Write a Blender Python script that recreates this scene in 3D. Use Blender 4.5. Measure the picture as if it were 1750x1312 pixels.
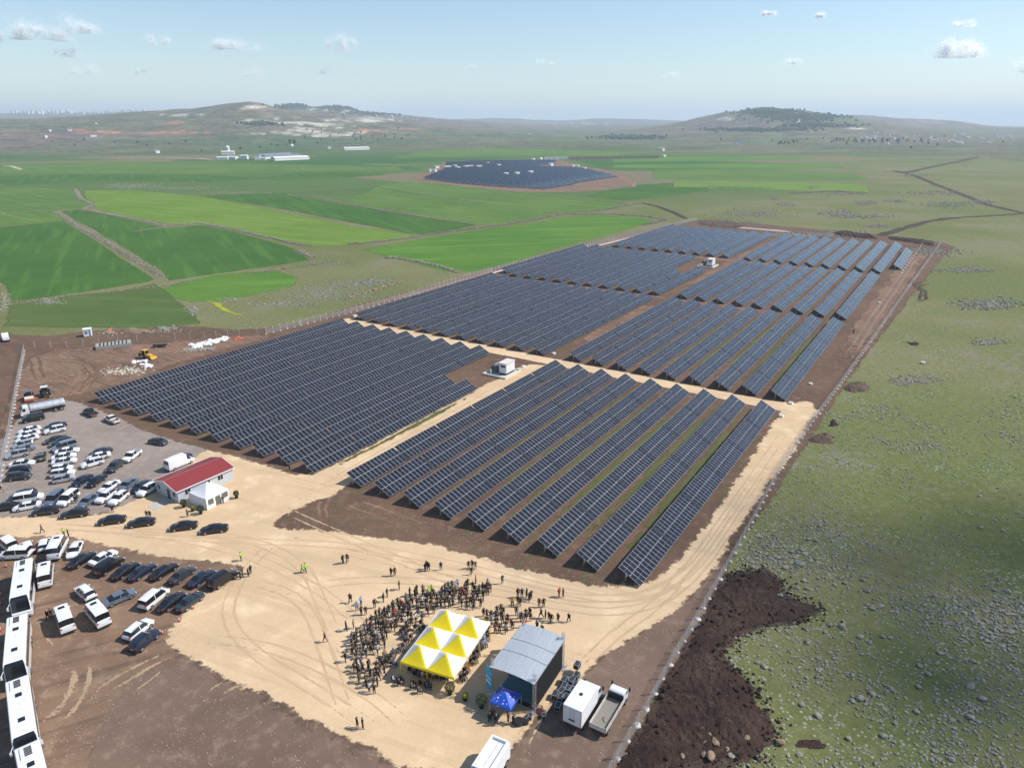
import bpy, bmesh, math, random
import numpy as np
from mathutils import Vector, Matrix, noise as mnoise
from mathutils.geometry import tessellate_polygon
R = math.radians
random.seed(7)
for o in list(bpy.data.objects):
    bpy.data.objects.remove(o)
scene = bpy.context.scene
C = scene.collection

# ------------------------------------------------------------------ camera
CAM_H = 70.0
FPX, CX, CY, HOR = 1215.0, 875.0, 656.0, 206.0
PITCH = math.atan((CY - HOR) / FPX)
cam_d = bpy.data.cameras.new('camera')
cam_d.sensor_width = 36.0
cam_d.lens = FPX / 1750.0 * 36.0
cam_d.clip_start = 1.0
cam_d.clip_end = 60000.0
cam = bpy.data.objects.new('camera', cam_d)
C.objects.link(cam)
cam.location = (0, 0, CAM_H)
cam.rotation_euler = (math.pi / 2 - PITCH, 0, 0)
scene.camera = cam

# ------------------------------------------------------------------ sky, sun, exposure
SUN_AZ, SUN_EL = R(84.0), R(46.0)          # azimuth measured from +Y towards +X
world = bpy.data.worlds.new('World')
scene.world = world
world.use_nodes = True
wt = world.node_tree
for n in list(wt.nodes):
    wt.nodes.remove(n)
def wn(t, **k):
    n = wt.nodes.new(t)
    for a, b in k.items():
        setattr(n, a, b)
    return n
def wl(a, b):
    wt.links.new(a, b)
sky = wn('ShaderNodeTexSky', sky_type='NISHITA')
sky.sun_disc = False
sky.sun_elevation = SUN_EL
sky.sun_rotation = SUN_AZ
sky.altitude = 600.0
sky.air_density = 1.15
sky.dust_density = 0.3
sky.ozone_density = 3.2
bg = wn('ShaderNodeBackground')
bg.inputs['Strength'].default_value = 0.122
wout = wn('ShaderNodeOutputWorld')
wl(sky.outputs[0], bg.inputs['Color'])
wl(bg.outputs[0], wout.inputs['Surface'])

sun_d = bpy.data.lights.new('sun', 'SUN')
sun_d.energy = 4.9
sun_d.angle = R(0.53)
sun_d.color = (1.0, 0.95, 0.88)
sun = bpy.data.objects.new('sun', sun_d)
C.objects.link(sun)
sd = Vector((math.sin(SUN_AZ) * math.cos(SUN_EL), math.cos(SUN_AZ) * math.cos(SUN_EL), math.sin(SUN_EL)))
sun.rotation_euler = sd.to_track_quat('Z', 'Y').to_euler()
sun.location = sd * 300
scene.view_settings.view_transform = 'Standard'
scene.view_settings.look = 'None'
scene.view_settings.exposure = 0.24
scene.view_settings.gamma = 1.0
scene.view_settings.use_curve_mapping = False
scene.render.engine = 'CYCLES'
scene.cycles.max_bounces = 5
scene.cycles.transparent_max_bounces = 16
scene.cycles.volume_bounces = 4

# ------------------------------------------------------------------ helpers
def P(x, y, z=0.0):
    """ground position seen at a photograph pixel (used like a survey: every thing then gets its own place and real size)"""
    u = (x - CX) / FPX
    v = (y - CY) / FPX
    dn = math.sin(PITCH) + v * math.cos(PITCH)
    fw = math.cos(PITCH) - v * math.sin(PITCH)
    t = (CAM_H - z) / dn
    return Vector((u * t, fw * t, z))
def crop(ox, oy, s):
    return lambda x, y, z=0.0: P(ox + x * s, oy + y * s, z)
ROW_AZ = R(32.7)
UD = Vector((math.sin(ROW_AZ), math.cos(ROW_AZ), 0))
VD = Vector((math.cos(ROW_AZ), -math.sin(ROW_AZ), 0))
ROW_ROT = math.pi / 2 - ROW_AZ
def UV(u, v, z=0.0):
    p = UD * u + VD * v
    return Vector((p.x, p.y, z))
def uvof(p):
    return p.dot(UD), p.dot(VD)

MATS = {}
class NT:
    def __init__(s, name):
        s.m = bpy.data.materials.new(name)
        s.m.use_nodes = True
        s.t = s.m.node_tree
        s.b = s.t.nodes['Principled BSDF']
        s.out = s.t.nodes['Material Output']
    def n(s, t, **k):
        q = s.t.nodes.new(t)
        for a, b in k.items():
            setattr(q, a, b)
        return q
    def l(s, a, b):
        s.t.links.new(a, b)
    def setin(s, sock, v):
        if isinstance(v, (int, float)):
            sock.default_value = v
        elif isinstance(v, (tuple, list)):
            sock.default_value = v if len(v) == len(sock.default_value) else tuple(v) + (1,)
        else:
            s.l(v, sock)
    def math(s, op, a, b=None, clamp=False):
        q = s.n('ShaderNodeMath', operation=op)
        q.use_clamp = clamp
        s.setin(q.inputs[0], a)
        if b is not None:
            s.setin(q.inputs[1], b)
        return q.outputs[0]
    def noise(s, vec, scale, detail=4.0, rough=.55, dist=0.0):
        q = s.n('ShaderNodeTexNoise')
        q.inputs['Scale'].default_value = scale
        q.inputs['Detail'].default_value = detail
        q.inputs['Roughness'].default_value = rough
        q.inputs['Distortion'].default_value = dist
        s.l(vec, q.inputs['Vector'])
        return q.outputs['Fac']
    def ramp(s, fac, lo, hi):
        q = s.n('ShaderNodeMapRange')
        q.interpolation_type = 'SMOOTHSTEP'
        s.setin(q.inputs['Value'], fac)
        q.inputs['From Min'].default_value = lo
        q.inputs['From Max'].default_value = hi
        return q.outputs[0]
    def mix(s, fac, a, b, mode='MIX'):
        q = s.n('ShaderNodeMixRGB', blend_type=mode)
        s.setin(q.inputs['Fac'], fac)
        s.setin(q.inputs['Color1'], a)
        s.setin(q.inputs['Color2'], b)
        return q.outputs[0]
    def pos(s):
        return s.n('ShaderNodeNewGeometry').outputs['Position']
    def mapping(s, vec, rotz=0.0, scale=(1, 1, 1)):
        if rotz:
            r = s.n('ShaderNodeMapping')
            r.inputs['Rotation'].default_value = (0, 0, -rotz)
            s.l(vec, r.inputs['Vector'])
            vec = r.outputs[0]
        q = s.n('ShaderNodeMapping')
        q.inputs['Scale'].default_value = scale
        s.l(vec, q.inputs['Vector'])
        return q.outputs[0]
    def attr(s, name):
        q = s.n('ShaderNodeAttribute')
        q.attribute_name = name
        return q
    def bump(s, h, strength=.4, dist=.1):
        q = s.n('ShaderNodeBump')
        q.inputs['Strength'].default_value = strength
        q.inputs['Distance'].default_value = dist
        s.l(h, q.inputs['Height'])
        s.l(q.outputs[0], s.b.inputs['Normal'])
    def alpha_from_edge(s, vec, scale=.6, amt=1.3):
        """ragged rim of a laid sheet: attribute 'edge' runs 0 (outside) to 1 (inside)"""
        e = s.attr('edge').outputs['Fac']
        nzf = s.math('ADD', s.math('MULTIPLY', s.noise(vec, scale, 4.0, .65), .75), s.math('MULTIPLY', s.noise(vec, scale * .18, 1.0, .5), .35))
        k = s.math('ADD', e, s.math('MULTIPLY', s.math('SUBTRACT', nzf, .55), amt))
        a = s.ramp(k, .38, .62)
        tr = s.n('ShaderNodeBsdfTransparent')
        mx = s.n('ShaderNodeMixShader')
        s.l(a, mx.inputs[0])
        s.l(tr.outputs[0], mx.inputs[1])
        s.l(s.b.outputs[0], mx.inputs[2])
        s.l(mx.outputs[0], s.out.inputs['Surface'])
def plain(name, col, rough=.6, metal=0.0, spec=.5, var=0.12, scale=3.0, coat=0.0, emit=None):
    if name in MATS:
        return MATS[name]
    q = NT(name)
    if var > 0:
        tc = q.n('ShaderNodeTexCoord').outputs['Object']
        f = q.noise(tc, scale, 4.0)
        c = q.mix(f, tuple(max(0, v * (1 - var)) for v in col), tuple(min(1, v * (1 + var)) for v in col))
        q.l(c, q.b.inputs['Base Color'])
        q.setin(q.b.inputs['Roughness'], q.math('ADD', rough - .06, q.math('MULTIPLY', f, .12), True))
    else:
        q.b.inputs['Base Color'].default_value = tuple(col) + (1,)
        q.b.inputs['Roughness'].default_value = rough
    q.b.inputs['Metallic'].default_value = metal
    q.b.inputs['Specular IOR Level'].default_value = spec
    q.b.inputs['Coat Weight'].default_value = coat
    q.b.inputs['Coat Roughness'].default_value = .06
    MATS[name] = q.m
    return q.m

def tag(o, label=None, cat=None, group=None, kind=None):
    if label: o['label'] = label
    if cat: o['category'] = cat
    if group: o['group'] = group
    if kind: o['kind'] = kind
    return o
def link(o, parent=None):
    C.objects.link(o)
    if parent is not None:
        o.parent = parent
    return o
def empty(name, loc=(0, 0, 0), rz=0.0):
    o = bpy.data.objects.new(name, None)
    o.empty_display_size = .3
    o.location = loc
    o.rotation_euler = (0, 0, rz)
    return link(o)
def obj(name, me, parent=None, loc=None, rot=None, mats=None):
    o = bpy.data.objects.new(name, me)
    if loc is not None: o.location = loc
    if rot is not None: o.rotation_euler = rot
    link(o, parent)
    if mats:
        for i, m in enumerate(mats):
            o.material_slots[i].link = 'OBJECT'
            o.material_slots[i].material = m
    return o
def copy_tree(o, parent=None):
    c = o.copy()
    link(c, parent)
    for ch in list(o.children):
        copy_tree(ch, c)
    return c
class MB:
    """collects boxes, prisms and tubes into one mesh"""
    def __init__(s):
        s.v, s.f, s.mi = [], [], []
    def add(s, vs, fs, mi=0, M=None):
        b = len(s.v)
        for p in vs:
            p = Vector(p)
            s.v.append(tuple(M @ p) if M else tuple(p))
        for q in fs:
            s.f.append(tuple(b + i for i in q))
            s.mi.append(mi)
        return s
    def box(s, x0, x1, y0, y1, z0, z1, mi=0, M=None, taper=0.0):
        t = taper
        return s.add([(x0, y0, z0), (x1, y0, z0), (x1, y1, z0), (x0, y1, z0), (x0 + t, y0 + t, z1), (x1 - t, y0 + t, z1), (x1 - t, y1 - t, z1), (x0 + t, y1 - t, z1)],
                     [(0, 3, 2, 1), (4, 5, 6, 7), (0, 1, 5, 4), (1, 2, 6, 5), (2, 3, 7, 6), (3, 0, 4, 7)], mi, M)
    def tube(s, a, b, r0, r1=None, n=6, mi=0, cap=True):
        a, b = Vector(a), Vector(b)
        r1 = r0 if r1 is None else r1
        d = (b - a).normalized()
        x = d.orthogonal().normalized()
        y = d.cross(x)
        vs = []
        for c, r in ((a, r0), (b, r1)):
            for i in range(n):
                t = 2 * math.pi * i / n
                vs.append(c + x * (r * math.cos(t)) + y * (r * math.sin(t)))
        fs = [(i, (i + 1) % n, n + (i + 1) % n, n + i) for i in range(n)]
        if cap:
            fs += [tuple(range(n - 1, -1, -1)), tuple(range(n, 2 * n))]
        return s.add(vs, fs, mi)
    def prism(s, prof, y0, y1, mi=0, M=None):
        """profile in x,z extruded along y"""
        n = len(prof)
        vs = [(x, y0, z) for x, z in prof] + [(x, y1, z) for x, z in prof]
        fs = [(i, (i + 1) % n, n + (i + 1) % n, n + i) for i in range(n)] + [tuple(range(n - 1, -1, -1)), tuple(range(n, 2 * n))]
        return s.add(vs, fs, mi, M)
    def mesh(s, name, mats, smooth=False, bevel=0.0):
        me = bpy.data.meshes.new(name)
        me.from_pydata(s.v, [], s.f)
        for m in mats:
            me.materials.append(m)
        me.polygons.foreach_set('material_index', s.mi)
        bm = bmesh.new()
        bm.from_mesh(me)
        if bevel > 0:
            bmesh.ops.bevel(bm, geom=list(bm.edges), offset=bevel, segments=1, affect='EDGES', clamp_overlap=True)
        bmesh.ops.recalc_face_normals(bm, faces=bm.faces)
        bm.to_mesh(me)
        bm.free()
        if smooth:
            me.polygons.foreach_set('use_smooth', [True] * len(me.polygons))
        me.update()
        return me
    def build(s, name, mats, parent=None, loc=None, rot=None, smooth=False, bevel=0.0):
        if not isinstance(mats, (list, tuple)):
            mats = [mats]
        return obj(name, s.mesh(name, mats, smooth, bevel), parent, loc, rot)
def np_mesh(name, V, F, mats, mi=None, smooth=False):
    me = bpy.data.meshes.new(name)
    me.from_pydata(V.tolist() if hasattr(V, 'tolist') else V, [], F.tolist() if hasattr(F, 'tolist') else F)
    for m in mats:
        me.materials.append(m)
    if mi is not None:
        me.polygons.foreach_set('material_index', mi)
    if smooth:
        me.polygons.foreach_set('use_smooth', [True] * len(me.polygons))
    me.update()
    return me

def resample(poly, step, jitter, closed=True, seed=0):
    out = []
    n = len(poly)
    for i in range(n if closed else n - 1):
        a, b = Vector(poly[i]).to_2d(), Vector(poly[(i + 1) % n]).to_2d()
        L = (b - a).length
        k = max(1, int(L / step))
        for j in range(k):
            q = a.lerp(b, j / k)
            w = Vector((mnoise.noise((q.x / (step * 4), q.y / (step * 4), seed)), mnoise.noise((q.x / (step * 4) + 50, q.y / (step * 4), seed + 9))))
            w += .6 * Vector((mnoise.noise((q.x / step, q.y / step, seed + 3)), mnoise.noise((q.x / step + 31, q.y / step, seed + 5))))
            out.append(q + w * jitter)
    if not closed:
        out.append(Vector(poly[-1]).to_2d())
    return out
SHEETS = []
ZF = 0.0
def smooth_poly(pts, it=1):
    pts = [Vector(p).to_2d() for p in pts]
    for _ in range(it):
        q = []
        for i in range(len(pts)):
            a, b = pts[i], pts[(i + 1) % len(pts)]
            q += [a.lerp(b, .25), a.lerp(b, .75)]
        pts = q
    return pts
def sheet(name, poly, z, mat, rim=1.0, step=2.0, jitter=.4, seed=0, smooth=1, kind='structure', parent=None):
    poly = smooth_poly(poly, smooth) if smooth else [Vector(p).to_2d() for p in poly]
    area = sum(poly[i].x * poly[(i + 1) % len(poly)].y - poly[(i + 1) % len(poly)].x * poly[i].y for i in range(len(poly)))
    if area < 0:
        poly = poly[::-1]
    ring = resample(poly, step, jitter, True, seed)
    n = len(ring)
    inner, outer = [], []
    for i in range(n):
        t = (ring[(i + 1) % n] - ring[i - 1])
        nn = Vector((t.y, -t.x))
        nn = nn.normalized() if nn.length > 1e-6 else Vector((1, 0))
        outer.append(ring[i] + nn * rim * .5)
        inner.append(ring[i] - nn * rim * .5)
    tris = tessellate_polygon([[Vector((p.x, p.y, 0)) for p in inner]])
    V = [(p.x, p.y, z) for p in inner] + [(p.x, p.y, z - .012) for p in outer]
    F = [tuple(t) for t in tris] + [(i, (i + 1) % n, n + (i + 1) % n, n + i) for i in range(n)]
    me = bpy.data.meshes.new(name)
    me.from_pydata(V, [], F)
    me.materials.append(mat)
    bm = bmesh.new()
    bm.from_mesh(me)
    for f in bm.faces:
        if f.normal.z < 0:
            f.normal_flip()
    bm.to_mesh(me)
    bm.free()
    at = me.attributes.new('edge', 'FLOAT', 'POINT')
    at.data.foreach_set('value', [1.0] * n + [0.0] * n)
    o = obj(name, me, parent)
    if parent is None:
        o['kind'] = kind
    return o
def strip(name, line, width, z, mat, rim=.6, step=2.0, jitter=.3, seed=0, kind='structure', fade=True):
    """a band along a polyline (tracks, ruts)"""
    L = resample(line, step, jitter, False, seed)
    n = len(L)
    V, E = [], []
    for i in range(n):
        t = L[min(n - 1, i + 1)] - L[max(0, i - 1)]
        nn = Vector((-t.y, t.x)).normalized()
        w = width * (.8 + .4 * (mnoise.noise((i * .31, seed, 2.2)) + .5))
        endf = min(1.0, 3.0 * min(i, n - 1 - i) / n + .05) if fade else 1.0
        for k, e in ((-(w / 2 + rim / 2), 0.0), (-(w / 2 - rim / 2), endf), (w / 2 - rim / 2, endf), (w / 2 + rim / 2, 0.0)):
            q = L[i] + nn * k
            V.append((q.x, q.y, z - (.010 if e == 0 else 0) + i * 1e-5))
            E.append(e)
    F = []
    for i in range(n - 1):
        for k in range(3):
            a = i * 4 + k
            F.append((a, a + 4, a + 5, a + 1))
    me = bpy.data.meshes.new(name)
    me.from_pydata(V, [], F)
    me.materials.append(mat)
    bm = bmesh.new()
    bm.from_mesh(me)
    for f in bm.faces:
        if f.normal.z < 0:
            f.normal_flip()
    bm.to_mesh(me)
    bm.free()
    at = me.attributes.new('edge', 'FLOAT', 'POINT')
    at.data.foreach_set('value', E)
    o = obj(name, me)
    o['kind'] = kind
    return o

# ------------------------------------------------------------------ bodies of the people, grown before the scene fills up
def skin_mesh(name, J, E, root=0):
    """one continuous body grown round a skeleton: J joints (x, y, z, radius[, radius2]), E bones"""
    me = bpy.data.meshes.new(name)
    me.from_pydata([j[:3] for j in J], E, [])
    o = bpy.data.objects.new(name, me)
    C.objects.link(o)
    md = o.modifiers.new('skin', 'SKIN')
    md.use_smooth_shade = True
    sv = me.skin_vertices[0].data
    for i, j in enumerate(J):
        sv[i].radius = (j[3], j[4] if len(j) > 4 else j[3])
        sv[i].use_root = (i == root)
    sb = o.modifiers.new('sub', 'SUBSURF')
    sb.levels = 1
    sb.render_levels = 1
    dg = bpy.context.evaluated_depsgraph_get()
    dg.update()
    out = bpy.data.meshes.new_from_object(o.evaluated_get(dg))
    out.name = name
    bpy.data.objects.remove(o)
    return out
def person_mesh(pose, seed):
    rs = random.Random(seed)
    # x right, y forward (faces +y), z up
    J = [(0, 0, .96, .15, .11), (0, -.01, 1.16, .145, .105), (0, -.005, 1.36, .17, .115), (0, .0, 1.47, .07, .065), (0, .02, 1.56, .055, .055), (0, .035, 1.635, .088, .098), (0, .03, 1.735, .072, .085)]
    E = [(0, 1), (1, 2), (2, 3), (3, 4), (4, 5), (5, 6)]
    def chain(a, pts):
        k = a
        for p_ in pts:
            J.append(p_); E.append((k, len(J) - 1)); k = len(J) - 1
        return k
    if pose == 'seat':
        base = -.46
        J[:] = [(x, y + (.02 if z < 1.2 else .0), z + base, r, s) for (x, y, z, r, s) in [(j[0], j[1], j[2], j[3], j[4]) for j in J]]
    step = {'walk': .22, 'stand': .03, 'clasp': .0, 'fold': .02, 'phone': .05, 'hips': .0}.get(pose, 0)
    for s in (-1, 1):
        if pose == 'seat':
            chain(0, [(s * .10, .02, .50, .10, .10), (s * .13, .42, .52, .075, .075), (s * .14, .45, .28, .055, .06), (s * .14, .43, .07, .045, .05), (s * .15, .56, .035, .045, .035)])
        else:
            f = step * s
            chain(0, [(s * .10, 0, .86, .098, .10), (s * .115, f * .6 + .02, .50, .068, .072), (s * .12, f - (.05 if step > .1 and s < 0 else 0), .26, .055, .058), (s * .125, f - .02, .08, .042, .05), (s * .14, f + .13, .035, .045, .032)])
        z = base if pose == 'seat' else 0
        sh = (s * .20, 0, 1.42 + z, .065, .065)
        if pose in ('stand', 'walk'):
            sw = -step * s * .8
            chain(2, [sh, (s * .26, sw * .4 - .03, 1.17 + z, .05, .05), (s * .27, sw + .06, .94 + z, .038, .04), (s * .265, sw + .10, .85 + z, .03, .042)])
        elif pose == 'clasp':
            chain(2, [sh, (s * .26, .0, 1.16, .05, .05), (s * .14, .19, .98, .038, .04), (s * .04, .22, .95, .032, .038)])
        elif pose == 'fold':
            chain(2, [sh, (s * .25, .04, 1.18, .05, .05), (s * .08, .22, 1.17, .04, .04), (-s * .10, .20, 1.20, .035, .04)])
        elif pose == 'hips':
            chain(2, [sh, (s * .36, -.06, 1.20, .05, .05), (s * .22, .04, 1.02, .038, .04), (s * .16, .08, 1.0, .03, .04)])
        elif pose == 'phone':
            chain(2, [sh, (s * .27, .06, 1.20, .05, .05), (s * (.20 if s < 0 else .12), .28, 1.28 if s > 0 else 1.02, .038, .04), (s * (.16 if s < 0 else .06), .36, 1.40 if s > 0 else 1.0, .03, .042)])
        elif pose == 'seat':
            chain(2, [sh, (s * .25, .02, .72, .05, .05), (s * .15, .24, .60, .038, .04), (s * .06, .30, .59, .032, .04)])
    me = skin_mesh('person_body', J, E)
    for m in range(5):
        me.materials.append(None)
    zb = -.46 if pose == 'seat' else 0
    hands = [Vector(J[i][:3]) for i, _ in enumerate(J) if i in [len(J) - 1]] 
    # last joint of each arm chain
    hands = []
    deg = {}
    for a, b in E:
        deg[a] = deg.get(a, 0) + 1; deg[b] = deg.get(b, 0) + 1
    tips = [Vector(J[i][:3]) for i in deg if deg[i] == 1]
    feet = [t for t in tips if t.z < .12]
    hands = [t for t in tips if t.z >= .12 and t.z < 1.5 + zb]
    mi = []
    for p_ in me.polygons:
        c = p_.center
        if c.z > 1.49 + zb and abs(c.x) < .14:
            mi.append(3 if (c.z > 1.69 + zb or c.y < .0 + (c.z - 1.60 - zb) * .35) and c.z > 1.54 + zb else 2)
        elif min((c - h_).length for h_ in hands) < .085: mi.append(2)
        elif c.z < .085 or min((c - f_).length for f_ in feet) < .12: mi.append(4)
        elif pose == 'seat': mi.append(1 if (c.z < .60 and (c.y > .12 or c.z < .46)) else 0)
        else: mi.append(1 if c.z < .92 and abs(c.x) < .21 else 0)
    me.polygons.foreach_set('material_index', mi)
    return me
POSES = {p_: person_mesh(p_, i) for i, p_ in enumerate(['stand', 'walk', 'clasp', 'fold', 'hips', 'phone', 'seat'])}

# ------------------------------------------------------------------ ground materials
def ground_mat(name, c1, c2, c3=None, big=.03, mid=.35, fine=3.0, streak=None, speck=None, edge=True, escale=.6, eamt=1.3, bump=.35, bdist=.12, rough=.92, cfine=.25):
    q = NT(name)
    p = q.pos()
    n1 = q.noise(p, big, 3.0, .6)
    n2 = q.noise(p, mid, 3.0, .65)
    n3 = q.noise(p, fine, 2.0, .7)
    c = q.mix(q.ramp(n1, .36, .64), c1, c2)
    if c3:
        c = q.mix(q.math('MULTIPLY', q.ramp(n2, .5, .72), .8), c, c3)
    if streak:
        rot, sx, sy, col, amt = streak
        st = q.noise(q.mapping(p, rot, (sx, sy, 1)), 1.0, 3.0, .6)
        c = q.mix(q.math('MULTIPLY', q.ramp(st, .5, .66), amt), c, col)
    g = q.math('ADD', 1.0 - cfine, q.math('MULTIPLY', q.math('ADD', n3, n2), cfine))
    c = q.mix(1.0, c, g, 'MULTIPLY')
    if speck:
        sc, thr, col, dens = speck
        vo = q.n('ShaderNodeTexVoronoi')
        vo.inputs['Scale'].default_value = sc
        q.l(p, vo.inputs['Vector'])
        dn = q.math('MULTIPLY', q.ramp(q.noise(p, dens, 2.0, .7), .42, .62), thr)
        m = q.math('LESS_THAN', vo.outputs['Distance'], dn)
        c = q.mix(m, c, q.mix(vo.outputs['Color'], tuple(v * .7 for v in col), tuple(min(1, v * 1.25) for v in col)))
    q.l(c, q.b.inputs['Base Color'])
    q.b.inputs['Roughness'].default_value = rough
    q.b.inputs['Specular IOR Level'].default_value = .15
    if bump > .5:
        q.bump(q.math('ADD', n3, n2), bump, bdist)
    if edge:
        q.alpha_from_edge(p, escale, eamt)
    MATS[name] = q.m
    return q.m

# terrain -------------------------------------------------------------
def ray(x, y):
    u = (x - CX) / FPX
    v = (y - CY) / FPX
    return u, math.cos(PITCH) - v * math.sin(PITCH), -(math.sin(PITCH) + v * math.cos(PITCH))
def zat(x, y, r):
    a, b, c = ray(x, y)
    return CAM_H + r * c / math.hypot(a, b)
def px_of(X, Y, Z):
    yy = Y * math.cos(PITCH) - (Z - CAM_H) * math.sin(PITCH)
    vv = -(Z - CAM_H) * math.cos(PITCH) - Y * math.sin(PITCH)
    if yy < 1: yy = 1
    return CX + FPX * X / yy, CY + FPX * vv / yy
# ridges: (distance, front width, back width, skyline points)
RIDGES = [
    (4200, 1150, 900, [(-900, 206), (-300, 204), (0, 201), (150, 198), (260, 194), (330, 189), (380, 183), (405, 179), (430, 177), (452, 180), (475, 187), (520, 195), (600, 201), (700, 209), (800, 217), (900, 224), (1000, 232)]),
    (5600, 900, 900, [(380, 214), (440, 197), (475, 183), (500, 179), (520, 180), (545, 184), (562, 180), (585, 181), (610, 188), (640, 193), (700, 198), (760, 203), (850, 210), (950, 220)]),
    (9500, 1500, 2500, [(-1200, 190), (-300, 191), (0, 195), (100, 192), (200, 190), (300, 190), (400, 194), (560, 203), (700, 207), (760, 204), (850, 202), (950, 206), (1080, 204), (1150, 206), (1300, 209), (1500, 213), (1750, 219), (2300, 221)]),
    (4500, 1000, 900, [(1050, 226), (1130, 217), (1165, 211), (1190, 206), (1215, 202), (1240, 197), (1262, 195), (1290, 188), (1308, 186), (1330, 188), (1370, 191), (1420, 196), (1450, 201), (1480, 209), (1530, 216), (1600, 222), (1700, 230)]),
    (6800, 1100, 1100, [(1300, 214), (1380, 203), (1420, 199), (1460, 198), (1540, 202), (1600, 204), (1640, 209), (1680, 215), (1720, 219), (1800, 224), (2000, 230)]),
]
def interp(pts, x):
    if x <= pts[0][0]: return pts[0][1]
    for (a, b), (c, d) in zip(pts, pts[1:]):
        if x <= c:
            t = (x - a) / (c - a)
            return b + (d - b) * t
    return pts[-1][1]
def height(X, Y):
    r = math.hypot(X, Y)
    if r < 2000 or Y < 1: return 0.0
    px = CX + FPX * X / (Y * math.cos(PITCH) + CAM_H * math.sin(PITCH))
    base = min(1.0, (r - 2000) / 1200.0)
    h = 0.0
    for D, wf, wb, pts in RIDGES:
        top = max(0.0, zat(px, interp(pts, px), D))
        w = wf if r < D else wb
        h = max(h, top * math.exp(-((r - D) / w) ** 2))
    n = mnoise.fractal((X / 700, Y / 700, 3.3), 1.0, 2.0, 5)
    n2 = mnoise.fractal((X / 160, Y / 160, 8.3), 1.0, 2.0, 3)
    return max(0.0, (h * (1 + .16 * n) + (5.0 * n + 1.2 * n2) * base) * base)
rr = [4.0]
while rr[-1] < 30000:
    r0 = rr[-1]
    rr.append(r0 * (1.13 if r0 < 1500 else 1.03 if r0 < 2600 else 1.016 if r0 < 6300 else 1.05))
angs = [R(a) for a in np.concatenate([np.arange(-180, -60, 6), np.arange(-60, -40, 1.0), np.arange(-40, 40, .25), np.arange(40, 60, 1.0), np.arange(60, 180, 6)])]
NA, NR = len(angs), len(rr)
def blob(px, py, cx, cy, wx, wy, n=0.0):
    return max(0.0, min(1.0, 1.6 - ((px - cx) / wx) ** 2 - ((py - cy) / wy) ** 2 + n))
FARC = {'scrub': (.155, .125, .085), 'red': (.38, .17, .095), 'scar': (.47, .43, .35), 'forest': (.022, .040, .026), 'green': (.062, .108, .042), 'olive': (.13, .135, .07), 'mauve': (.15, .11, .10)}
COVER = [  # landcover of the hills: kind, where, size, how patchy
    ('red', 165, 225, 62, 5, .9), ('red', 290, 226, 60, 4, .9), ('red', 300, 212, 26, 4, .7), ('red', 60, 233, 70, 5, .8), ('mauve', 60, 236, 150, 12, .8), ('mauve', 700, 208, 160, 8, .8),
    ('mauve', 1240, 218, 90, 12, .7), ('scrub', 430, 190, 60, 16, .7), ('scar', 430, 183, 26, 3, 1.0), ('scar', 510, 225, 60, 7, 1.3), ('scar', 575, 230, 50, 6, 1.3), ('scar', 320, 196, 45, 4, 1.3),
    ('scar', 480, 209, 70, 5, 1.5), ('scar', 610, 205, 60, 4, 1.4), ('scar', 560, 214, 60, 4, 1.4), ('forest', 500, 183, 32, 6, .5), ('forest', 585, 186, 45, 6, .5), ('forest', 640, 195, 50, 4, .6), ('scar', 535, 186, 10, 3, .5), ('scar', 562, 187, 14, 5, .7),
    ('scar', 590, 190, 14, 4, .9), ('forest', 445, 214, 35, 3, .6), ('forest', 1310, 193, 55, 9, .4), ('forest', 1370, 202, 80, 10, .5), ('forest', 1290, 223, 80, 4, .5), ('forest', 1400, 216, 70, 5, .6), ('scar', 1366, 205, 5, 9, .3), ('scar', 1240, 203, 18, 3, .8),
    ('scar', 1460, 220, 30, 1.5, .6), ('scar', 1580, 212, 50, 6, 1.4), ('mauve', 1300, 211, 36, 6, .5), ('scrub', 1570, 215, 90, 9, .6), ('forest', 1075, 236, 50, 4, .4), ('red', 690, 221, 40, 2, .8), ('red', 620, 223, 40, 2.5, .8)]
TV, TC, TF = [], [], []
for r0 in rr:
    for a in angs:
        X, Y = r0 * math.sin(a), r0 * math.cos(a)
        Z = height(X, Y) if abs(a) < R(70) else 0.0
        if r0 > 12000:
            Z -= (r0 - 12000) * .012
        TV.append((X, Y, Z))
        fw = min(1.0, max(0.0, (r0 - 1500) / 900.0))
        col = Vector(FARC['green'])
        if fw > 0 and Y > 10:
            px, py = px_of(X, Y, Z)
            n = mnoise.fractal((X / 420, Y / 420, 1.0), 1.0, 2.0, 4)
            n2 = mnoise.fractal((X / 120, Y / 120, 4.0), 1.0, 2.0, 4)
            n4 = mnoise.noise((X / 38, Y / 60, 6.0))
            n3 = mnoise.noise((X / 1100, Y / 420, 7.0))
            hill = min(1.0, max(0.0, Z / 30.0))
            col = Vector(FARC['green']).lerp(Vector(FARC['olive']), min(1, max(0, .5 + n)))
            col = col.lerp(Vector(FARC['scrub']), min(1, max(0, .3 + hill * .5 + n3)))
            if r0 > 5500:
                col = col.lerp(Vector(FARC['mauve']), .5)
            for k, bx, by, wx, wy, pat in COVER:
                if abs(px - bx) < wx * 2 and abs(py - by) < wy * 2:
                    w = max(0.0, min(1.0, (.75 - ((px - bx) / wx) ** 2 - ((py - by) / wy) ** 2 + (n2 * 1.3 + n4 * 1.1) * pat) * 1.8))
                    if w > 0:
                        col = col.lerp(Vector(FARC[k]), w * .85)
            col *= 1 + .25 * n2
        TC.append((max(0, col.x), max(0, col.y), max(0, col.z), fw))
for i in range(NR - 1):
    for j in range(NA):
        a, b = i * NA + j, i * NA + (j + 1) % NA
        TF.append((a, b, b + NA, a + NA))
TV.append((0, 0, 0)); TC.append((.08, .12, .04, 0))
for j in range(NA):
    TF.append((len(TV) - 1, (j + 1) % NA, j))
me = bpy.data.meshes.new('ground')
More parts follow.
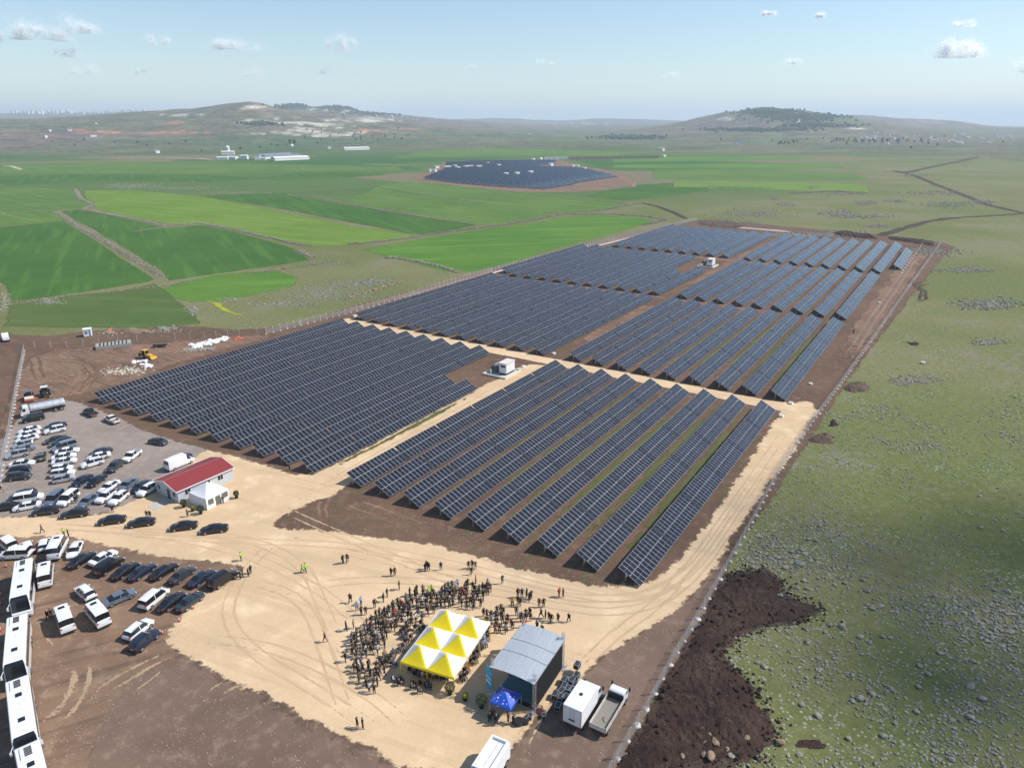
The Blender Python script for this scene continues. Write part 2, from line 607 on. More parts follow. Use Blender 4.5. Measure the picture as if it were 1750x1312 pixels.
me.from_pydata(TV, [], TF)
ca = me.color_attributes.new('cover', 'FLOAT_COLOR', 'POINT')
ca.data.foreach_set('color', [v for c in TC for v in c])
me.polygons.foreach_set('use_smooth', [True] * len(me.polygons))
q = NT('pasture')
p = q.pos()
n1 = q.noise(p, .011, 3.0, .6)
n2 = q.noise(p, .07, 3.0, .65)
n3 = q.noise(p, .6, 3.0, .7)
n4 = q.noise(p, 2.6, 2.0, .7)
c = q.mix(q.ramp(n1, .38, .62), (.130, .146, .048), (.174, .166, .072))
c = q.mix(q.math('MULTIPLY', q.ramp(n2, .45, .7), .65), c, (.104, .136, .036))
c = q.mix(q.math('MULTIPLY', q.ramp(n3, .5, .75), .6), c, (.185, .172, .108))
c = q.mix(1.0, c, q.math('ADD', .30, q.math('MULTIPLY', q.math('ADD', n3, n4), .70)), 'MULTIPLY')
# strewn small stones
vo = q.n('ShaderNodeTexVoronoi'); vo.inputs['Scale'].default_value = 1.6
q.l(p, vo.inputs['Vector'])
dens = q.ramp(q.math('ADD', q.math('MULTIPLY', n2, .6), q.math('MULTIPLY', n1, .4)), .42, .62)
m = q.math('LESS_THAN', vo.outputs['Distance'], q.math('ADD', .13, q.math('MULTIPLY', dens, .21)))
c = q.mix(m, c, q.mix(vo.outputs['Color'], (.17, .165, .13), (.38, .365, .30)))
vo2 = q.n('ShaderNodeTexVoronoi'); vo2.inputs['Scale'].default_value = .16
q.l(p, vo2.inputs['Vector'])
gp = q.math('MULTIPLY', q.ramp(q.noise(p, .022, 4.0, .75), .56, .66), q.ramp(n3, .4, .62))
c = q.mix(q.math('MULTIPLY', gp, .75), c, (.19, .185, .165))
# far fields: a quilt of cultivated bands
pm = q.mapping(p, R(14), (.0022, .0060, 0))
vf = q.n('ShaderNodeTexVoronoi'); vf.inputs['Scale'].default_value = 1.0
vf.inputs['Randomness'].default_value = .9
q.l(pm, vf.inputs['Vector'])
sp = q.n('ShaderNodeSeparateColor'); q.l(vf.outputs['Color'], sp.inputs[0])
quilt = q.mix(sp.outputs[0], (.045, .115, .028), (.105, .150, .045))
quilt = q.mix(q.ramp(sp.outputs[1], .72, .8), quilt, (.17, .15, .085))
quilt = q.mix(1.0, quilt, q.math('ADD', .72, q.math('MULTIPLY', n2, .55)), 'MULTIPLY')
gx = q.n('ShaderNodeSeparateXYZ'); q.l(p, gx.inputs[0])
# cultivated land lies left of the plant and beyond it
lft = q.ramp(q.math('SUBTRACT', q.math('MULTIPLY', gx.outputs[1], .42), gx.outputs[0]), -150, 260)
farq = q.math('MULTIPLY', q.ramp(gx.outputs[1], 560, 820), lft)
farq = q.math('MAXIMUM', farq, q.ramp(gx.outputs[1], 1150, 1750))
c = q.mix(farq, c, quilt)
at = q.n('ShaderNodeVertexColor'); at.layer_name = 'cover'
c = q.mix(q.ramp(at.outputs['Alpha'], .05, .75), c, q.mix(1.0, at.outputs['Color'], q.math('ADD', .28, q.math('ADD', q.math('MULTIPLY', q.ramp(q.noise(p, .011, 4, .7), .32, .68), .55), q.math('MULTIPLY', q.ramp(q.noise(p, .05, 3, .75), .35, .65), .75))), 'MULTIPLY'))
q.l(c, q.b.inputs['Base Color'])
q.b.inputs['Roughness'].default_value = .95
q.b.inputs['Specular IOR Level'].default_value = .1
me.materials.append(q.m)
tag(obj('ground', me), kind='structure')

# fields ---------------------------------------------------------------
def field_mat(name, c1, c2, rot, row=.5):
    return ground_mat(name, c1, c2, None, .012, .12, 1.2, (rot, .010, .16, tuple(v * 1.45 for v in c2), .55), None, True, .3, 1.3, .25, .1, .95, .34)
cA = crop(0, 160, .4)
cB = crop(600, 140, 600 / 1750)
cD = crop(1150, 150, 600 / 1750)
M_dk = field_mat('wheat_dark', (.042, .108, .018), (.058, .128, .020), R(118))
M_md = field_mat('wheat_mid', (.074, .142, .026), (.096, .164, .032), R(140))
M_lm = field_mat('wheat_lime', (.106, .188, .022), (.130, .204, .030), R(-30))
M_br = field_mat('wheat_bright', (.066, .158, .020), (.092, .180, .025), R(12))
M_ol = field_mat('stubble_olive', (.090, .118, .034), (.070, .115, .028), R(-8))
M_yl = ground_mat('mustard_yellow', (.36, .36, .02), (.22, .26, .03), None, .05, .5, 2.0, None, None, True, .5, 1.6)
def pxs(fn, pts): return [fn(*p) for p in pts]
FZ = .014
sheet('field', pxs(cA, [(-60, 585), (0, 572), (270, 545), (400, 625), (520, 705), (655, 790), (645, 802), (350, 848), (60, 890), (20, 815), (-60, 760)]), FZ + 0.004, M_dk, 4, 8, 1.0, 1, 0)
sheet('field', pxs(cA, [(265, 502), (335, 495), (520, 530), (700, 575), (860, 562), (1000, 590), (1120, 625), (1250, 662), (1320, 712), (1100, 745), (900, 772), (720, 798), (690, 760), (540, 660), (400, 580), (310, 535)]), FZ + 0.007, M_dk, 4, 8, 1.0, 2, 0)
sheet('field', pxs(cA, [(360, 415), (560, 412), (860, 440), (1200, 505), (1500, 565), (1770, 605), (1730, 618), (1400, 652), (1330, 648), (1150, 612), (900, 552), (720, 556), (520, 520), (395, 488), (412, 470), (365, 445)]), FZ + 0.011, M_lm, 5, 10, 1.2, 3, 0)
sheet('field', [P(345, 335), P(420, 331), P(490, 331), P(545, 340), P(605, 351), P(700, 367), P(812, 385), P(770, 394), P(715, 402), P(600, 380), P(480, 357)], FZ + 0.070, M_dk, 6, 10, 1.0, 4, 0)
sheet('field', pxs(cB, [(170, 505), (330, 500), (620, 520), (900, 552), (1180, 580), (1380, 604), (1250, 638), (1080, 650), (900, 685), (750, 708), (640, 712), (500, 690), (300, 655), (120, 630), (0, 600), (-80, 585), (60, 560)]), FZ + 0.014, M_md, 6, 12, 1.2, 5, 0)
sheet('field', pxs(cB, [(60, 838), (330, 785), (620, 745), (900, 705), (1060, 672), (1250, 664), (1400, 676), (1510, 690), (1400, 728), (1150, 795), (950, 850), (800, 905), (600, 945), (450, 940), (230, 880)]), FZ + 0.018, M_br, 5, 10, 1.2, 6, 0)
sheet('field', pxs(cA, [(672, 842), (780, 805), (920, 775), (1080, 762), (1190, 760), (1275, 788), (1235, 828), (1080, 860), (950, 885), (820, 890), (720, 868)]), FZ + 0.021, M_br, 3, 6, 1.0, 7, 0)
sheet('field', pxs(cA, [(-80, 415), (130, 400), (310, 412), (405, 478), (340, 490), (150, 506), (-80, 522)]), FZ + 0.025, M_md, 5, 10, 1.2, 8, 0)
sheet('field', pxs(cA, [(-80, 526), (120, 510), (232, 500), (272, 540), (120, 556), (-80, 572)]), FZ + 0.028, M_md, 4, 10, 1.2, 9, 0)
sheet('field', pxs(cA, [(40, 905), (300, 866), (520, 842), (660, 812), (735, 868), (800, 925), (860, 985), (600, 1002), (300, 1000), (30, 992)]), FZ + 0.032, M_ol, 4, 6, 1.2, 10, 0)
sheet('field', pxs(cA, [(888, 884), (925, 892), (985, 925), (1040, 948), (1000, 945), (945, 920)]), FZ + 0.035, M_yl, 2, 3, .8, 11, 0)
sheet('field', pxs(cA, [(-60, 355), (400, 345), (900, 350), (1130, 362), (900, 378), (420, 372), (-60, 398)]), FZ + 0.038, M_dk, 9, 15, 2.0, 12, 0)
sheet('field', pxs(cA, [(0, 300), (500, 290), (1100, 300), (1700, 312), (1740, 330), (1300, 332), (1000, 345), (420, 340), (0, 348)]), FZ + 0.042, M_md, 9, 20, 2.0, 13, 0)
sheet('field', pxs(cA, [(1120, 360), (1300, 338), (1600, 340), (1640, 348), (1400, 362), (1200, 372)]), FZ + 0.045, M_dk, 9, 20, 2.0, 14, 0)
sheet('field', pxs(cB, [(1185, 570), (1330, 525), (1560, 505), (1770, 508), (1780, 545), (1560, 570), (1340, 592)]), FZ + 0.049, M_dk, 5, 10, 1.2, 15, 0)
sheet('field', pxs(cD, [(0, 465), (400, 470), (870, 478), (970, 492), (980, 520), (700, 515), (300, 500), (0, 494)]), FZ + 0.052, M_lm, 5, 10, 1.2, 16, 0)
sheet('field', pxs(cD, [(-100, 410), (400, 408), (900, 432), (985, 462), (500, 466), (-100, 456)]), FZ + 0.056, M_md, 6, 12, 1.2, 17, 0)
sheet('field', pxs(cD, [(-300, 385), (300, 378), (820, 386), (860, 402), (300, 402), (-300, 400)]), FZ + 0.060, M_br, 6, 15, 1.2, 18, 0)
sheet('field', pxs(cD, [(-300, 350), (0, 345), (640, 345), (700, 356), (300, 364), (-300, 372)]), FZ + 0.063, M_br, 8, 15, 1.2, 19, 0)
sheet('field', pxs(cB, [(350, 345), (700, 330), (1200, 342), (1500, 352), (1300, 368), (700, 372), (200, 380)]), FZ + 0.067, M_md, 9, 20, 1.2, 20, 0)
sheet('field', pxs(cB, [(650, 262), (900, 248), (1150, 262), (1300, 290), (1000, 302), (700, 290)]), .5, M_md, 12, 30, 2.0, 21, 0)
M_ds = ground_mat('dark_track_soil', (.050, .034, .026), (.070, .048, .036), (.095, .07, .05), .05, .5, 2.0, None, None, True, .5, 1.6)
for k, ln in enumerate([[(1752, 365), (1690, 369), (1620, 373), (1580, 380), (1530, 395), (1505, 403)], [(1752, 365), (1690, 351), (1640, 331), (1600, 316), (1565, 301), (1528, 292)], [(1528, 292), (1545, 296), (1590, 286), (1640, 276), (1672, 268)], [(1095, 347), (1125, 353), (1150, 363), (1172, 374)], [(1692, 268), (1750, 275)]]):
    strip('dirt_track', [P(*a) for a in ln], [6, 7, 11, 5, 9][k], .05 + k * .004, M_ds, 3.0, 5, 1.2, k, 'structure', False)
for k, ln in enumerate([[(1760, 490), (1740, 490)], [(1540, 516), (1570, 512), (1575, 498), (1560, 488), (1575, 480), (1600, 487)], [(1548, 520), (1582, 512), (1582, 498), (1570, 490), (1590, 484), (1604, 490)]]):
    if k:
        strip('wheel_track', [P(*a) for a in ln], 1.3, .04, M_ds, 1.0, 2, .4, k)
strip('dirt_track', [P(150, 328 - 54), P(215, 269), P(270, 269), P(340, 271), P(395, 277)], 8, .06, ground_mat('pale_track', (.42, .36, .27), (.36, .31, .23)), 3, 12, 1.0, 41)
strip('dirt_track', [P(595, 280), P(640, 281), P(700, 283), P(730, 284)], 8, .06, MATS['pale_track'], 3, 12, 1.0, 42)
strip('dirt_track', [P(-10, 282), P(20, 284), P(36, 290), P(20, 293)], 8, .06, MATS['pale_track'], 3, 12, 1.0, 43)

# plant area: bare soil, gravel, sand ----------------------------------
M_soil = ground_mat('plant_soil', (.150, .088, .060), (.112, .066, .047), (.190, .122, .085), .03, .4, 2.6, (ROW_ROT, .05, .8, (.085, .11, .03), .38), (1.6, .16, (.26, .22, .18), .06), True, .35, 1.3)
M_soil2 = ground_mat('yard_soil', (.228, .146, .096), (.166, .104, .070), (.290, .200, .136), .05, .35, 2.6, (R(25), .04, .5, (.085, .058, .047), .5), (2.2, .14, (.42, .34, .24), .1), True, .35, 1.3)
M_soil3 = ground_mat('graded_soil', (.225, .136, .090), (.160, .096, .066), (.28, .185, .125), .06, .4, 2.2, (R(-35), .05, .9, (.085, .055, .042), .7), (1.4, .12, (.3, .25, .2), .08), True, .35, 1.4)
M_grav = ground_mat('gravel', (.285, .235, .200), (.235, .192, .165), (.33, .28, .24), .05, .5, 3.4, (R(-20), .06, .5, (.25, .20, .165), .5), (3.0, .22, (.36, .32, .28), .2), True, .8, 1.8)
M_dgrav = ground_mat('dark_gravel', (.188, .124, .090), (.146, .096, .071), (.240, .170, .126), .05, .5, 3.4, (R(30), .06, .6, (.16, .12, .09), .4), (2.6, .16, (.34, .28, .22), .15), True, .35, 1.4)
M_sand = ground_mat('sand', (.615, .448, .275), (.545, .393, .238), (.665, .500, .318), .025, .16, 2.4, (R(-22), .02, .45, (.47, .335, .21), .5), (1.0, .05, (.45, .34, .22), .05), True, .8, 1.6, .2, .06)
M_sandr = ground_mat('sand_track', (.560, .410, .265), (.48, .345, .22), (.61, .46, .30), .03, .3, 2.0, (ROW_ROT, .02, .9, (.42, .30, .20), .55), None, True, .4, 1.4, .2, .06)
M_heap = ground_mat('turned_earth', (.036, .021, .017), (.056, .034, .027), (.082, .052, .040), .12, .9, 3.2, None, (1.8, .12, (.2, .16, .13), .3), False, .5, 1.0, .8, .3)
sheet('bare_soil', [P(-260, 585), P(-60, 556), P(60, 578), P(140, 566), P(240, 560), P(320, 556), P(430, 566), P(520, 548), P(600, 524), P(740, 488), P(860, 452), P(1030, 410), P(1188, 372), P(1300, 383), P(1420, 394), P(1520, 402), P(1640, 418), P(1612, 436), P(1560, 505), P(1500, 580), P(1420, 690), P(1385, 745), P(1290, 885), P(1215, 1010), P(1120, 1180), P(1030, 1360), P(960, 1600), P(300, 1700), P(-700, 1700), P(-1200, 1100), P(-600, 760)], .032, M_soil, 3, 5, .9, 31, 1)
sheet('graded_ground', [P(60, 600), P(180, 592), P(300, 585), P(420, 572), P(480, 574), P(330, 612), P(250, 640), P(150, 672), P(100, 678), P(30, 690), P(0, 760), P(20, 660)], .040, M_soil3, 3, 3, .8, 32)
sheet('bus_yard', [P(-500, 905), P(0, 912), P(70, 908), P(150, 922), P(250, 945), P(330, 955), P(415, 968), P(385, 1002), P(335, 1035), P(290, 1085), P(292, 1108), P(400, 1165), P(470, 1205), P(620, 1280), P(700, 1340), P(500, 1600), P(-600, 1600)], .042, M_soil2, 2, 2, .5, 33)
sheet('dark_gravel_patch', [P(292, 1112), P(330, 1126), P(400, 1162), P(470, 1200), P(560, 1248), P(640, 1288), P(730, 1330), P(600, 1500), P(200, 1450), P(120, 1330), P(160, 1230), P(200, 1160)], .046, M_dgrav, 7, 2, .5, 34)
sheet('truck_yard', [P(1250, 930), P(1190, 1012), P(1120, 1066), P(1050, 1110), P(985, 1160), P(935, 1210), P(895, 1250), P(850, 1330), P(840, 1420), P(1010, 1420), P(1060, 1290), P(1130, 1170), P(1215, 1030)], .046, M_dgrav, 2, 1.5, .5, 35)
sheet('gravel_yard', [P(112, 682), P(150, 692), P(250, 738), P(330, 762), P(420, 785), P(498, 806), P(420, 812), P(330, 830), P(262, 850), P(235, 858), P(200, 872), P(165, 880), P(60, 886), P(-200, 890), P(-180, 780), P(0, 760), P(30, 715), P(70, 688)], .044, M_grav, 2, 2, .5, 36)
# sand plaza and its roads
sheet('sand_road', [P(-300, 878), P(60, 883), P(130, 887), P(180, 878), P(205, 866), P(236, 851), P(258, 846), P(300, 820), P(335, 778), P(362, 768), P(400, 780), P(450, 795), P(505, 814), P(560, 800), P(600, 779),
      P(650, 752), P(720, 716), P(800, 674), P(862, 642), P(900, 622), UV(180, -98.2), UV(135, -98.2), UV(96, -98.2), P(580, 838), P(572, 848), P(520, 862), P(470, 890), P(464, 900), P(520, 906), P(640, 917), P(760, 935), P(880, 968), P(960, 990), P(1020, 1003), P(1080, 1004), P(1130, 985), P(1180, 935), P(1230, 865), P(1290, 775), P(1330, 712),
      P(1345, 690), P(1392, 684), P(1388, 705), P(1372, 745), P(1300, 850), P(1238, 938), P(1192, 1008), P(1125, 1062), P(1050, 1108), P(985, 1158), P(930, 1212), P(890, 1250), P(845, 1330), P(730, 1320), P(640, 1285), P(560, 1245), P(470, 1198), P(380, 1152), P(314, 1119), P(289, 1102), P(286, 1086),
      P(318, 1043), P(347, 1016), P(385, 998), P(425, 975), P(410, 962), P(330, 956), P(262, 950), P(180, 930), P(110, 915), P(0, 916), P(-300, 914)], .056, M_sand, 2.4, 1.3, .6, 37)
sheet('sand_road', [UV(179.6, -193), UV(179.6, -100), UV(179.6, -60), UV(179.3, -33), UV(172, -29.5), UV(178, -25.2), UV(185, -24.8), UV(187, -29), UV(185.4, -40), UV(185.2, -100), UV(185.6, -193)], .060, M_sand, 1.2, 2, .3, 38, 0)
# brown perimeter tracks beyond the sand
cE = crop(1300, 480, 450 / 1750)
def par(line, d):
    out = []
    for i, a in enumerate(line):
        b0, b1 = line[max(0, i - 1)], line[min(len(line) - 1, i + 1)]
        t = (b1 - b0).normalized()
        out.append(a + Vector((t.y, -t.x, 0)) * d)
    return out
ring_road = [P(1395, 690), P(1440, 625), P(1490, 548), P(1530, 490), P(1560, 445), P(1574, 430), P(1566, 415), P(1535, 407), P(1505, 402)]
strip('perimeter_road', ring_road, 9, .052, M_soil3, 2.5, 3, .5, 51)
for d in (-1.1, 1.1):
    strip('wheel_track', par(ring_road, d), 1.1, .057, ground_mat('rut_pale', (.24, .175, .13), (.20, .145, .105)) if 'rut_pale' not in MATS else MATS['rut_pale'], .8, 3, .3, 52)
for (u0, v0, u1, v1, w) in [(281, -196, 281, -34, 5.0), (381.5, -178, 381.5, -26, 5.0), (280, -103.5, 486, -104, 6.0), (187, -103.5, 282, -103.5, 6.0)]:
    strip('service_track', [UV(u0, v0), UV((u0 + u1) / 2, (v0 + v1) / 2), UV(u1, v1)], w, .050, M_soil3, 2.0, 3, .5, 53)
back_road = [P(430, 578), P(500, 556), P(600, 530), P(740, 494), P(862, 461), P(1030, 417), P(1180, 380)]
strip('perimeter_road', back_road, 6, .052, ground_mat('rut_red', (.24, .15, .10), (.20, .125, .085)), 2.0, 4, .5, 54)
strip('service_track', [P(1240, 387), P(1300, 392), P(1372, 398)], 7, .062, ground_mat('pale_gravel', (.42, .37, .31), (.36, .32, .27)), 2.0, 5, .5, 55)
# pale wheel ruts in the bus yard
M_rut = ground_mat('rut_sand', (.38, .275, .175), (.32, .23, .15), None, .3, 1.2, 4, None, None, True, 2.6, 3.4)
cC = crop(0, 1000, .24)
for k, ln in enumerate([[(265, 1000), (350, 935), (440, 855), (500, 760), (530, 660), (520, 590), (480, 545)], [(325, 1050), (430, 985), (530, 880), (600, 770), (635, 680), (640, 590), (600, 510)], [(550, 890), (640, 820), (720, 720), (850, 640), (1000, 560), (1200, 470)],
                        [(740, 790), (860, 710), (980, 640), (1060, 590), (1270, 480)], [(320, 360), (380, 430)], [(1470, 765), (1600, 680)], [(1580, 775), (1740, 690)], [(940, 770), (1100, 650), (1200, 560)]]):
    strip('wheel_track', [cC(*a) for a in ln], [.75, .6, .4, .45, .4, .3, .4, .3][k], .0665, M_rut, .45, .5, .12, 60 + k)
# scraped ruts across the soil in front of the tables
cG = crop(420, 500, 540 / 1750)
for k, ln in enumerate([[(500, 1075), (440, 1110), (400, 1180), (410, 1290)], [(530, 1080), (470, 1120), (440, 1200), (470, 1300)], [(560, 1130), (700, 1175), (900, 1250), (1100, 1310)], [(520, 1160), (700, 1230), (900, 1310)]]):
    strip('wheel_track', [cG(*a) for a in ln], .7, .050, M_rut if k > 5 else M_soil3, .6, 1.0, .15, 80 + k)

# faint tyre trails over the sand
M_tr1 = ground_mat('tyre_dark', (.530, .378, .232), (.475, .335, .205), None, .2, .8, 4, None, None, True, 1.2, 2.2)
M_tr2 = ground_mat('tyre_pale', (.68, .53, .36), (.64, .49, .32), None, .2, .8, 4, None, None, True, 1.2, 2.2)
TRAILS = [[(-40, 896), (150, 902), (330, 922), (460, 960), (600, 1040), (700, 1180)], [(-40, 902), (200, 910), (400, 925), (600, 930), (800, 968), (950, 1010), (1080, 1030), (1180, 985), (1260, 870), (1340, 745)],
          [(420, 880), (520, 850), (640, 780), (760, 715), (880, 645)], [(340, 1060), (470, 1010), (650, 985), (850, 1010), (1010, 1050), (1130, 1035), (1210, 960), (1290, 830)], [(500, 900), (430, 960), (380, 1040), (420, 1110), (560, 1190), (700, 1290)],
          [(-40, 899), (120, 900), (300, 912), (420, 918), (520, 960), (560, 1060), (640, 1200)], [(460, 895), (600, 950), (820, 985), (1000, 1030), (1150, 1010), (1230, 900), (1360, 710)], [(470, 880), (560, 830), (700, 755), (830, 688), (910, 640)], [(330, 1090), (450, 1100), (600, 1160), (720, 1260)], [(420, 990), (520, 1020), (560, 1120), (600, 1250)],
          [(440, 850), (560, 905), (760, 990), (900, 1040)], [(960, 1180), (1040, 1090), (1130, 1030), (1180, 960)], [(880, 1290), (940, 1180), (1010, 1110)]]
for k, ln in enumerate(TRAILS):
    base = [P(*a) for a in ln]
    for _ in range(2):
        base = [base[0]] + [v for a, b in zip(base, base[1:]) for v in (a.lerp(b, .25), a.lerp(b, .75))] + [base[-1]]
    for d in (-.85, .85):
        strip('wheel_track', par(base, d), .34, .0605 + k * .0006, M_tr1, .3, 1.0, .12, 120 + k)

# grass that has come up between the front rows
M_gs = ground_mat('grass_strip', (.082, .100, .034), (.110, .110, .045), None, .06, .5, 2.5, None, None, True, .45, 2.6)
for k in range(8):
    strip('grass_strip', [UV(93, -98.7 + 7.58 * k + 5.0 + .2 * math.sin(k)), UV(135, -98.7 + 7.58 * k + 5.1), UV(178, -98.7 + 7.58 * k + 5.0)], 1.5, .046, M_gs, 1.2, 2.0, .3, 200 + k)
for k in range(8):
    strip('grass_strip', [UV(188, -98.5 + 7.62 * k + 5.0), UV(230, -98.5 + 7.62 * k + 5.2), UV(276, -98.5 + 7.62 * k + 5.0)], 1.4, .046, M_gs, 1.2, 3.0, .3, 220 + k)
strip('grass_strip', [UV(92, -106.4), UV(120, -106.3), UV(149, -106.4)], 1.2, .0645, M_gs, 1.0, 2.0, .3, 240)

# churned wheel marks in the digger yard
cJ2 = crop(0, 540, 440 / 1750)
for k, ln in enumerate([[(250, 330), (380, 340), (500, 330), (580, 360), (560, 430), (480, 500), (400, 560)], [(230, 300), (400, 300), (560, 310), (640, 370), (610, 450), (520, 540)], [(200, 420), (340, 400), (480, 380), (620, 300), (800, 260), (1000, 290)], [(450, 560), (560, 470), (700, 380), (880, 330), (1200, 290)], [(300, 240), (500, 240), (700, 280), (900, 300), (1250, 260), (1500, 210)], [(220, 260), (260, 400), (300, 470)]]):
    base = [cJ2(*a) for a in ln]
    for _ in range(2):
        base = [base[0]] + [v for a, b in zip(base, base[1:]) for v in (a.lerp(b, .25), a.lerp(b, .75))] + [base[-1]]
    for d in (-1.1, 1.1):
        strip('wheel_track', par(base, d), .8, .0462 + k * .0006, M_soil if k % 2 else MATS['rut_red'], .7, 1.5, .3, 260 + k)

# ------------------------------------------------------------------ solar tables
M_frame = plain('module_frame', (.54, .56, .58), .4, .0, .5, .05)
M_steel = plain('galvanised_steel', (.46, .48, .50), .45, .6, .5, .1)
q = NT('module_glass')
oi = q.n('ShaderNodeObjectInfo')
gc = q.n('ShaderNodeTexCoord').outputs['Object']
f = q.noise(gc, .6, 2.0)
br = q.n('ShaderNodeTexBrick')
br.inputs['Scale'].default_value = 1.0
br.offset = 0.0
br.inputs['Brick Width'].default_value = .178
br.inputs['Row Height'].default_value = .173
br.inputs['Mortar Size'].default_value = .004
br.inputs['Color1'].default_value = (.009, .010, .017, 1)
br.inputs['Color2'].default_value = (.012, .013, .021, 1)
br.inputs['Mortar'].default_value = (.035, .037, .045, 1)
q.l(gc, br.inputs['Vector'])
q.l(q.mix(1.0, br.outputs[0], q.math('ADD', .7, q.math('ADD', q.math('MULTIPLY', f, .3), q.math('MULTIPLY', oi.outputs['Random'], .35))), 'MULTIPLY'), q.b.inputs['Base Color'])
q.b.inputs['Roughness'].default_value = .16
q.b.inputs['IOR'].default_value = 1.5
q.b.inputs['Specular IOR Level'].default_value = .36
M_glass = q.m
M_strip = plain('module_busbar', (.20, .22, .26), .4, 0, .4, .05)
TILT = math.asin(2.05 / 4.52)
MW, MP, ML = 1.062, 1.090, 2.21
def module_data(w, l):
    """one framed module lying in XY, origin at its middle: back box, frame rim, two glass halves and the strip between"""
    h, fr, t = .034, .022, .004
    V, F, I = [], [], []
    def quad(a, b, c, d, m):
        k = len(V)
        V.extend([a, b, c, d]); F.append((k, k + 1, k + 2, k + 3)); I.append(m)
    x, y = w / 2, l / 2
    xi, yi = x - fr, y - fr
    quad((-x, -y, -h), (-x, y, -h), (x, y, -h), (x, -y, -h), 0)
    for a, b in (((-x, -y), (x, -y)), ((x, -y), (x, y)), ((x, y), (-x, y)), ((-x, y), (-x, -y))):
        quad((*a, -h), (*b, -h), (*b, t), (*a, t), 0)
    quad((-x, -y, t), (x, -y, t), (xi, -yi, t), (-xi, -yi, t), 0)
    quad((x, -y, t), (x, y, t), (xi, yi, t), (xi, -yi, t), 0)
    quad((x, y, t), (-x, y, t), (-xi, yi, t), (xi, yi, t), 0)
    quad((-x, y, t), (-x, -y, t), (-xi, -yi, t), (-xi, yi, t), 0)
    quad((-xi, -yi, 0), (xi, -yi, 0), (xi, -.014, 0), (-xi, -.014, 0), 1)
    quad((-xi, .014, 0), (xi, .014, 0), (xi, yi, 0), (-xi, yi, 0), 1)
    quad((-xi, -.014, 0), (xi, -.014, 0), (xi, .014, 0), (-xi, .014, 0), 2)
    return np.array(V), np.array(F), np.array(I)
MV, MF, MI = module_data(MW, ML)
ME_MOD = np_mesh('solar_module', MV, MF, [M_frame, M_glass, M_strip], MI.tolist())
SL = Vector((0, -math.cos(TILT), -math.sin(TILT)))
ZU = 2.62
def slope_pt(x, s):
    return Vector((x, SL.y * s, ZU + SL.z * s))
def post_mesh(s):
    z = ZU + SL.z * s - .16
    return MB().box(-.05, .05, -.04, .04, -.1, z, 0).mesh('post', [M_steel])
ME_POST_T, ME_POST_S = post_mesh(1.25), post_mesh(3.15)
def solar_row(u0, u1, v, label, group, single, seed):
    rs = random.Random(seed)
    L = u1 - u0
    nt = max(1, round(L / 14.55))
    tp = L / nt
    pitch = min(1.21, (tp - .35) / 13.0)
    root = empty('solar_panel_row', UV(u0, v), ROW_ROT)
    tag(root, label, 'solar panels', group)
    fr = MB()
    xs = []
    tops = []
    for k in range(nt):
        x0 = k * tp + .1
        for s in (.55, 1.7, 2.8, 3.95):
            a = slope_pt(0, s)
            fr.box(x0, x0 + 13 * pitch, a.y - .03, a.y + .03, a.z - .14, a.z - .06)
        for i in range(13):
            xs.append(x0 + (i + .5) * pitch)
        for i in range(4):
            px = x0 + (i + .12) * 13 * pitch / 3.24
            a, b = slope_pt(px, .2), slope_pt(px, 4.35)
            fr.tube(a + Vector((0, 0, -.2)), b + Vector((0, 0, -.2)), .05, None, 4)
            tops.append(px)
    fr.build('support_frame', M_steel, root)
    for px in tops:
        for s, mm in ((1.25, ME_POST_T), (3.15, ME_POST_S)):
            if single:
                obj('post', mm, root, (px, SL.y * s, 0))
    if not single:
        pm = MB()
        for px in tops:
            for s in (1.25, 3.15):
                pm.box(px - .05, px + .05, SL.y * s - .04, SL.y * s + .04, -.1, ZU + SL.z * s - .16)
        pm.build('post_line', M_steel, root)['kind'] = 'stuff'
    w = pitch - .024
    if single:
        for x in xs:
            for s in (ML / 2 + .02, ML * 1.5 + .085):
                p_ = slope_pt(x, s)
                o = obj('solar_module', ME_MOD, root, p_ + Vector((0, 0, rs.uniform(-.006, .006))), (TILT + rs.gauss(0, .0015), rs.gauss(0, .0015), 0))
    else:
        bv = MV.copy()
        bv[:, 0] *= w / MW
        ct, st = math.cos(TILT), math.sin(TILT)
        VV, FF = [], []
        II = []
        k = 0
        for x in xs:
            for s in (ML / 2 + .02, ML * 1.5 + .085):
                p_ = slope_pt(x, s)
                vv = bv.copy()
                g = rs.gauss(0, .0012)
                c2, s2 = math.cos(TILT + g), math.sin(TILT + g)
                y, z = vv[:, 1] * c2 - vv[:, 2] * s2, vv[:, 1] * s2 + vv[:, 2] * c2
                VV.append(np.stack([vv[:, 0] + p_.x, y + p_.y, z + p_.z], 1))
                FF.append(MF + k)
                II.append(MI)
                k += len(MV)
        me = np_mesh('module_array', np.concatenate(VV), np.concatenate(FF), [M_frame, M_glass, M_strip], np.concatenate(II).tolist())
        obj('module_array', me, root)['kind'] = 'stuff'
    if rs.random() < .6:
        MB().box(-.22, .22, -.1, .1, 0, .55, 0).build('inverter_box', plain('inverter_white', (.75, .75, .73), .5, 0, .4, .05), root, (tops[0] + .3, SL.y * 1.25, .75))
    return root
ORD = ['first', 'second', 'third', 'fourth', 'fifth', 'sixth', 'seventh', 'eighth', 'ninth', 'tenth', 'eleventh', 'twelfth']
for k in range(9):
    solar_row(90.9, 178.2, -98.7 + 7.58 * k, ORD[k] + ' solar panel row from the left in the block right of the sand road', 'front right solar rows', True, k)
for j in range(11):
    k = 10 - j
    solar_row(89.9 - .22 * j, 149.6 if j < 2 else 178.0, -111.2 - 7.66 * j, ORD[k] + ' solar panel row from the left in the block beside the car park', 'front left solar rows', True, 20 + k)
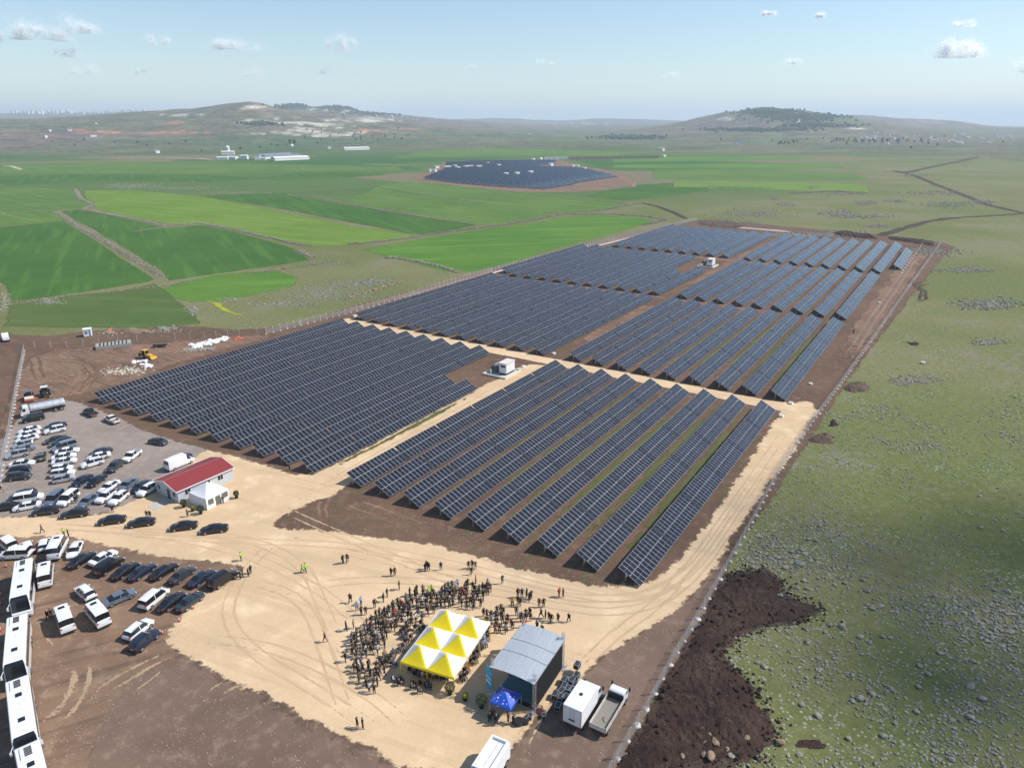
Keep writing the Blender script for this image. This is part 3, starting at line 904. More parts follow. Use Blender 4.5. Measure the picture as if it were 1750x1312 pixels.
for j in range(11):
    k = 10 - j
    solar_row(185.6, 276.6 if j else 276.0, -111.2 - 7.75 * j, ORD[k] + ' solar panel row from the left in the block beyond the sand cross road', 'middle left solar rows', False, 40 + k)
for k in range(9):
    solar_row(186.2, 276.8, -98.5 + 7.62 * k, ORD[k] + ' solar panel row from the left in the right block beyond the sand cross road', 'middle right solar rows', False, 60 + k)
for j in range(11):
    k = 10 - j
    solar_row(283.2 if j < 10 else 287, [345, 333, 377, 377, 377, 377, 377, 377, 377, 377, 374][j], -111.6 - 7.93 * j, ORD[k] + ' solar panel row from the left in the left block around the far transformer hut', 'third left solar rows', False, 80 + k)
for k in range(9):
    solar_row(283.2, 377.2, -99.2 + 7.68 * k, ORD[k] + ' solar panel row from the left in the block right of the far transformer hut', 'third right solar rows', False, 100 + k)
for j in range(9):
    k = 8 - j
    solar_row(386.2, 482.5, -113.0 - 8.0 * j, ORD[k] + ' solar panel row from the left in the farthest left block', 'farthest left solar rows', False, 120 + k)
for k in range(9):
    solar_row(385.2, 482.0, -100.6 + 7.8 * k, ORD[k] + ' solar panel row from the left in the farthest right block', 'farthest right solar rows', False, 140 + k)
solar_row(400.4, 461.6, -30.8, 'short solar panel row at the bend of the perimeter road', 'farthest right solar rows', False, 160)

# ------------------------------------------------------------------ fences
q = NT('wire_mesh')
q.b.inputs['Base Color'].default_value = (.55, .57, .58, 1)
q.b.inputs['Roughness'].default_value = .5
q.b.inputs['Metallic'].default_value = .3
tr = q.n('ShaderNodeBsdfTransparent'); mx = q.n('ShaderNodeMixShader'); mx.inputs[0].default_value = .22
q.l(tr.outputs[0], mx.inputs[1]); q.l(q.b.outputs[0], mx.inputs[2]); q.l(mx.outputs[0], q.out.inputs['Surface'])
M_wire = q.m
M_post = plain('fence_post', (.62, .63, .64), .45, .3, .5, .08)
M_conc = plain('footing_concrete', (.52, .50, .47), .9, 0, .2, .15, 1.5)
fp = MB().box(-.045, .045, -.045, .045, 0, 2.05)
fp.tube((0, 0, 2.02), (.0, .28, 2.36), .035, None, 4)
ME_FPOST = fp.mesh('fence_post', [M_post])
fb = MB()
fb.tube((0, 0, 0), (0, 1.05, 1.5), .035, None, 4).tube((-.03, 0, 1.9), (-.95, .0, .05), .035, None, 4).tube((.03, 0, 1.9), (.95, .0, .05), .035, None, 4)
ME_BRACE = fb.mesh('brace', [M_post])
FOOT = []
for s in range(4):
    rs = np.random.RandomState(s)
    a = MB()
    n = 9
    ring = [(math.cos(2 * math.pi * i / n) * rs.uniform(.28, .55), math.sin(2 * math.pi * i / n) * rs.uniform(.25, .5)) for i in range(n)]
    a.add([(x, y, -.02) for x, y in ring] + [(x * .7, y * .7, .10 + rs.uniform(0, .06)) for x, y in ring] + [(0, 0, .17)],
          [(i, (i + 1) % n, n + (i + 1) % n, n + i) for i in range(n)] + [(n + i, n + (i + 1) % n, 2 * n) for i in range(n)])
    FOOT.append(a.mesh('footing', [M_conc]))
def fence(name, line, spacing, label, seed, foot=True, wire=True, brace_every=0, lean=1.0):
    rs = random.Random(seed)
    root = empty(name, line[0])
    tag(root, label, 'fence')
    o0 = Vector(line[0])
    pts = []
    for a, b in zip(line, line[1:]):
        L = (b - a).length
        k = max(1, round(L / spacing))
        for i in range(k):
            pts.append((a.lerp(b, i / k), (b - a).normalized()))
    pts.append((line[-1], (line[-1] - line[-2]).normalized()))
    V, F = [], []
    for i, (p_, d) in enumerate(pts):
        rz = math.atan2(d.y, d.x) + (math.pi if lean < 0 else 0)
        obj('post', ME_FPOST, root, p_ - o0, (rs.gauss(0, .02), rs.gauss(0, .02), rz))
        if foot:
            f_ = obj('footing', FOOT[rs.randrange(4)], root, p_ - o0, (0, 0, rs.uniform(0, 6)))
            f_.scale = (rs.uniform(.7, 1.3),) * 2 + (1,)
        if brace_every and i % brace_every == brace_every // 2:
            obj('brace', ME_BRACE, root, p_ - o0, (0, 0, rz))
        q_ = p_ - o0
        V += [(q_.x, q_.y, .04), (q_.x, q_.y, 1.0 + rs.uniform(-.02, .02)), (q_.x, q_.y, 1.98)]
        if i:
            F += [(3 * i - 3, 3 * i, 3 * i + 1, 3 * i - 2), (3 * i - 2, 3 * i + 1, 3 * i + 2, 3 * i - 1)]
    if wire:
        obj('wire_mesh', np_mesh('wire_mesh', V, F, [M_wire]), root)
    return root
cF = crop(1050, 800, .4)
FENCE_R = [P(990, 1420), cF(15, 1240), cF(140, 1030), cF(240, 840), cF(330, 690), cF(430, 515), cF(590, 230), cF(700, 20), cE(330, 960), cE(480, 760), cE(700, 450), cE(1000, 20), P(1585, 447), P(1607, 416)]
fence('wire_fence', FENCE_R, 3.0, 'long grey wire fence between the sand road and the rocky pasture', 1, True, True, 9, -1)
FENCE_B = [P(455, 571), P(590, 537), P(700, 506), P(840, 464), P(900, 448), P(1040, 413), P(1190, 376)]
fence('wire_fence', FENCE_B, 3.0, 'grey wire fence between the solar rows and the bright green wheat field', 2, True, True, 10)
fence('wire_fence', [P(42, 600), P(30, 660), P(17, 735), P(5, 795), P(-3, 850)], 2.6, 'grey wire fence at the left edge of the car park', 3, True, True, 7)
fence('fence_post_line', [P(60, 595), P(115, 594), P(170, 590), P(235, 585)], 5.0, 'bare fence posts without wire above the digger yard', 4, False, False)
fence('fence_post_line', [P(300, 580), P(350, 578), P(410, 574), P(440, 571)], 4.2, 'bare fence posts behind the white bags', 5, False, False)
# white kerb line lying along the back fence
strip('kerb_line', [P(840, 467), P(930, 443), P(1000, 426), P(1050, 413), P(1150, 389)], 1.0, .075, plain('kerb_white', (.62, .60, .56), .8), .3, 4, .2, 5)

# ------------------------------------------------------------------ stones
ico = bmesh.new(); bmesh.ops.create_icosphere(ico, subdivisions=1, radius=1.0)
ICO_V = np.array([v.co[:] for v in ico.verts]); ICO_F = np.array([[v.index for v in f.verts] for f in ico.faces]); ico.free()
ico = bmesh.new(); bmesh.ops.create_icosphere(ico, subdivisions=2, radius=1.0)
ICO2_V = np.array([v.co[:] for v in ico.verts]); ICO2_F = np.array([[v.index for v in f.verts] for f in ico.faces]); ico.free()
def stone_mat(name, c1, c2):
    q = NT(name)
    tc = q.pos()
    f = q.noise(tc, .9, 3.0, .7)
    g = q.noise(tc, 5.0, 2.0, .7)
    q.l(q.mix(1.0, q.mix(q.ramp(f, .35, .65), c1, c2), q.math('ADD', .6, q.math('MULTIPLY', g, .8)), 'MULTIPLY'), q.b.inputs['Base Color'])
    q.b.inputs['Roughness'].default_value = .95
    q.b.inputs['Specular IOR Level'].default_value = .15
    return q.m
M_stone = stone_mat('basalt_stone', (.32, .30, .245), (.21, .20, .165))
M_stone_d = stone_mat('wall_stone', (.33, .29, .23), (.19, .165, .135))
M_stone_b = stone_mat('brown_stone', (.33, .23, .16), (.22, .15, .11))
def stones(name, pts, sizes, mat, seed, flat=.62):
    rs = np.random.RandomState(seed)
    n = len(pts)
    nv = len(ICO_V)
    V = np.repeat(ICO_V[None], n, 0) * rs.uniform(.72, 1.25, (n, nv, 1))
    sc = np.stack([rs.uniform(.75, 1.3, n), rs.uniform(.65, 1.1, n), rs.uniform(.5, 1.0, n) * flat * 1.3], 1) * np.array(sizes)[:, None] * .5
    V = V * sc[:, None, :]
    a = rs.uniform(0, 6.28, n)
    ca_, sa_ = np.cos(a)[:, None], np.sin(a)[:, None]
    x, y = V[:, :, 0] * ca_ - V[:, :, 1] * sa_, V[:, :, 0] * sa_ + V[:, :, 1] * ca_
    P0 = np.array([(p_[0], p_[1], p_[2] if len(p_) > 2 else 0.0) for p_ in pts])
    V = np.stack([x + P0[:, None, 0], y + P0[:, None, 1], V[:, :, 2] + P0[:, None, 2] + sc[:, None, 2] * .35], 2).reshape(-1, 3)
    F = (ICO_F[None] + (np.arange(n) * nv)[:, None, None]).reshape(-1, 3)
    return np_mesh(name, V, F, [mat])
def inpoly(p_, poly):
    x, y = p_[0], p_[1]
    c_ = False
    n = len(poly)
    for i in range(n):
        x1, y1 = poly[i][0], poly[i][1]
        x2, y2 = poly[i - 1][0], poly[i - 1][1]
        if (y1 > y) != (y2 > y) and x < (x2 - x1) * (y - y1) / (y2 - y1) + x1:
            c_ = not c_
    return c_
rs = np.random.RandomState(5)
def fence_x(y):
    for a, b in zip(FENCE_R, FENCE_R[1:]):
        if min(a.y, b.y) <= y <= max(a.y, b.y):
            return a.x + (b.x - a.x) * (y - a.y) / (b.y - a.y)
    return FENCE_R[0].x
pts, sz = [], []
tries = 0
while len(pts) < 34000 and tries < 190000:
    tries += 1
    y = 45 + 190 * rs.uniform() ** 1.5
    x = rs.uniform(fence_x(y) + 1.2, fence_x(y) + 30 + y * .75)
    n = .5 + .5 * mnoise.fractal((x / 16, y / 16, 5.0), 1.0, 2.0, 4) + .25 * mnoise.noise((x / 45, y / 45, 2.0))
    d = max(.05, min(1.0, (n - .28) * 2.0)) * (1.0 if y < 130 else max(.08, 1 - (y - 130) / 90))
    if rs.uniform() > d: continue
    pts.append((x, y)); sz.append(.15 + .40 * rs.uniform() ** 2.2 + (.35 * rs.uniform() ** 1.5 if n > .72 else 0))
HEAP_ZONE = [cF(*a) for a in [(640, 425), (725, 480), (725, 540), (870, 585), (900, 612), (780, 655), (650, 668), (505, 725), (480, 765), (450, 800), (560, 895), (600, 925), (605, 1000), (670, 1040), (680, 1110), (650, 1210), (600, 1240), (300, 1290), (0, 1500), (-200, 1600), (140, 1035), (430, 515), (500, 455)]]
hz2 = [(p_.x, p_.y) for p_ in HEAP_ZONE]
keep = [i for i in range(len(pts)) if not inpoly(pts[i], hz2)]
tag(obj('field_stones', stones('field_stones', [pts[i] for i in keep], [sz[i] for i in keep], M_stone, 1)), 'countless small grey stones strewn over the rocky pasture', 'stones', None, 'stuff')
# gathered stone patches farther out in the pasture and on the rough ground left of the plant: px centre, half size, count, stone size
PATCH = [(1590, 440 - 10, 60, 5, 260, 1.1), (1690, 520, 60, 9, 420, .9), (1690, 585, 30, 5, 160, .7), (1560, 650, 40, 9, 300, .5), (1290, 370 - 4, 60, 8, 420, 1.1), (1345, 350, 18, 4, 120, 1.2), (1440, 330, 40, 4, 220, 1.3), (1480, 347, 20, 4, 130, 1.3), (1435, 365, 25, 7, 200, 1.3),
         (1405, 366, 6, 3, 40, 1.3), (1480, 370, 45, 4, 200, 1.2), (1530, 344, 18, 3, 80, 1.3), (1620, 350, 45, 6, 260, 1.2), (1500, 387, 25, 3, 90, 1.1), (1390, 312 + 9, 12, 3, 50, 1.4), (1325, 340, 9, 3, 40, 1.3), (1680, 345, 20, 3, 80, 1.2), (1360, 402, 70, 4, 500, 1.2), (1440, 400, 40, 6, 300, 1.2),
         (1230, 384, 45, 4, 260, 1.0), (1650, 462, 55, 5, 220, .9), (1560, 300, 30, 3, 120, 1.5), (1600, 330, 60, 4, 160, 1.4),
         (560, 505, 95, 16, 900, .55), (600, 487, 70, 10, 450, .6), (490, 520, 50, 7, 260, .6), (640, 480, 45, 5, 200, .7), (395, 512, 18, 4, 60, .6), (330, 530, 12, 9, 120, .7), (225, 318, 50, 5, 260, 1.2), (300, 322, 90, 4, 260, 1.1), (400, 330, 60, 3, 160, 1.1), (85, 515, 25, 5, 120, .7), (560, 450, 60, 5, 120, .7), (8, 515, 8, 14, 90, .8), (1240, 380, 50, 4, 200, 1.0)]
pts, sz = [], []
for (x, y, w, h, n, s) in PATCH:
    for _ in range(int(n * 1.5)):
        p_ = P(x + rs.normal() * w * .5, y + rs.normal() * h * .5)
        pts.append((p_.x, p_.y)); sz.append(s * (.55 + .95 * rs.uniform() ** 2))
tag(obj('stone_patches', stones('stone_patches', pts, sz, M_stone, 2)), 'patches of grey rubble scattered over the far pasture', 'stones', None, 'stuff')
# low dry stone walls between the fields
def rubble_wall(line, width, size, dens, label, seed, mat=None):
    rs = np.random.RandomState(seed)
    L = resample(line, 3.0, .8, False, seed)
    pts, sz = [], []
    for a, b in zip(L, L[1:]):
        d = (b - a)
        nn = Vector((-d.y, d.x)).normalized()
        for _ in range(int(d.length * dens)):
            t = rs.normal() * width * .32
            q_ = a + d * rs.uniform() + nn * t
            s = size * (.45 + .8 * rs.uniform() ** 1.6)
            pts.append((q_.x, q_.y, max(0.0, (1 - abs(t) / (width * .6))) * rs.uniform(0, .55) * size)); sz.append(s)
    return tag(obj('stone_wall', stones('stone_wall', pts, sz, mat or M_stone_d, seed, .75)), label, 'wall', 'rubble field walls')
WALLS = [
    (cA, [(320, 410), (345, 450), (402, 476), (352, 494), (430, 510), (520, 527), (610, 545), (700, 566), (780, 560), (860, 556), (1000, 582), (1150, 616), (1250, 640), (1330, 652)], 2.6, 1.0, 4.5, 'winding rubble wall below the lime green field'),
    (cA, [(235, 505), (290, 535), (330, 570), (480, 650), (560, 700), (640, 745), (692, 786)], 3.0, .85, 4, 'rubble wall between the two dark green fields'),
    (cA, [(570, 590), (630, 582), (692, 576)], 1.8, .8, 5, 'short rubble spur reaching into the dark green field'),
    (cB, [(-15, 808), (120, 800), (250, 784), (500, 746), (620, 730), (750, 714), (900, 690), (1050, 660), (1150, 650), (1250, 640), (1380, 615), (1450, 604)], 3.0, 1.0, 5, 'long rubble wall above the bright green field by the fence'),
    (cB, [(0, 610), (100, 632), (200, 650), (330, 670), (450, 690), (620, 714)], 2.2, 1.0, 3.5, 'thin rubble wall above the dark strip of wheat'),
    (cB, [(150, 528), (300, 555), (400, 570), (500, 585), (660, 606)], 2.2, 1.0, 3, 'thin rubble wall below the distant solar farm'),
    (cB, [(960, 650), (1100, 662), (1300, 660), (1400, 668), (1480, 672), (1570, 690), (1450, 716)], 3.5, 1.0, 4, 'rubble wall ending by the far corner of the fence'),
    (cA, [(55, 892), (200, 876), (350, 857), (520, 842), (700, 822), (830, 802)], 2.0, .6, 3.5, 'low rubble wall above the olive field'),
    (cA, [(1050, 772), (1200, 752), (1340, 732), (1420, 715)], 2.4, .7, 4, 'rubble wall over the small bright field'),
    (crop(0, 0, 1), [(659, 440), (690, 443), (734, 451), (772, 462), (786, 466)], 2.4, .95, 7, 'rubble wall running into the back fence'),
    (cA, [(1270, 668), (1310, 690), (1340, 700)], 3.0, .9, 6, 'rubble heap at the meeting of four field corners'),
    (cB, [(640, 560 - 30), (900, 560), (1100, 585), (1380, 606)], 1.8, .9, 1.6, 'broken rubble line over the middle green field'),
    (cD, [(180, 490), (290, 497), (480, 502)], 2.0, 1.1, 2.5, 'rubble line below the far light green strip'),
    (cD, [(590, 527), (720, 520), (800, 515), (950, 528)], 5, 1.2, 6, 'rubble wall at the edge of the far light green strip'),
    (cA, [(-20, 516), (120, 508), (230, 500)], 1.6, .8, 1.6, 'faint rubble line at the far left fields'),
    (cA, [(1220, 432), (1350, 455), (1450, 470), (1570, 486), (1750, 512)], 1.8, .9, 2.5, 'rubble line above the long dark strip of wheat'),
]
for i, (fn, ln, w, s, d, lab) in enumerate(WALLS):
    rubble_wall([fn(*a) for a in ln], w * 1.25, s, d * 1.35, lab, 300 + i)
# single boulders in the near pasture
BOULD = []
for s in range(5):
    r_ = np.random.RandomState(40 + s)
    v = ICO2_V.copy()
    off = np.array([1 + .28 * mnoise.noise((p_[0] * 1.3 + s * 7, p_[1] * 1.3, p_[2] * 1.3)) + r_.uniform(-.05, .05) for p_ in v])
    BOULD.append(np_mesh('boulder', v * off[:, None] * np.array([.55, .42, .32]), ICO2_F, [M_stone, M_stone_b][s // 4: s // 4 + 1]))
BP = [(790, 412, 1.7), (730, 428, 1.1), (700, 385, .9), (755, 358, .9), (798, 350, .9), (810, 482, .9), (780, 512, .8), (820, 515, .8), (708, 545, 1.0), (920, 668, .9), (975, 680, 1.2), (1050, 722, 1.0), (825, 745, 1.1), (1090, 745, .8), (900, 702, .7), (820, 692, .7),
      (1060, 478, 1.0), (1080, 525, 1.1), (940, 500, .8), (985, 490, .9), (1145, 720, .9), (1180, 725, .8), (870, 470, .7), (1680, 530, 1.2), (1620, 520, .9), (1560, 120, .9), (1565, 255, 1.0), (1660, 268, .8), (830, 305, 1.0), (860, 310, .9), (930, 312, .7), (680, 285, .7),
      (1520, 935, 1.2), (1570, 985, 1.1), (1300, 935, .9), (1340, 880, .9), (1305, 845, .9), (1100, 965, 1.1), (1050, 985, 1.2), (1015, 995, .9), (1075, 990, .8), (1520, 1065, 1.1), (1440, 1080, .9), (1555, 1085, .8), (1150, 1145, 1.0), (1290, 1040, .9), (800, 1010, .9), (870, 1060, 1.0),
      (1180, 945, .8), (1015, 885, .8), (640, 850, 1.0), (610, 830, .8), (670, 860, .7), (1390, 790, .9), (1530, 825, .9), (1440, 1245, .8), (1200, 1090, .7), (1700, 700, .8), (1250, 600, .7), (1100, 600, 1.0), (1140, 590, .8), (500, 1230, .9), (790, 1225, .8), (1000, 1155, .8)]
r_ = random.Random(3)
for (x, y, s) in BP:
    p_ = cF(x, y)
    o = obj('boulder', BOULD[r_.randrange(4)], None, p_ + Vector((0, 0, s * .14)), (r_.uniform(-.2, .2), r_.uniform(-.2, .2), r_.uniform(0, 6)))
    o.scale = (s * .95, s * .95, s * .8)
    tag(o, 'grey lichen covered boulder lying in the rocky pasture outside the wire fence', 'boulder', 'boulders in the pasture')
for (x, y, s) in [(430, 1180, 1.3), (390, 1178, .8), (410, 1150, .9), (410, 1240, 1.5), (380, 1228, .9), (290, 1235, .8), (565, 1160, 1.0), (710, 1178, 1.2), (480, 1205, .8), (220, 1090, .7), (222, 1108, .8)]:
    p_ = cF(x, y)
    o = obj('boulder', BOULD[4], None, p_ + Vector((0, 0, s * .3)), (r_.uniform(-.3, .3), r_.uniform(-.3, .3), r_.uniform(0, 6)))
    o.scale = (s * .8, s * .8, s * .8)
    tag(o, 'brown boulder dug up on the turned earth beside the fence', 'boulder', 'boulders on the turned earth')

# ------------------------------------------------------------------ heaps of turned earth
def mound(name, poly, hmax, res, mat, label, seed, edge=2.0, rough=.35, cat='earth heap', kind=None):
    poly = [(p_[0], p_[1]) for p_ in poly]
    xs = [p_[0] for p_ in poly]; ys = [p_[1] for p_ in poly]
    X = np.arange(min(xs), max(xs), res); Y = np.arange(min(ys), max(ys), res)
    segs = [(poly[i - 1], poly[i]) for i in range(len(poly))]
    A = np.array([s[0] for s in segs]); B = np.array([s[1] for s in segs])
    idx = {}
    V, F = [], []
    for i, x in enumerate(X):
        for j, y in enumerate(Y):
            w = 1.7 * mnoise.noise((x * .3, y * .3, seed)) + .8 * mnoise.noise((x * 1.7, y * 1.7, seed)), 1.7 * mnoise.noise((x * .3, y * .3, seed + 7)) + .8 * mnoise.noise((x * 1.7, y * 1.7, seed + 5))
            if not inpoly((x + w[0], y + w[1]), poly): continue
            pt = np.array([x, y]); d_ = B - A
            t = np.clip(((pt - A) * d_).sum(1) / (d_ * d_).sum(1), 0, 1)
            ds = np.sqrt((((A + d_ * t[:, None]) - pt) ** 2).sum(1)).min()
            e = min(1.0, max(0.0, ds - .25) / edge); e = e * e * (3 - 2 * e)
            n = .5 + .5 * mnoise.fractal((x / 5, y / 5, seed), 1.0, 2.0, 4)
            m = mnoise.fractal((x * 1.3, y * 1.3, seed + 3), .8, 2.1, 4)
            idx[(i, j)] = len(V)
            V.append((x, y, .05 - (.12 if ds < .3 else 0) + e * hmax * (.25 + .75 * n) + rough * (.15 + e) * (m + .25) * .5))
    for (i, j), a in idx.items():
        if (i + 1, j) in idx and (i, j + 1) in idx and (i + 1, j + 1) in idx:
            F.append((a, idx[(i + 1, j)], idx[(i + 1, j + 1)], idx[(i, j + 1)]))
    o = obj(name, np_mesh(name, V, F, [mat]))
    if kind:
        o['kind'] = kind
    else:
        tag(o, label, cat)
    return o
hp = [p_ for p_ in HEAP_ZONE]
hp = [cF(*a) for a in [(640, 425), (725, 480), (725, 540), (870, 585), (900, 612), (780, 655), (650, 668), (505, 725), (480, 765), (450, 800), (560, 895), (600, 925), (605, 1000), (670, 1040), (680, 1110), (650, 1210), (600, 1240), (300, 1290), (60, 1400), (-90, 1450), (18, 1232), (142, 1034), (242, 842), (332, 692), (430, 520), (500, 450)]]
sheet('dark_earth', hp[:-8] + [cF(*a) for a in [(-110, 1450), (0, 1222), (128, 1022), (228, 832), (318, 682), (418, 512), (492, 446)]], .034, M_ds, 3.0, 1.0, .8, 61, 1)
mound('turned_earth', hp, .55, .36, M_heap, 'dark freshly turned earth spread along the outside of the fence', 11, 3.0, .35)
# clods thrown round the rim of the turned earth
rs = np.random.RandomState(15)
cp, cz = [], []
hp2 = smooth_poly(hp, 1)
for i in range(len(hp2)):
    a, b = hp2[i], hp2[(i + 1) % len(hp2)]
    for _ in range(int((b - a).length * 9)):
        q_ = a.lerp(b, rs.uniform()) + Vector((rs.normal() * .9, rs.normal() * .9))
        if q_.x > fence_x(q_.y) + .4:
            cp.append((q_.x, q_.y, .02)); cz.append(.15 + .45 * rs.uniform() ** 2)
for _ in range(1500):
    q_ = (rs.uniform(hp2[0].x - 25, hp2[0].x + 25), rs.uniform(45, 105))
    if inpoly(q_, hz2) and q_[0] > fence_x(q_[1]) + .6:
        cp.append((q_[0], q_[1], .35)); cz.append(.2 + .5 * rs.uniform() ** 2)
tag(obj('earth_clods', stones('earth_clods', cp, cz, M_heap, 31, .8)), 'dark clods strewn round the turned earth', 'clods', None, 'stuff')
mound('turned_earth', [cF(*a) for a in [(740, 1150), (820, 1110), (900, 1150), (945, 1170), (900, 1205), (800, 1205), (730, 1190)]], .35, .45, M_heap, 'small tongue of dark earth in the pasture at the bottom edge', 12, 1.5, .3)
M_heap2 = ground_mat('spoil_brown', (.115, .078, .058), (.085, .058, .045), (.16, .11, .08), .12, .9, 3.2, None, (1.8, .14, (.28, .23, .18), .3), False, .5, 1.0, .6, .3)
mound('earth_heap', [cE(*a) for a in [(540, 690), (620, 665), (700, 670), (740, 700), (710, 740), (600, 745), (530, 720)]], 1.2, .6, M_heap2, 'brown earth heap beside the fence near the road corner', 13, 2.5, .5)
mound('earth_heap', [cE(*a) for a in [(300, 1050), (380, 1010), (460, 1000), (515, 1050), (490, 1085), (380, 1085), (310, 1070)]], 1.3, .5, M_heap2, 'brown clod heap outside the fence beside the sand road', 14, 2.0, .6)
mound('earth_heap', [cE(*a) for a in [(450, 920), (510, 915), (535, 960), (480, 990), (440, 960)]], .8, .5, M_heap, 'small dark earth heap outside the fence by a bent pole', 15, 1.6, .5)
mound('earth_heap', [cE(*a) for a in [(960, 405), (1040, 402), (1080, 425), (1000, 435)]], .5, .6, M_heap, 'dark scrape of earth alone in the green pasture', 16, 2.0, .4)
cH = crop(1140, 370, 460 / 1750)
mound('earth_heap', [cH(*a) for a in [(1050, 110), (1150, 95), (1250, 115), (1360, 130), (1380, 150), (1250, 140), (1120, 132)]], 2.0, 1.2, M_heap, 'long dark spoil ridge behind the farthest solar rows', 17, 4, .8)
mound('earth_heap', [cH(*a) for a in [(200, 30), (400, 35), (520, 55), (480, 75), (300, 70), (190, 50)]], 1.2, 1.2, M_heap2, 'brown spoil ridge by the far fence corner', 18, 4, .7)
mound('earth_heap', [cH(*a) for a in [(1420, 130), (1600, 145), (1750, 165), (1740, 195), (1600, 175), (1440, 150)]], 1.2, 1.2, M_heap, 'dark spoil ridge outside the bend of the perimeter road', 19, 4, .7)
cJ = crop(0, 540, 440 / 1750)
mound('earth_heap', [cJ(*a) for a in [(820, 95), (900, 75), (1000, 90), (1060, 110), (980, 125), (860, 115)]], 1.0, .6, ground_mat('spoil_tan', (.24, .18, .12), (.2, .15, .1), None, .1, .8, 3, None, None, False), 'tan earth heap behind the stacked concrete blocks', 20, 2.0, .5)

# loose pale stones on the bare yards
rs = np.random.RandomState(44)
lp, lz = [], []
for poly, n, s0 in [([(0, 930), (420, 980), (290, 1100), (700, 1330), (-100, 1400)], 2600, .13), ([(1240, 950), (1050, 1115), (860, 1320), (1040, 1320), (1200, 1040)], 900, .13), ([(60, 600), (420, 575), (330, 615), (150, 675), (20, 700)], 900, .22), ([(470, 898), (590, 838), (1060, 990), (1020, 1000), (760, 932)], 900, .13),
                    ([(1330, 700), (1440, 560), (1500, 470), (1530, 470), (1400, 690)], 700, .25), ([(820, 640), (900, 625), (930, 618), (800, 675)], 200, .15)]:
    pp = [(P(*a).x, P(*a).y) for a in poly]
    x0, x1 = min(a for a, b in pp), max(a for a, b in pp); y0, y1 = min(b for a, b in pp), max(b for a, b in pp)
    k = 0
    for _ in range(n * 8):
        if k >= n: break
        x, y = rs.uniform(x0, x1), rs.uniform(y0, y1)
        if inpoly((x, y), pp) and .5 + .5 * mnoise.noise((x / 7, y / 7, 3.0)) > rs.uniform(.2, .9):
            lp.append((x, y, .045)); lz.append(s0 * (.5 + 1.2 * rs.uniform() ** 2)); k += 1
tag(obj('loose_stones', stones('loose_stones', lp, lz, stone_mat('pale_rubble', (.40, .33, .25), (.28, .22, .17)), 45, .6)), 'countless small pale stones lying on the bare yards', 'stones', None, 'stuff')

# ------------------------------------------------------------------ vehicles
def paint(name, col, metal=0.0):
    return plain('paint_' + name, col, .32, metal, .5, .04, 1.0, .6)
PAINT = {'white': paint('white', (.74, .745, .75)), 'black': paint('black', (.008, .008, .010)), 'navy': paint('navy', (.012, .018, .042)), 'charcoal': paint('charcoal', (.035, .037, .042)), 'grey': paint('grey', (.12, .125, .135), .3),
         'silver': paint('silver', (.46, .48, .50), .4), 'steel': paint('steel', (.17, .21, .27), .4), 'teal': paint('teal', (.03, .045, .05), .2), 'olive': paint('olive', (.10, .105, .075)), 'beige': paint('beige', (.62, .58, .52)),
         'cream': paint('cream', (.70, .69, .65)), 'bluegrey': paint('bluegrey', (.23, .27, .32), .3), 'wine': paint('wine', (.06, .022, .022)), 'brown': paint('brown', (.075, .062, .052), .2), 'yellow': paint('yellow', (.62, .36, .03)), 'orange': paint('orange', (.62, .16, .05))}
M_vglass = plain('vehicle_glass', (.012, .014, .018), .08, 0, .6, 0)
M_tyre = plain('tyre', (.018, .018, .018), .85, 0, .2, .1)
M_rim = plain('rim', (.50, .51, .52), .3, .7, .5, .05)
M_lamp = plain('headlamp', (.70, .72, .74), .15, 0, .6, 0)
M_tail = plain('tail_lamp', (.38, .012, .012), .25, 0, .5, 0)
M_plate = plain('number_plate', (.72, .72, .70), .5, 0, .3, 0)
M_trim = plain('black_trim', (.02, .02, .021), .6, 0, .3, .05)
def loft(st, segs):
    """stations along x -> body, windscreen, rear window and side windows as meshes that share one skin"""
    V = []
    for (x, wb, zl, zb, wt_, zt) in st:
        h = zb - zl
        half = [(0, zl), (wb * .86, zl), (wb, zl + .2 * h), (wb * 1.0, zl + .66 * h), (wb * .965, zb), (wt_, zt - .05), (wt_ * .80, zt - .008), (0, zt + .022)]
        ring = [(x, y, z) for y, z in half] + [(x, -y, z) for y, z in half[6:0:-1]]
        V += ring
    n = 14
    out = {'body': [], 'windscreen': [], 'rear_window': [], 'side_window_l': [], 'side_window_r': []}
    for i, sg in enumerate(segs):
        for k in range(n):
            f = (i * n + k, i * n + (k + 1) % n, (i + 1) * n + (k + 1) % n, (i + 1) * n + k)
            t = 'body'
            if k in (5, 6, 7, 8):
                t = 'windscreen' if 'w' in sg else 'rear_window' if 'r' in sg else 'body'
            elif k == 4 and 's' in sg: t = 'side_window_l'
            elif k == 9 and 's' in sg: t = 'side_window_r'
            out[t].append(f)
    out['body'].append(tuple(range(n - 1, -1, -1)))
    out['body'].append(tuple((len(st) - 1) * n + k for k in range(n)))
    return V, out
def part_mesh(name, V, F, mat):
    used = sorted({i for f in F for i in f})
    mp = {a: b for b, a in enumerate(used)}
    me = bpy.data.meshes.new(name)
    me.from_pydata([V[i] for i in used], [], [tuple(mp[i] for i in f) for f in F])
    me.materials.append(mat)
    bm = bmesh.new(); bm.from_mesh(me); bmesh.ops.recalc_face_normals(bm, faces=bm.faces)
    bm.to_mesh(me); bm.free()
    c = Vector((0, 0, .7))
    if name != 'body' and len(me.polygons):
        p_ = me.polygons[0]
        out = p_.center - Vector((p_.center.x * .6, 0, .7))
        if p_.normal.dot(out) < 0:
            me.flip_normals()
    me.polygons.foreach_set('use_smooth', [True] * len(me.polygons))
    me.set_sharp_from_angle(angle=R(38))
    return me
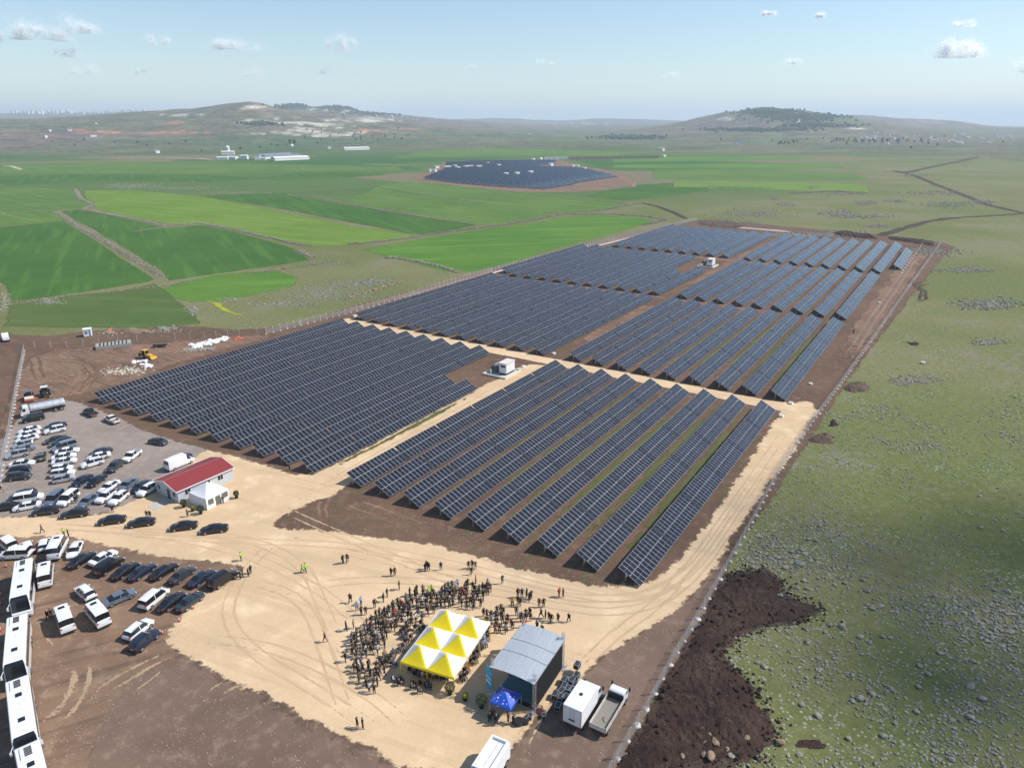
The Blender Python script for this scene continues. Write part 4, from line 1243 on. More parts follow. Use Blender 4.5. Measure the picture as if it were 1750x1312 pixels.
def wheel_mesh(r, w):
    m = MB()
    n = 16
    for s in (1,):
        m.tube((0, -w / 2, 0), (0, w / 2, 0), r, None, n, 0)
    for sy in (-1, 1):
        ring = [(math.cos(2 * math.pi * i / n) * r * .64, sy * (w / 2 + .008), math.sin(2 * math.pi * i / n) * r * .64) for i in range(n)]
        m.add(ring, [tuple(range(n))], 1)
        for k in range(5):
            a = 2 * math.pi * k / 5
            c_ = Vector((math.cos(a), 0, math.sin(a)))
            m.add([Vector((0, sy * (w / 2 + .012), 0)) + c_ * r * .25, Vector((0, sy * (w / 2 + .012), 0)) + Matrix.Rotation(.25, 3, 'Y') @ c_ * r * .58, Vector((0, sy * (w / 2 + .012), 0)) + Matrix.Rotation(-.25, 3, 'Y') @ c_ * r * .58], [(0, 1, 2)], 0)
    return m.mesh('wheel', [M_tyre, M_rim])
WHEEL = {}
def wheel(r, w):
    if (r, w) not in WHEEL: WHEEL[(r, w)] = wheel_mesh(r, w)
    return WHEEL[(r, w)]
BODY = {
 'sedan': dict(st=[(-2.40, .70, .42, .70, .58, .80), (-2.28, .84, .27, .84, .74, .96), (-1.85, .89, .22, .91, .77, 1.03), (-1.62, .90, .20, .92, .74, 1.05), (-.85, .905, .19, .93, .59, 1.405), (.02, .91, .19, .93, .62, 1.46), (.12, .91, .19, .93, .62, 1.46), (.60, .91, .19, .92, .60, 1.42), (1.30, .90, .19, .90, .74, .99), (1.85, .88, .20, .82, .72, .90), (2.25, .80, .26, .70, .60, .76), (2.40, .62, .36, .58, .46, .62)],
               sg=['', '', '', 'rs', 's', '', 's', 'ws', '', '', ''], wx=(-1.40, 1.42), r=.33, w=.90, zh=.66, zt=.86),
 'hatch': dict(st=[(-2.05, .70, .40, .72, .60, .80), (-1.98, .83, .26, .86, .70, .95), (-1.90, .86, .22, .92, .66, 1.02), (-1.50, .88, .20, .93, .60, 1.40), (-.20, .89, .19, .93, .63, 1.49), (-.10, .89, .19, .93, .63, 1.49), (.45, .89, .19, .92, .61, 1.46), (1.18, .88, .19, .90, .72, 1.02), (1.65, .86, .20, .82, .70, .92), (1.98, .78, .26, .68, .58, .74), (2.08, .62, .36, .58, .46, .62)],
               sg=['', '', 'rs', 's', '', 's', 'ws', '', '', ''], wx=(-1.25, 1.25), r=.32, w=.88, zh=.66, zt=.95),
 'suv': dict(st=[(-2.25, .74, .45, .80, .66, .90), (-2.20, .88, .32, .95, .76, 1.05), (-2.12, .91, .28, 1.02, .70, 1.12), (-1.78, .92, .26, 1.05, .66, 1.60), (-.35, .93, .25, 1.05, .68, 1.70), (-.25, .93, .25, 1.05, .68, 1.70), (.40, .93, .25, 1.04, .66, 1.66), (1.12, .92, .25, 1.02, .78, 1.14), (1.75, .90, .26, .95, .76, 1.04), (2.15, .83, .32, .82, .66, .90), (2.28, .68, .42, .66, .54, .72)],
              sg=['', '', 'rs', 's', '', 's', 'ws', '', '', ''], wx=(-1.35, 1.38), r=.37, w=.92, zh=.80, zt=1.08),
 'minivan': dict(st=[(-2.50, .80, .42, .85, .74, .95), (-2.46, .93, .30, 1.00, .84, 1.10), (-2.40, .95, .27, 1.05, .80, 1.18), (-2.28, .96, .25, 1.08, .76, 1.86), (-.60, .97, .24, 1.08, .79, 1.95), (-.50, .97, .24, 1.08, .79, 1.95), (.75, .97, .24, 1.07, .77, 1.90), (1.62, .96, .24, 1.05, .82, 1.20), (2.10, .93, .26, .95, .78, 1.05), (2.42, .84, .32, .78, .66, .86), (2.50, .68, .42, .64, .54, .70)],
                 sg=['', '', 'rs', 's', '', 's', 'ws', '', '', ''], wx=(-1.55, 1.60), r=.35, w=.96, zh=.82, zt=1.12),
 'minibus': dict(st=[(-3.10, .86, .50, 1.10, .80, 1.20), (-3.06, .98, .36, 1.30, .92, 1.45), (-3.02, .99, .33, 1.35, .90, 1.60), (-2.94, 1.0, .32, 1.40, .88, 2.55), (-1.0, 1.0, .30, 1.40, .90, 2.66), (-.9, 1.0, .30, 1.40, .90, 2.66), (1.30, 1.0, .30, 1.38, .88, 2.58), (2.25, .99, .30, 1.30, .90, 1.42), (2.72, .96, .32, 1.10, .84, 1.20), (3.0, .86, .38, .90, .72, .98), (3.08, .72, .46, .72, .60, .78)],
                 sg=['', '', 'rs', 's', '', 's', 'ws', '', '', ''], wx=(-1.85, 2.05), r=.36, w=1.0, zh=.92, zt=1.25),
}
BODY['panelvan'] = dict(BODY['minibus']); BODY['panelvan']['sg'] = ['', '', '', '', '', '', 'ws', '', '', '']
PROTO = {}
def side_mesh(n_, V, F):
    return part_mesh(n_, V, F, M_vglass)
def vehicle_proto(kind):
    if kind in PROTO: return PROTO[kind]
    d = BODY[kind]
    V, out = loft(d['st'], d['sg'])
    parts = [('body', part_mesh('body', V, out['body'], PAINT['white']), None)]
    for k, nm in (('windscreen', 'windscreen'), ('rear_window', 'rear_window'), ('side_window_l', 'side_window'), ('side_window_r', 'side_window')):
        if out[k]:
            parts.append((nm, part_mesh(nm, V, out[k], M_vglass), None))
    wy = d['w'] - .10
    for x in d['wx']:
        for s in (-1, 1):
            parts.append(('wheel', wheel(d['r'], .22), (x, s * wy, d['r'])))
    xf, xr = d['st'][-2][0], d['st'][1][0]
    wf, wr = d['st'][-2][1], d['st'][1][1]
    hl = MB().box(-.10, .06, -.15, .15, -.06, .06, 0, None, .015).mesh('headlight', [M_lamp])
    tl = MB().box(-.05, .09, -.13, .13, -.07, .07, 0, None, .015).mesh('tail_light', [M_tail])
    for s in (-1, 1):
        parts.append(('headlight', hl, (xf + .02, s * (wf - .16), d['zh'])))
        parts.append(('tail_light', tl, (xr - .04, s * (wr - .14), d['zt'])))
    parts.append(('number_plate', MB().box(-.02, .02, -.26, .26, -.06, .06).mesh('number_plate', [M_plate]), (d['st'][0][0] - .01, 0, d['zt'] - .28)))
    parts.append(('bumper', MB().box(-.12, .10, -wr + .05, wr - .05, -.11, .11, 0, None, .03).mesh('bumper', [M_trim]), (d['st'][0][0] + .06, 0, .44)))
    mir = MB().box(-.07, .07, -.1, .1, -.07, .07, 0, None, .02).mesh('mirror', [PAINT['white']])
    xm = d['st'][-4][0] - .25
    for s in (-1, 1):
        parts.append(('mirror', mir, (xm, s * (d['st'][-4][1] + .09), d['st'][-4][3] + .06)))
    if kind in ('suv',):
        for s in (-1, 1):
            parts.append(('roof_rail', MB().box(-1.5, .3, -.02, .02, 0, .05).mesh('roof_rail', [M_trim]), (0, s * .60, 1.655)))
    if kind == 'minibus':
        parts.append(('roof_hatch', MB().box(-.28, .28, -.42, .42, 0, .06, 0, None, .02).mesh('roof_hatch', [M_vglass]), (.35, 0, 2.655)))
    if kind == 'panelvan':
        for s in (-1, 1):
            parts.append(('rear_window', MB().box(-.03, .02, -.36, .36, -.36, .36).mesh('rear_window', [M_vglass]), (-3.005, s * .42, 1.95)))
    PROTO[kind] = parts
    return parts
def vehicle(kind, col, fn, c, d, label, cat='car', group=None, name=None, scale=1.0):
    """c: where it stands, d: which way its front points, both read off the photograph"""
    a, b = fn(*c, .7), fn(c[0] + d[0], c[1] + d[1], .7)
    h = math.atan2(b.y - a.y, b.x - a.x)
    root = empty(name or {'sedan': 'parked_car', 'hatch': 'parked_car', 'suv': 'parked_car', 'minivan': 'minivan', 'minibus': 'minibus', 'panelvan': 'panel_van'}[kind], (a.x, a.y, .066), h)
    root.scale = (scale,) * 3
    tag(root, label, cat, group)
    for nm, me, loc in vehicle_proto(kind):
        o = obj(nm, me, root, loc)
        if nm in ('body', 'mirror'):
            o.material_slots[0].link = 'OBJECT'
            o.material_slots[0].material = PAINT[col]
    return root
c1 = crop(0, 540, 440 / 1750)
c2 = crop(0, 840, 440 / 1750)
G1 = 'cars parked on the gravel'
G2 = 'vehicles parked on the brown yard'
CARS1 = [
 ('sedan', 'white', (200, 772), (-70, 18), 'white sedan nearest the black minivan by the left fence'),
 ('sedan', 'white', (193, 802), (-70, 18), 'white sedan second from the black minivan by the left fence'),
 ('sedan', 'white', (184, 832), (-70, 18), 'white sedan third from the black minivan by the left fence'),
 ('hatch', 'silver', (156, 868), (-70, 18), 'silver hatchback between white and blue grey cars by the left fence'),
 ('sedan', 'bluegrey', (150, 903), (-70, 16), 'blue grey sedan in the column along the left fence'),
 ('suv', 'silver', (116, 938), (-70, 16), 'silver car with pale roof beside the left fence'),
 ('sedan', 'white', (150, 1000), (70, -8), 'white sedan above two dark cars by the left fence'),
 ('hatch', 'black', (136, 1042), (70, -8), 'black hatchback between a white and a charcoal car by the fence'),
 ('suv', 'charcoal', (130, 1088), (70, -8), 'charcoal car at the bottom of the column by the left fence'),
 ('minivan', 'black', (222, 695), (-75, 16), 'black minivan parked beside the tanker truck'),
 ('sedan', 'navy', (375, 745), (-70, 16), 'dark blue sedan at the top of the second column'),
 ('suv', 'white', (372, 772), (-70, 16), 'white off-road car beside the dark blue sedan'),
 ('sedan', 'brown', (378, 836), (-70, 16), 'dark brown sedan above the green grey estate'),
 ('suv', 'teal', (418, 858), (-70, 16), 'green grey estate in the second column'),
 ('minivan', 'bluegrey', (436, 886), (-70, 20), 'blue grey van in the second column', ),
 ('sedan', 'white', (456, 915), (70, -10), 'white sedan just below the blue grey van'),
 ('sedan', 'white', (434, 952), (70, -12), 'second white sedan below the blue grey van'),
 ('sedan', 'white', (436, 985), (70, -10), 'third white sedan below the blue grey van'),
 ('hatch', 'white', (420, 1032), (70, -6), 'white hatchback in the middle of the second column'),
 ('suv', 'white', (425, 1068), (70, -8), 'white car just above the silver estate'),
 ('hatch', 'silver', (432, 1102), (70, -14), 'silver estate at the lower end of the second column'),
 ('hatch', 'olive', (281, 950), (6, -50), 'olive hatchback standing alone between the two columns'),
 ('sedan', 'charcoal', (682, 922), (-70, 22), 'charcoal sedan behind two white cars in the third column'),
 ('sedan', 'white', (672, 950), (-70, 16), 'white sedan between a charcoal sedan and a white off-road car'),
 ('suv', 'white', (626, 998), (-70, 20), 'white off-road car at the front of the third column'),
 ('suv', 'charcoal', (780, 1022), (-60, 48), 'large charcoal car behind the white pickup'),
 ('sedan', 'charcoal', (1076, 850), (70, 12), 'charcoal sedan driving alone below the solar rows'),
 ('sedan', 'navy', (1232, 958), (70, -18), 'dark blue car half hidden behind the white panel van'),
 ('panelvan', 'white', (1222, 1002), (75, -32), 'white panel van behind the red roofed building'),
 ('sedan', 'navy', (556, 1115), (-70, 44), 'dark blue sedan first left in the row facing the road'),
 ('sedan', 'black', (656, 1116), (-65, 45), 'black sedan beside the dark blue one in the row facing the road'),
 ('sedan', 'white', (742, 1156), (-65, 42), 'white sedan in the row facing the road'),
 ('sedan', 'steel', (868, 1142), (-62, 42), 'dark steel sedan right of the white sedan'),
 ('sedan', 'navy', (956, 1156), (-62, 42), 'dark blue sedan next to the red roofed building'),
 ('suv', 'white', (1000, 1180), (-62, 40), 'white car tucked against the end of the red roofed building'),
 ('sedan', 'charcoal', (152, 1208), (-75, 28), 'charcoal sedan behind the white van near the sand road'),
 ('minivan', 'white', (196, 1236), (75, -12), 'white van between a charcoal and a white sedan near the road'),
 ('sedan', 'white', (184, 1288), (-75, 14), 'white sedan in front of the white van at the road edge'),
 ('minivan', 'steel', (366, 1244), (-60, 52), 'steel grey estate beside a white van by the road'),
 ('minivan', 'white', (462, 1242), (-58, 46), 'white delivery van with two people beside it'),
 ('sedan', 'steel', (598, 1252), (-65, 46), 'steel blue sedan left of two white cars'),
 ('suv', 'white', (716, 1226), (-65, 48), 'left one of two white cars near the building steps'),
 ('suv', 'white', (806, 1238), (-62, 48), 'right one of two white cars near the building steps'),
]
for e in CARS1:
    vehicle(e[0], e[1], c1, e[2], e[3], e[4], 'van' if e[0] in ('panelvan', 'minivan') else 'car', G1)
for i, (c, lab) in enumerate([((38, 100), 'black sedan cut by the left picture edge on the sand road'), ((308, 128), 'first whole black sedan from the left on the sand road'), ((505, 146), 'second whole black sedan from the left on the sand road'), ((758, 190), 'third whole black sedan from the left on the sand road'), ((958, 206), 'fourth whole black sedan with two people behind it'), ((1246, 230), 'fifth black sedan in the line below the white tent'), ((1454, 250), 'last black sedan of the line on the sand road')]):
    vehicle('sedan', 'black', c2, c, (-85, 11), lab, 'car', 'black sedans lined up on the sand road')
CARS2 = [
 ('minivan', 'white', (52, 352), (-55, -45), 'white van at the left picture edge above the coaches'),
 ('minivan', 'white', (104, 424), (-80, 5), 'white people carrier standing crosswise above the first coach'),
 ('hatch', 'white', (188, 372), (-25, -45), 'white hatchback between the people carrier and the minibus'),
 ('hatch', 'white', (300, 358), (10, -50), 'white hatchback standing left of the tall minibus'),
 ('minibus', 'white', (398, 388), (45, -85), 'white minibus parked at the edge of the sand road'),
 ('sedan', 'white', (508, 392), (-25, 50), 'white sedan right of the minibus at the road edge'),
 ('sedan', 'black', (556, 458), (70, -42), 'first black sedan from the left in the slanting row'),
 ('sedan', 'white', (700, 446), (70, -40), 'white sedan behind the black van in the slanting row'),
 ('minivan', 'black', (742, 504), (72, -46), 'long black van at the left end of the slanting row'),
 ('sedan', 'black', (852, 532), (70, -46), 'black sedan directly right of the black van'),
 ('sedan', 'navy', (966, 540), (70, -44), 'second sedan right of the black van'),
 ('sedan', 'black', (1114, 536), (70, -42), 'third sedan right of the black van'),
 ('sedan', 'charcoal', (1238, 562), (66, -46), 'fourth sedan right of the black van'),
 ('sedan', 'navy', (1370, 582), (70, -46), 'dark blue sedan left of the last black van'),
 ('minivan', 'black', (1514, 592), (76, -48), 'black van at the right end of the slanting row'),
 ('suv', 'white', (580, 682), (-48, -42), 'white people carrier alone in the middle of the brown yard'),
 ('sedan', 'steel', (810, 716), (80, -34), 'steel blue sedan in the middle of the brown yard'),
 ('minivan', 'cream', (1048, 724), (62, -50), 'cream white van beside a black sedan at the sand edge'),
 ('sedan', 'black', (1164, 744), (64, -46), 'black sedan between the cream van and a teal sedan'),
 ('sedan', 'teal', (1290, 742), (66, -48), 'dark teal sedan nearest the sand edge'),
 ('suv', 'white', (940, 934), (60, -48), 'white car beside the dark blue off-road car at the yard end'),
 ('suv', 'navy', (982, 1008), (58, -48), 'dark blue off-road car at the yard end'),
 ('minibus', 'white', (316, 572), (8, -75), 'white minibus beside the first coach'),
 ('minibus', 'white', (440, 872), (-26, -70), 'white minibus with two people at its door'),
 ('minibus', 'white', (660, 842), (-55, -65), 'white minibus with side windows in the middle of the yard'),
]
for e in CARS2:
    vehicle(e[0], e[1], c2, e[2], e[3], e[4], {'minibus': 'minibus', 'minivan': 'van'}.get(e[0], 'car'), G2)
# pickups
def pickup(col, fn, c, d, label, cover=None):
    a, b = fn(*c, .7), fn(c[0] + d[0], c[1] + d[1], .7)
    root = empty('pickup_truck', (a.x, a.y, .066), math.atan2(b.y - a.y, b.x - a.x))
    tag(root, label, 'pickup', G1)
    st = [(-.62, .90, .32, 1.05, .74, 1.14), (-.55, .91, .30, 1.06, .70, 1.66), (.2, .92, .30, 1.06, .70, 1.76), (.3, .92, .30, 1.06, .70, 1.76), (.75, .92, .30, 1.05, .68, 1.72), (1.42, .91, .30, 1.03, .78, 1.16), (2.1, .90, .30, .98, .78, 1.08), (2.5, .84, .34, .86, .70, .94), (2.62, .70, .44, .68, .56, .74)]
    V, out = loft(st, ['rs', 's', '', 's', 'ws', '', '', ''])
    obj('body', part_mesh('body', V, out['body'], PAINT[col]), root)
    for k, nm in (('windscreen', 'windscreen'), ('rear_window', 'rear_window'), ('side_window_l', 'side_window'), ('side_window_r', 'side_window')):
        obj(nm, part_mesh(nm, V, out[k], M_vglass), root)
    bed = MB()
    bed.box(-2.6, -.66, -.92, -.82, .42, 1.06).box(-2.6, -.66, .82, .92, .42, 1.06).box(-2.62, -2.52, -.817, .817, .42, 1.05).box(-.72, -.64, -.817, .817, .42, 1.05)
    bed.build('cargo_bed', PAINT[col], root, None, None, False, .015)
    MB().box(-2.515, -.725, -.815, .815, .56, .60).build('bed_floor', M_trim, root)
    if cover:
        MB().box(-2.5, -.74, -.80, .80, .98, 1.02).build('bed_cover', cover, root)
    for x in (-1.55, 1.62):
        for s in (-1, 1):
            obj('wheel', wheel(.39, .25), root, (x, s * .83, .39))
    for s in (-1, 1):
        MB().box(-2.66, -2.60, s * .86 - .06, s * .86 + .06, .72, 1.0).build('tail_light', M_tail, root)
        MB().box(2.50, 2.58, s * .62 - .13, s * .62 + .13, .78, .90).build('headlight', M_lamp, root)
    MB().box(-2.74, -2.64, -.85, .85, .45, .62).build('bumper', M_rim, root)
pickup('black', c1, (612, 654), (-42, -22), 'black pickup with open bed below the solar tables', M_trim)
pickup('beige', c1, (760, 702), (-50, -22), 'beige pickup with open bed next to the black pickup')
pickup('white', c1, (895, 950), (-62, 46), 'white double cab pickup in the car park', plain('bed_cover_grey', (.2, .22, .25), .6))

# coaches
M_coach = PAINT['white']
def coach(rear, front, label, fn):
    a, b = fn(*rear, 3.5), fn(*front, 3.5)
    L = (b - a).length
    h = math.atan2(b.y - a.y, b.x - a.x)
    c = (a + b) / 2
    c.z = .066
    root = empty('coach', c, h)
    tag(root, label, 'bus', 'white coaches parked nose to tail')
    XR, XF = -6.0, 6.35
    prof = [(XR, .40), (XR - .12, 1.2), (XR - .06, 2.6), (XR + .18, 3.36), (XR + .5, 3.5), (4.9, 3.5), (5.30, 3.42), (5.62, 3.2), (6.22, 1.45), (XF, 1.25), (XF, .55), (XF - .15, .36)]
    W = 1.26
    body = MB()
    n = len(prof)
    rows = [(-W, 0.0), (-W + .10, .09), (W - .10, .09), (W, 0.0)]
    vs = []
    for y, up in rows:
        for x, z in prof:
            inset = .0 if abs(y) < W - .05 else .10
            vs.append((x * (1 - inset * .012), y, z + (up if z > 3.1 else 0) - (0.0 if z < 3.1 or up else .06)))
    fs = []
    for r_ in range(3):
        for i in range(n):
            fs.append((r_ * n + i, r_ * n + (i + 1) % n, (r_ + 1) * n + (i + 1) % n, (r_ + 1) * n + i))
    fs += [tuple(range(n - 1, -1, -1)), tuple(range(3 * n, 4 * n))]
    body.add(vs, fs)
    bo = body.build('body', M_coach, root, None, None, False, .03)
    # windscreen set just proud of the raked front
    d = Vector((6.22 - 5.62, 0, 1.45 - 3.2)).normalized()
    nrm = Vector((-d.z, 0, d.x))
    if nrm.x < 0: nrm = -nrm
    A, B = Vector((5.66, 0, 3.26)) + nrm * .02, Vector((6.22, 0, 1.50)) + nrm * .02
    ws = MB()
    ys = [-1.12, 1.12]
    vv = [(A.x - .34, -.98, 3.58), (A.x - .34, .98, 3.58), (A.x + .02, -1.10, A.z + .04), (A.x + .02, 1.10, A.z + .04), (B.x + .02, -1.16, B.z), (B.x + .02, 1.16, B.z)]
    ws.add(vv, [(0, 1, 3, 2), (2, 3, 5, 4)])
    ws.build('windscreen', M_vglass, root)
    for s in (-1, 1):
        for k in range(7):
            x0 = -5.75 + k * 1.55
            MB().box(x0, x0 + 1.47, s * 1.262 - .012, s * 1.262 + .012, 1.75, 3.0).build('side_window', M_vglass, root)
        MB().box(5.15, 5.75, s * 1.262 - .012, s * 1.262 + .012, 1.5, 2.9).build('driver_window', M_vglass, root)
        for x in (-3.3, -2.0, 4.1):
            obj('wheel', wheel(.50, .30), root, (x, s * 1.13, .50))
        mr = MB().tube((5.9, s * 1.2, 3.0), (6.45, s * 1.5, 2.7), .04).box(6.38, 6.52, s * 1.5 - .12, s * 1.5 + .12, 2.2, 2.7)
        mr.build('mirror', M_coach, root)
        MB().box(6.33, 6.40, s * .85 - .25, s * .85 + .25, .72, .95).build('headlight', M_lamp, root)
        MB().box(XR - .17, XR - .10, s * 1.0 - .12, s * 1.0 + .12, 1.1, 1.6).build('tail_light', M_tail, root)
    MB().box(XR - .14, XR - .06, -1.0, 1.0, 2.2, 3.1).build('rear_window', M_vglass, root)
    ac = MB().box(-5.3, -3.3, -.82, .82, 3.57, 3.74, 0, None, .08).build('air_conditioner', M_coach, root)
    for k in range(5):
        MB().box(-5.0 + k * .30, -4.78 + k * .30, -.36, .36, 3.742, 3.77).build('grille', M_trim, ac)
    for x in (-2.2, 2.6):
        MB().box(x - .36, x + .36, -.36, .36, 3.58, 3.66, 0, None, .03).build('roof_hatch', M_vglass, root)
    MB().tube((-.4, .1, 3.57), (-.4, .1, 3.70), .14, .12, 10).build('roof_vent', M_coach, root)
    MB().box(XF - .02, XF + .06, -.8, .8, .45, .6).build('bumper', M_trim, root)
    return root
coach((158, 472), (128, 712), 'white coach farthest from the bottom edge of the yard', c2)
cC3 = crop(0, 1000, .24)
coach((120, 222), (98, 556), 'second white coach in the line at the left edge', cC3)
coach((122, 690), (168, 1052), 'third white coach beside the curved wheel ruts', cC3)
coach((205, 1200), (285, 1560), 'white coach cut by the bottom left picture corner', cC3)

# tanker truck
def frame_at(name, fn, c, d, label, cat, z=.7, group=None):
    a, b = fn(*c, z), fn(c[0] + d[0], c[1] + d[1], z)
    r_ = empty(name, (a.x, a.y, .066), math.atan2(b.y - a.y, b.x - a.x))
    return tag(r_, label, cat, group)
def truck_cab(root, x0, col, w=1.2, h=2.75, l=1.9):
    st = MB().prism([(x0, .55), (x0, h - .15), (x0 + .25, h), (x0 + l * .62, h - .05), (x0 + l * .92, 1.75), (x0 + l, 1.5), (x0 + l, .55)], -w, w)
    st.build('cab', PAINT[col], root, None, None, False, .05)
    a, b = (x0 + l * .64, h - .12), (x0 + l * .93, 1.72)
    MB().add([(a[0] + .03, -w + .14, a[1]), (a[0] + .03, w - .14, a[1]), (b[0] + .03, w - .08, b[1]), (b[0] + .03, -w + .08, b[1])], [(0, 1, 2, 3)]).build('windscreen', M_vglass, root)
    for s in (-1, 1):
        MB().box(x0 + l * .38, x0 + l * .72, s * (w + .004) - .012, s * (w + .004) + .012, 1.65, h - .35).build('side_window', M_vglass, root)
        MB().box(x0 + l - .02, x0 + l + .05, s * (w - .3) - .2, s * (w - .3) + .2, .8, 1.0).build('headlight', M_lamp, root)
        MB().box(x0 + l * .85, x0 + l * .95, s * (w + .2) - .1, s * (w + .2) + .1, 1.6, 2.2).build('mirror', M_trim, root)
    MB().box(x0 + l - .05, x0 + l + .12, -w, w, .45, .68).build('bumper', M_trim, root)
def truck_wheels(root, xs, w, r=.5):
    for x in xs:
        for s in (-1, 1):
            obj('wheel', wheel(r, .32), root, (x, s * (w - .16), r))
t = frame_at('tanker_truck', c1, (292, 628), (-100, 20), 'white tanker truck with steel tank beside the left fence', 'truck', 1.2)
truck_cab(t, 3.0, 'white')
MB().box(-4.9, 2.95, -.45, .45, .62, .92).build('chassis', M_trim, t)
tk = MB()
nn_ = 16
ring = lambda x, s: [(x, math.cos(2 * math.pi * i / nn_) * 1.12 * s, 1.95 + math.sin(2 * math.pi * i / nn_) * .95 * s) for i in range(nn_)]
xs_ = [(-4.95, .55), (-4.8, .95), (-4.7, 1), (2.5, 1), (2.62, .95), (2.72, .55)]
vs_ = [p_ for x, s in xs_ for p_ in ring(x, s)]
tk.add(vs_, [(i * nn_ + k, i * nn_ + (k + 1) % nn_, (i + 1) * nn_ + (k + 1) % nn_, (i + 1) * nn_ + k) for i in range(5) for k in range(nn_)] + [tuple(range(nn_)), tuple(5 * nn_ + k for k in range(nn_))])
tk = tk.build('tank', plain('tank_steel', (.72, .73, .74), .3, .5, .5, .06), t)
for x in (-3.9, -2.3, -.7, .9, 2.0):
    m_ = MB()
    for i in range(nn_):
        a0, a1 = 2 * math.pi * i / nn_, 2 * math.pi * (i + 1) / nn_
        m_.add([(x, math.cos(a0) * 1.15, 1.95 + math.sin(a0) * .98), (x + .09, math.cos(a0) * 1.15, 1.95 + math.sin(a0) * .98), (x + .09, math.cos(a1) * 1.15, 1.95 + math.sin(a1) * .98), (x, math.cos(a1) * 1.15, 1.95 + math.sin(a1) * .98)], [(0, 1, 2, 3)])
    m_.build('band', M_steel, tk)
MB().box(-4.4, 2.2, -.30, .30, 2.905, 2.96).build('walkway', M_steel, t)
truck_wheels(t, (-3.9, -2.6, 3.9), 1.2)
# box truck, flatbed truck, white show truck near the stage
c5 = crop(780, 1020, 380 / 1707)
def heading(fn, a, b, z):
    p0, p1 = fn(*a, z), fn(*b, z)
    return math.atan2(p1.y - p0.y, p1.x - p0.x), p0, p1
h, p0, p1 = heading(c5, (890, 852), (1020, 655), 3.6)
t = tag(empty('box_truck', ((p0.x + p1.x) / 2, (p0.y + p1.y) / 2, .05), h), 'white box truck parked beside the stage flight cases', 'truck')
L = (p1 - p0).length
bx0, bx1 = -L / 2, L / 2
M_box = plain('box_white', (.72, .725, .72), .45, 0, .4, .05, 1.2)
MB().box(bx0, bx1, -1.25, 1.25, 1.0, 3.6).build('cargo_box', M_box, t, None, None, False, .03)
for s in (-1, 1):
    MB().box(bx0 - .04, bx0 - .003, s * .61 - .575, s * .61 + .575, 1.12, 3.48).build('rear_door', M_box, t)
    MB().box(bx0 - .055, bx0 - .042, s * .25 - .02, s * .25 + .02, 1.15, 3.4).build('door_bar', M_steel, t)
    MB().box(bx0 - .05, bx0 - .004, s * 1.215 - .03, s * 1.215 + .03, 1.05, 3.55).build('corner_post', plain('truck_red', (.40, .05, .05), .5), t)
    MB().box(bx0 - .10, bx0 - .0, s * .95 - .18, s * .95 + .18, .75, .92).build('tail_light', M_tail, t)
MB().box(bx0 - .085, bx0 - .058, -.42, .42, 1.65, 1.85).build('number_plate', M_trim, t)
MB().box(-.1, .25, -.18, .18, 3.605, 3.72).build('roof_vent', M_trim, t)
MB().box(bx0 + .3, bx1 + .6, -.4, .4, .6, .98).build('chassis', M_trim, t)
truck_cab(t, bx1 + .05, 'white', 1.05, 2.6, 1.75)
truck_wheels(t, (bx0 + 1.0, bx1 + .95), 1.15, .44)
h, p0, p1 = heading(c5, (1085, 975), (1225, 745), 1.9)
t = tag(empty('flatbed_truck', ((p0.x + p1.x) / 2, (p0.y + p1.y) / 2, .05), h), 'white dropside truck with empty bed parked next to the fence', 'truck')
L = (p1 - p0).length
x0, x1 = -L / 2, L / 2
M_dk = plain('bed_wood', (.24, .22, .19), .8, 0, .2, .2, 2.0)
bed = MB().box(x0 + .05, x1 - .05, -1.05, 1.05, .95, 1.02).build('bed_floor', M_dk, t)
for s in (-1, 1):
    for k in range(3):
        xa = x0 + k * (L / 3)
        MB().box(xa + .02, xa + L / 3 - .02, s * 1.09 - .025, s * 1.09 + .025, .95, 1.65).build('drop_side', PAINT['beige'], t, None, None, False, .01)
        MB().box(xa - .03, xa + .018, s * 1.09 - .045, s * 1.09 + .045, .95, 1.72).build('stake', M_steel, t)
MB().box(x0 - .03, x0 + .02, -1.04, 1.04, .95, 1.65).build('tailgate', PAINT['beige'], t, None, None, False, .01)
MB().box(x1 - .05, x1 + .02, -1.04, 1.04, .95, 2.0).build('headboard', M_trim, t)
MB().tube((x0 + 1.4, -.3, 1.05), (x0 + 1.9, .2, 1.06), .03).tube((x0 + 1.9, .2, 1.06), (x0 + 2.2, .0, 1.06), .03).build('rope', M_trim, t)
MB().box(x0 + .3, x1 + .8, -.38, .38, .55, .93).build('chassis', M_trim, t)
truck_cab(t, x1 + .06, 'white', 1.0, 2.25, 1.7)
truck_wheels(t, (x0 + .9, x1 + .9), 1.08, .40)
for s in (-1, 1):
    MB().box(x0 - .1, x0 - .035, s * .85 - .15, s * .85 + .15, .72, .88).build('tail_light', M_tail, t)
h, p0, p1 = heading(c5, (200, 1300), (345, 1075), 2.9)
t = tag(empty('white_truck', ((p0.x + p1.x) / 2, (p0.y + p1.y) / 2, .06), h), 'white high roof truck cut by the bottom picture edge', 'truck')
L = (p1 - p0).length + 1.5
x0, x1 = -L / 2 - .75, L / 2 - .75
MB().prism([(x0, .5), (x0 - .05, 1.6), (x0 + .35, 2.6), (x0 + .55, 2.75), (x1 - .15, 2.75), (x1, 2.6), (x1, .5)], -1.2, 1.2).build('body', M_box, t, None, None, False, .08)
for s in (-1, 1):
    MB().box(x0 + .9, x1 - .2, s * .98 - .12, s * .98 + .12, 2.753, 3.05, 0, None, .03).build('roof_rim', M_box, t)
MB().box(x1 - .5, x1 - .22, -.855, .855, 2.753, 3.06, 0, None, .03).build('roof_rim', M_box, t)
MB().box(x0 + .92, x0 + 1.25, -.855, .855, 2.753, 3.10, 0, None, .03).build('roof_rim', M_box, t)
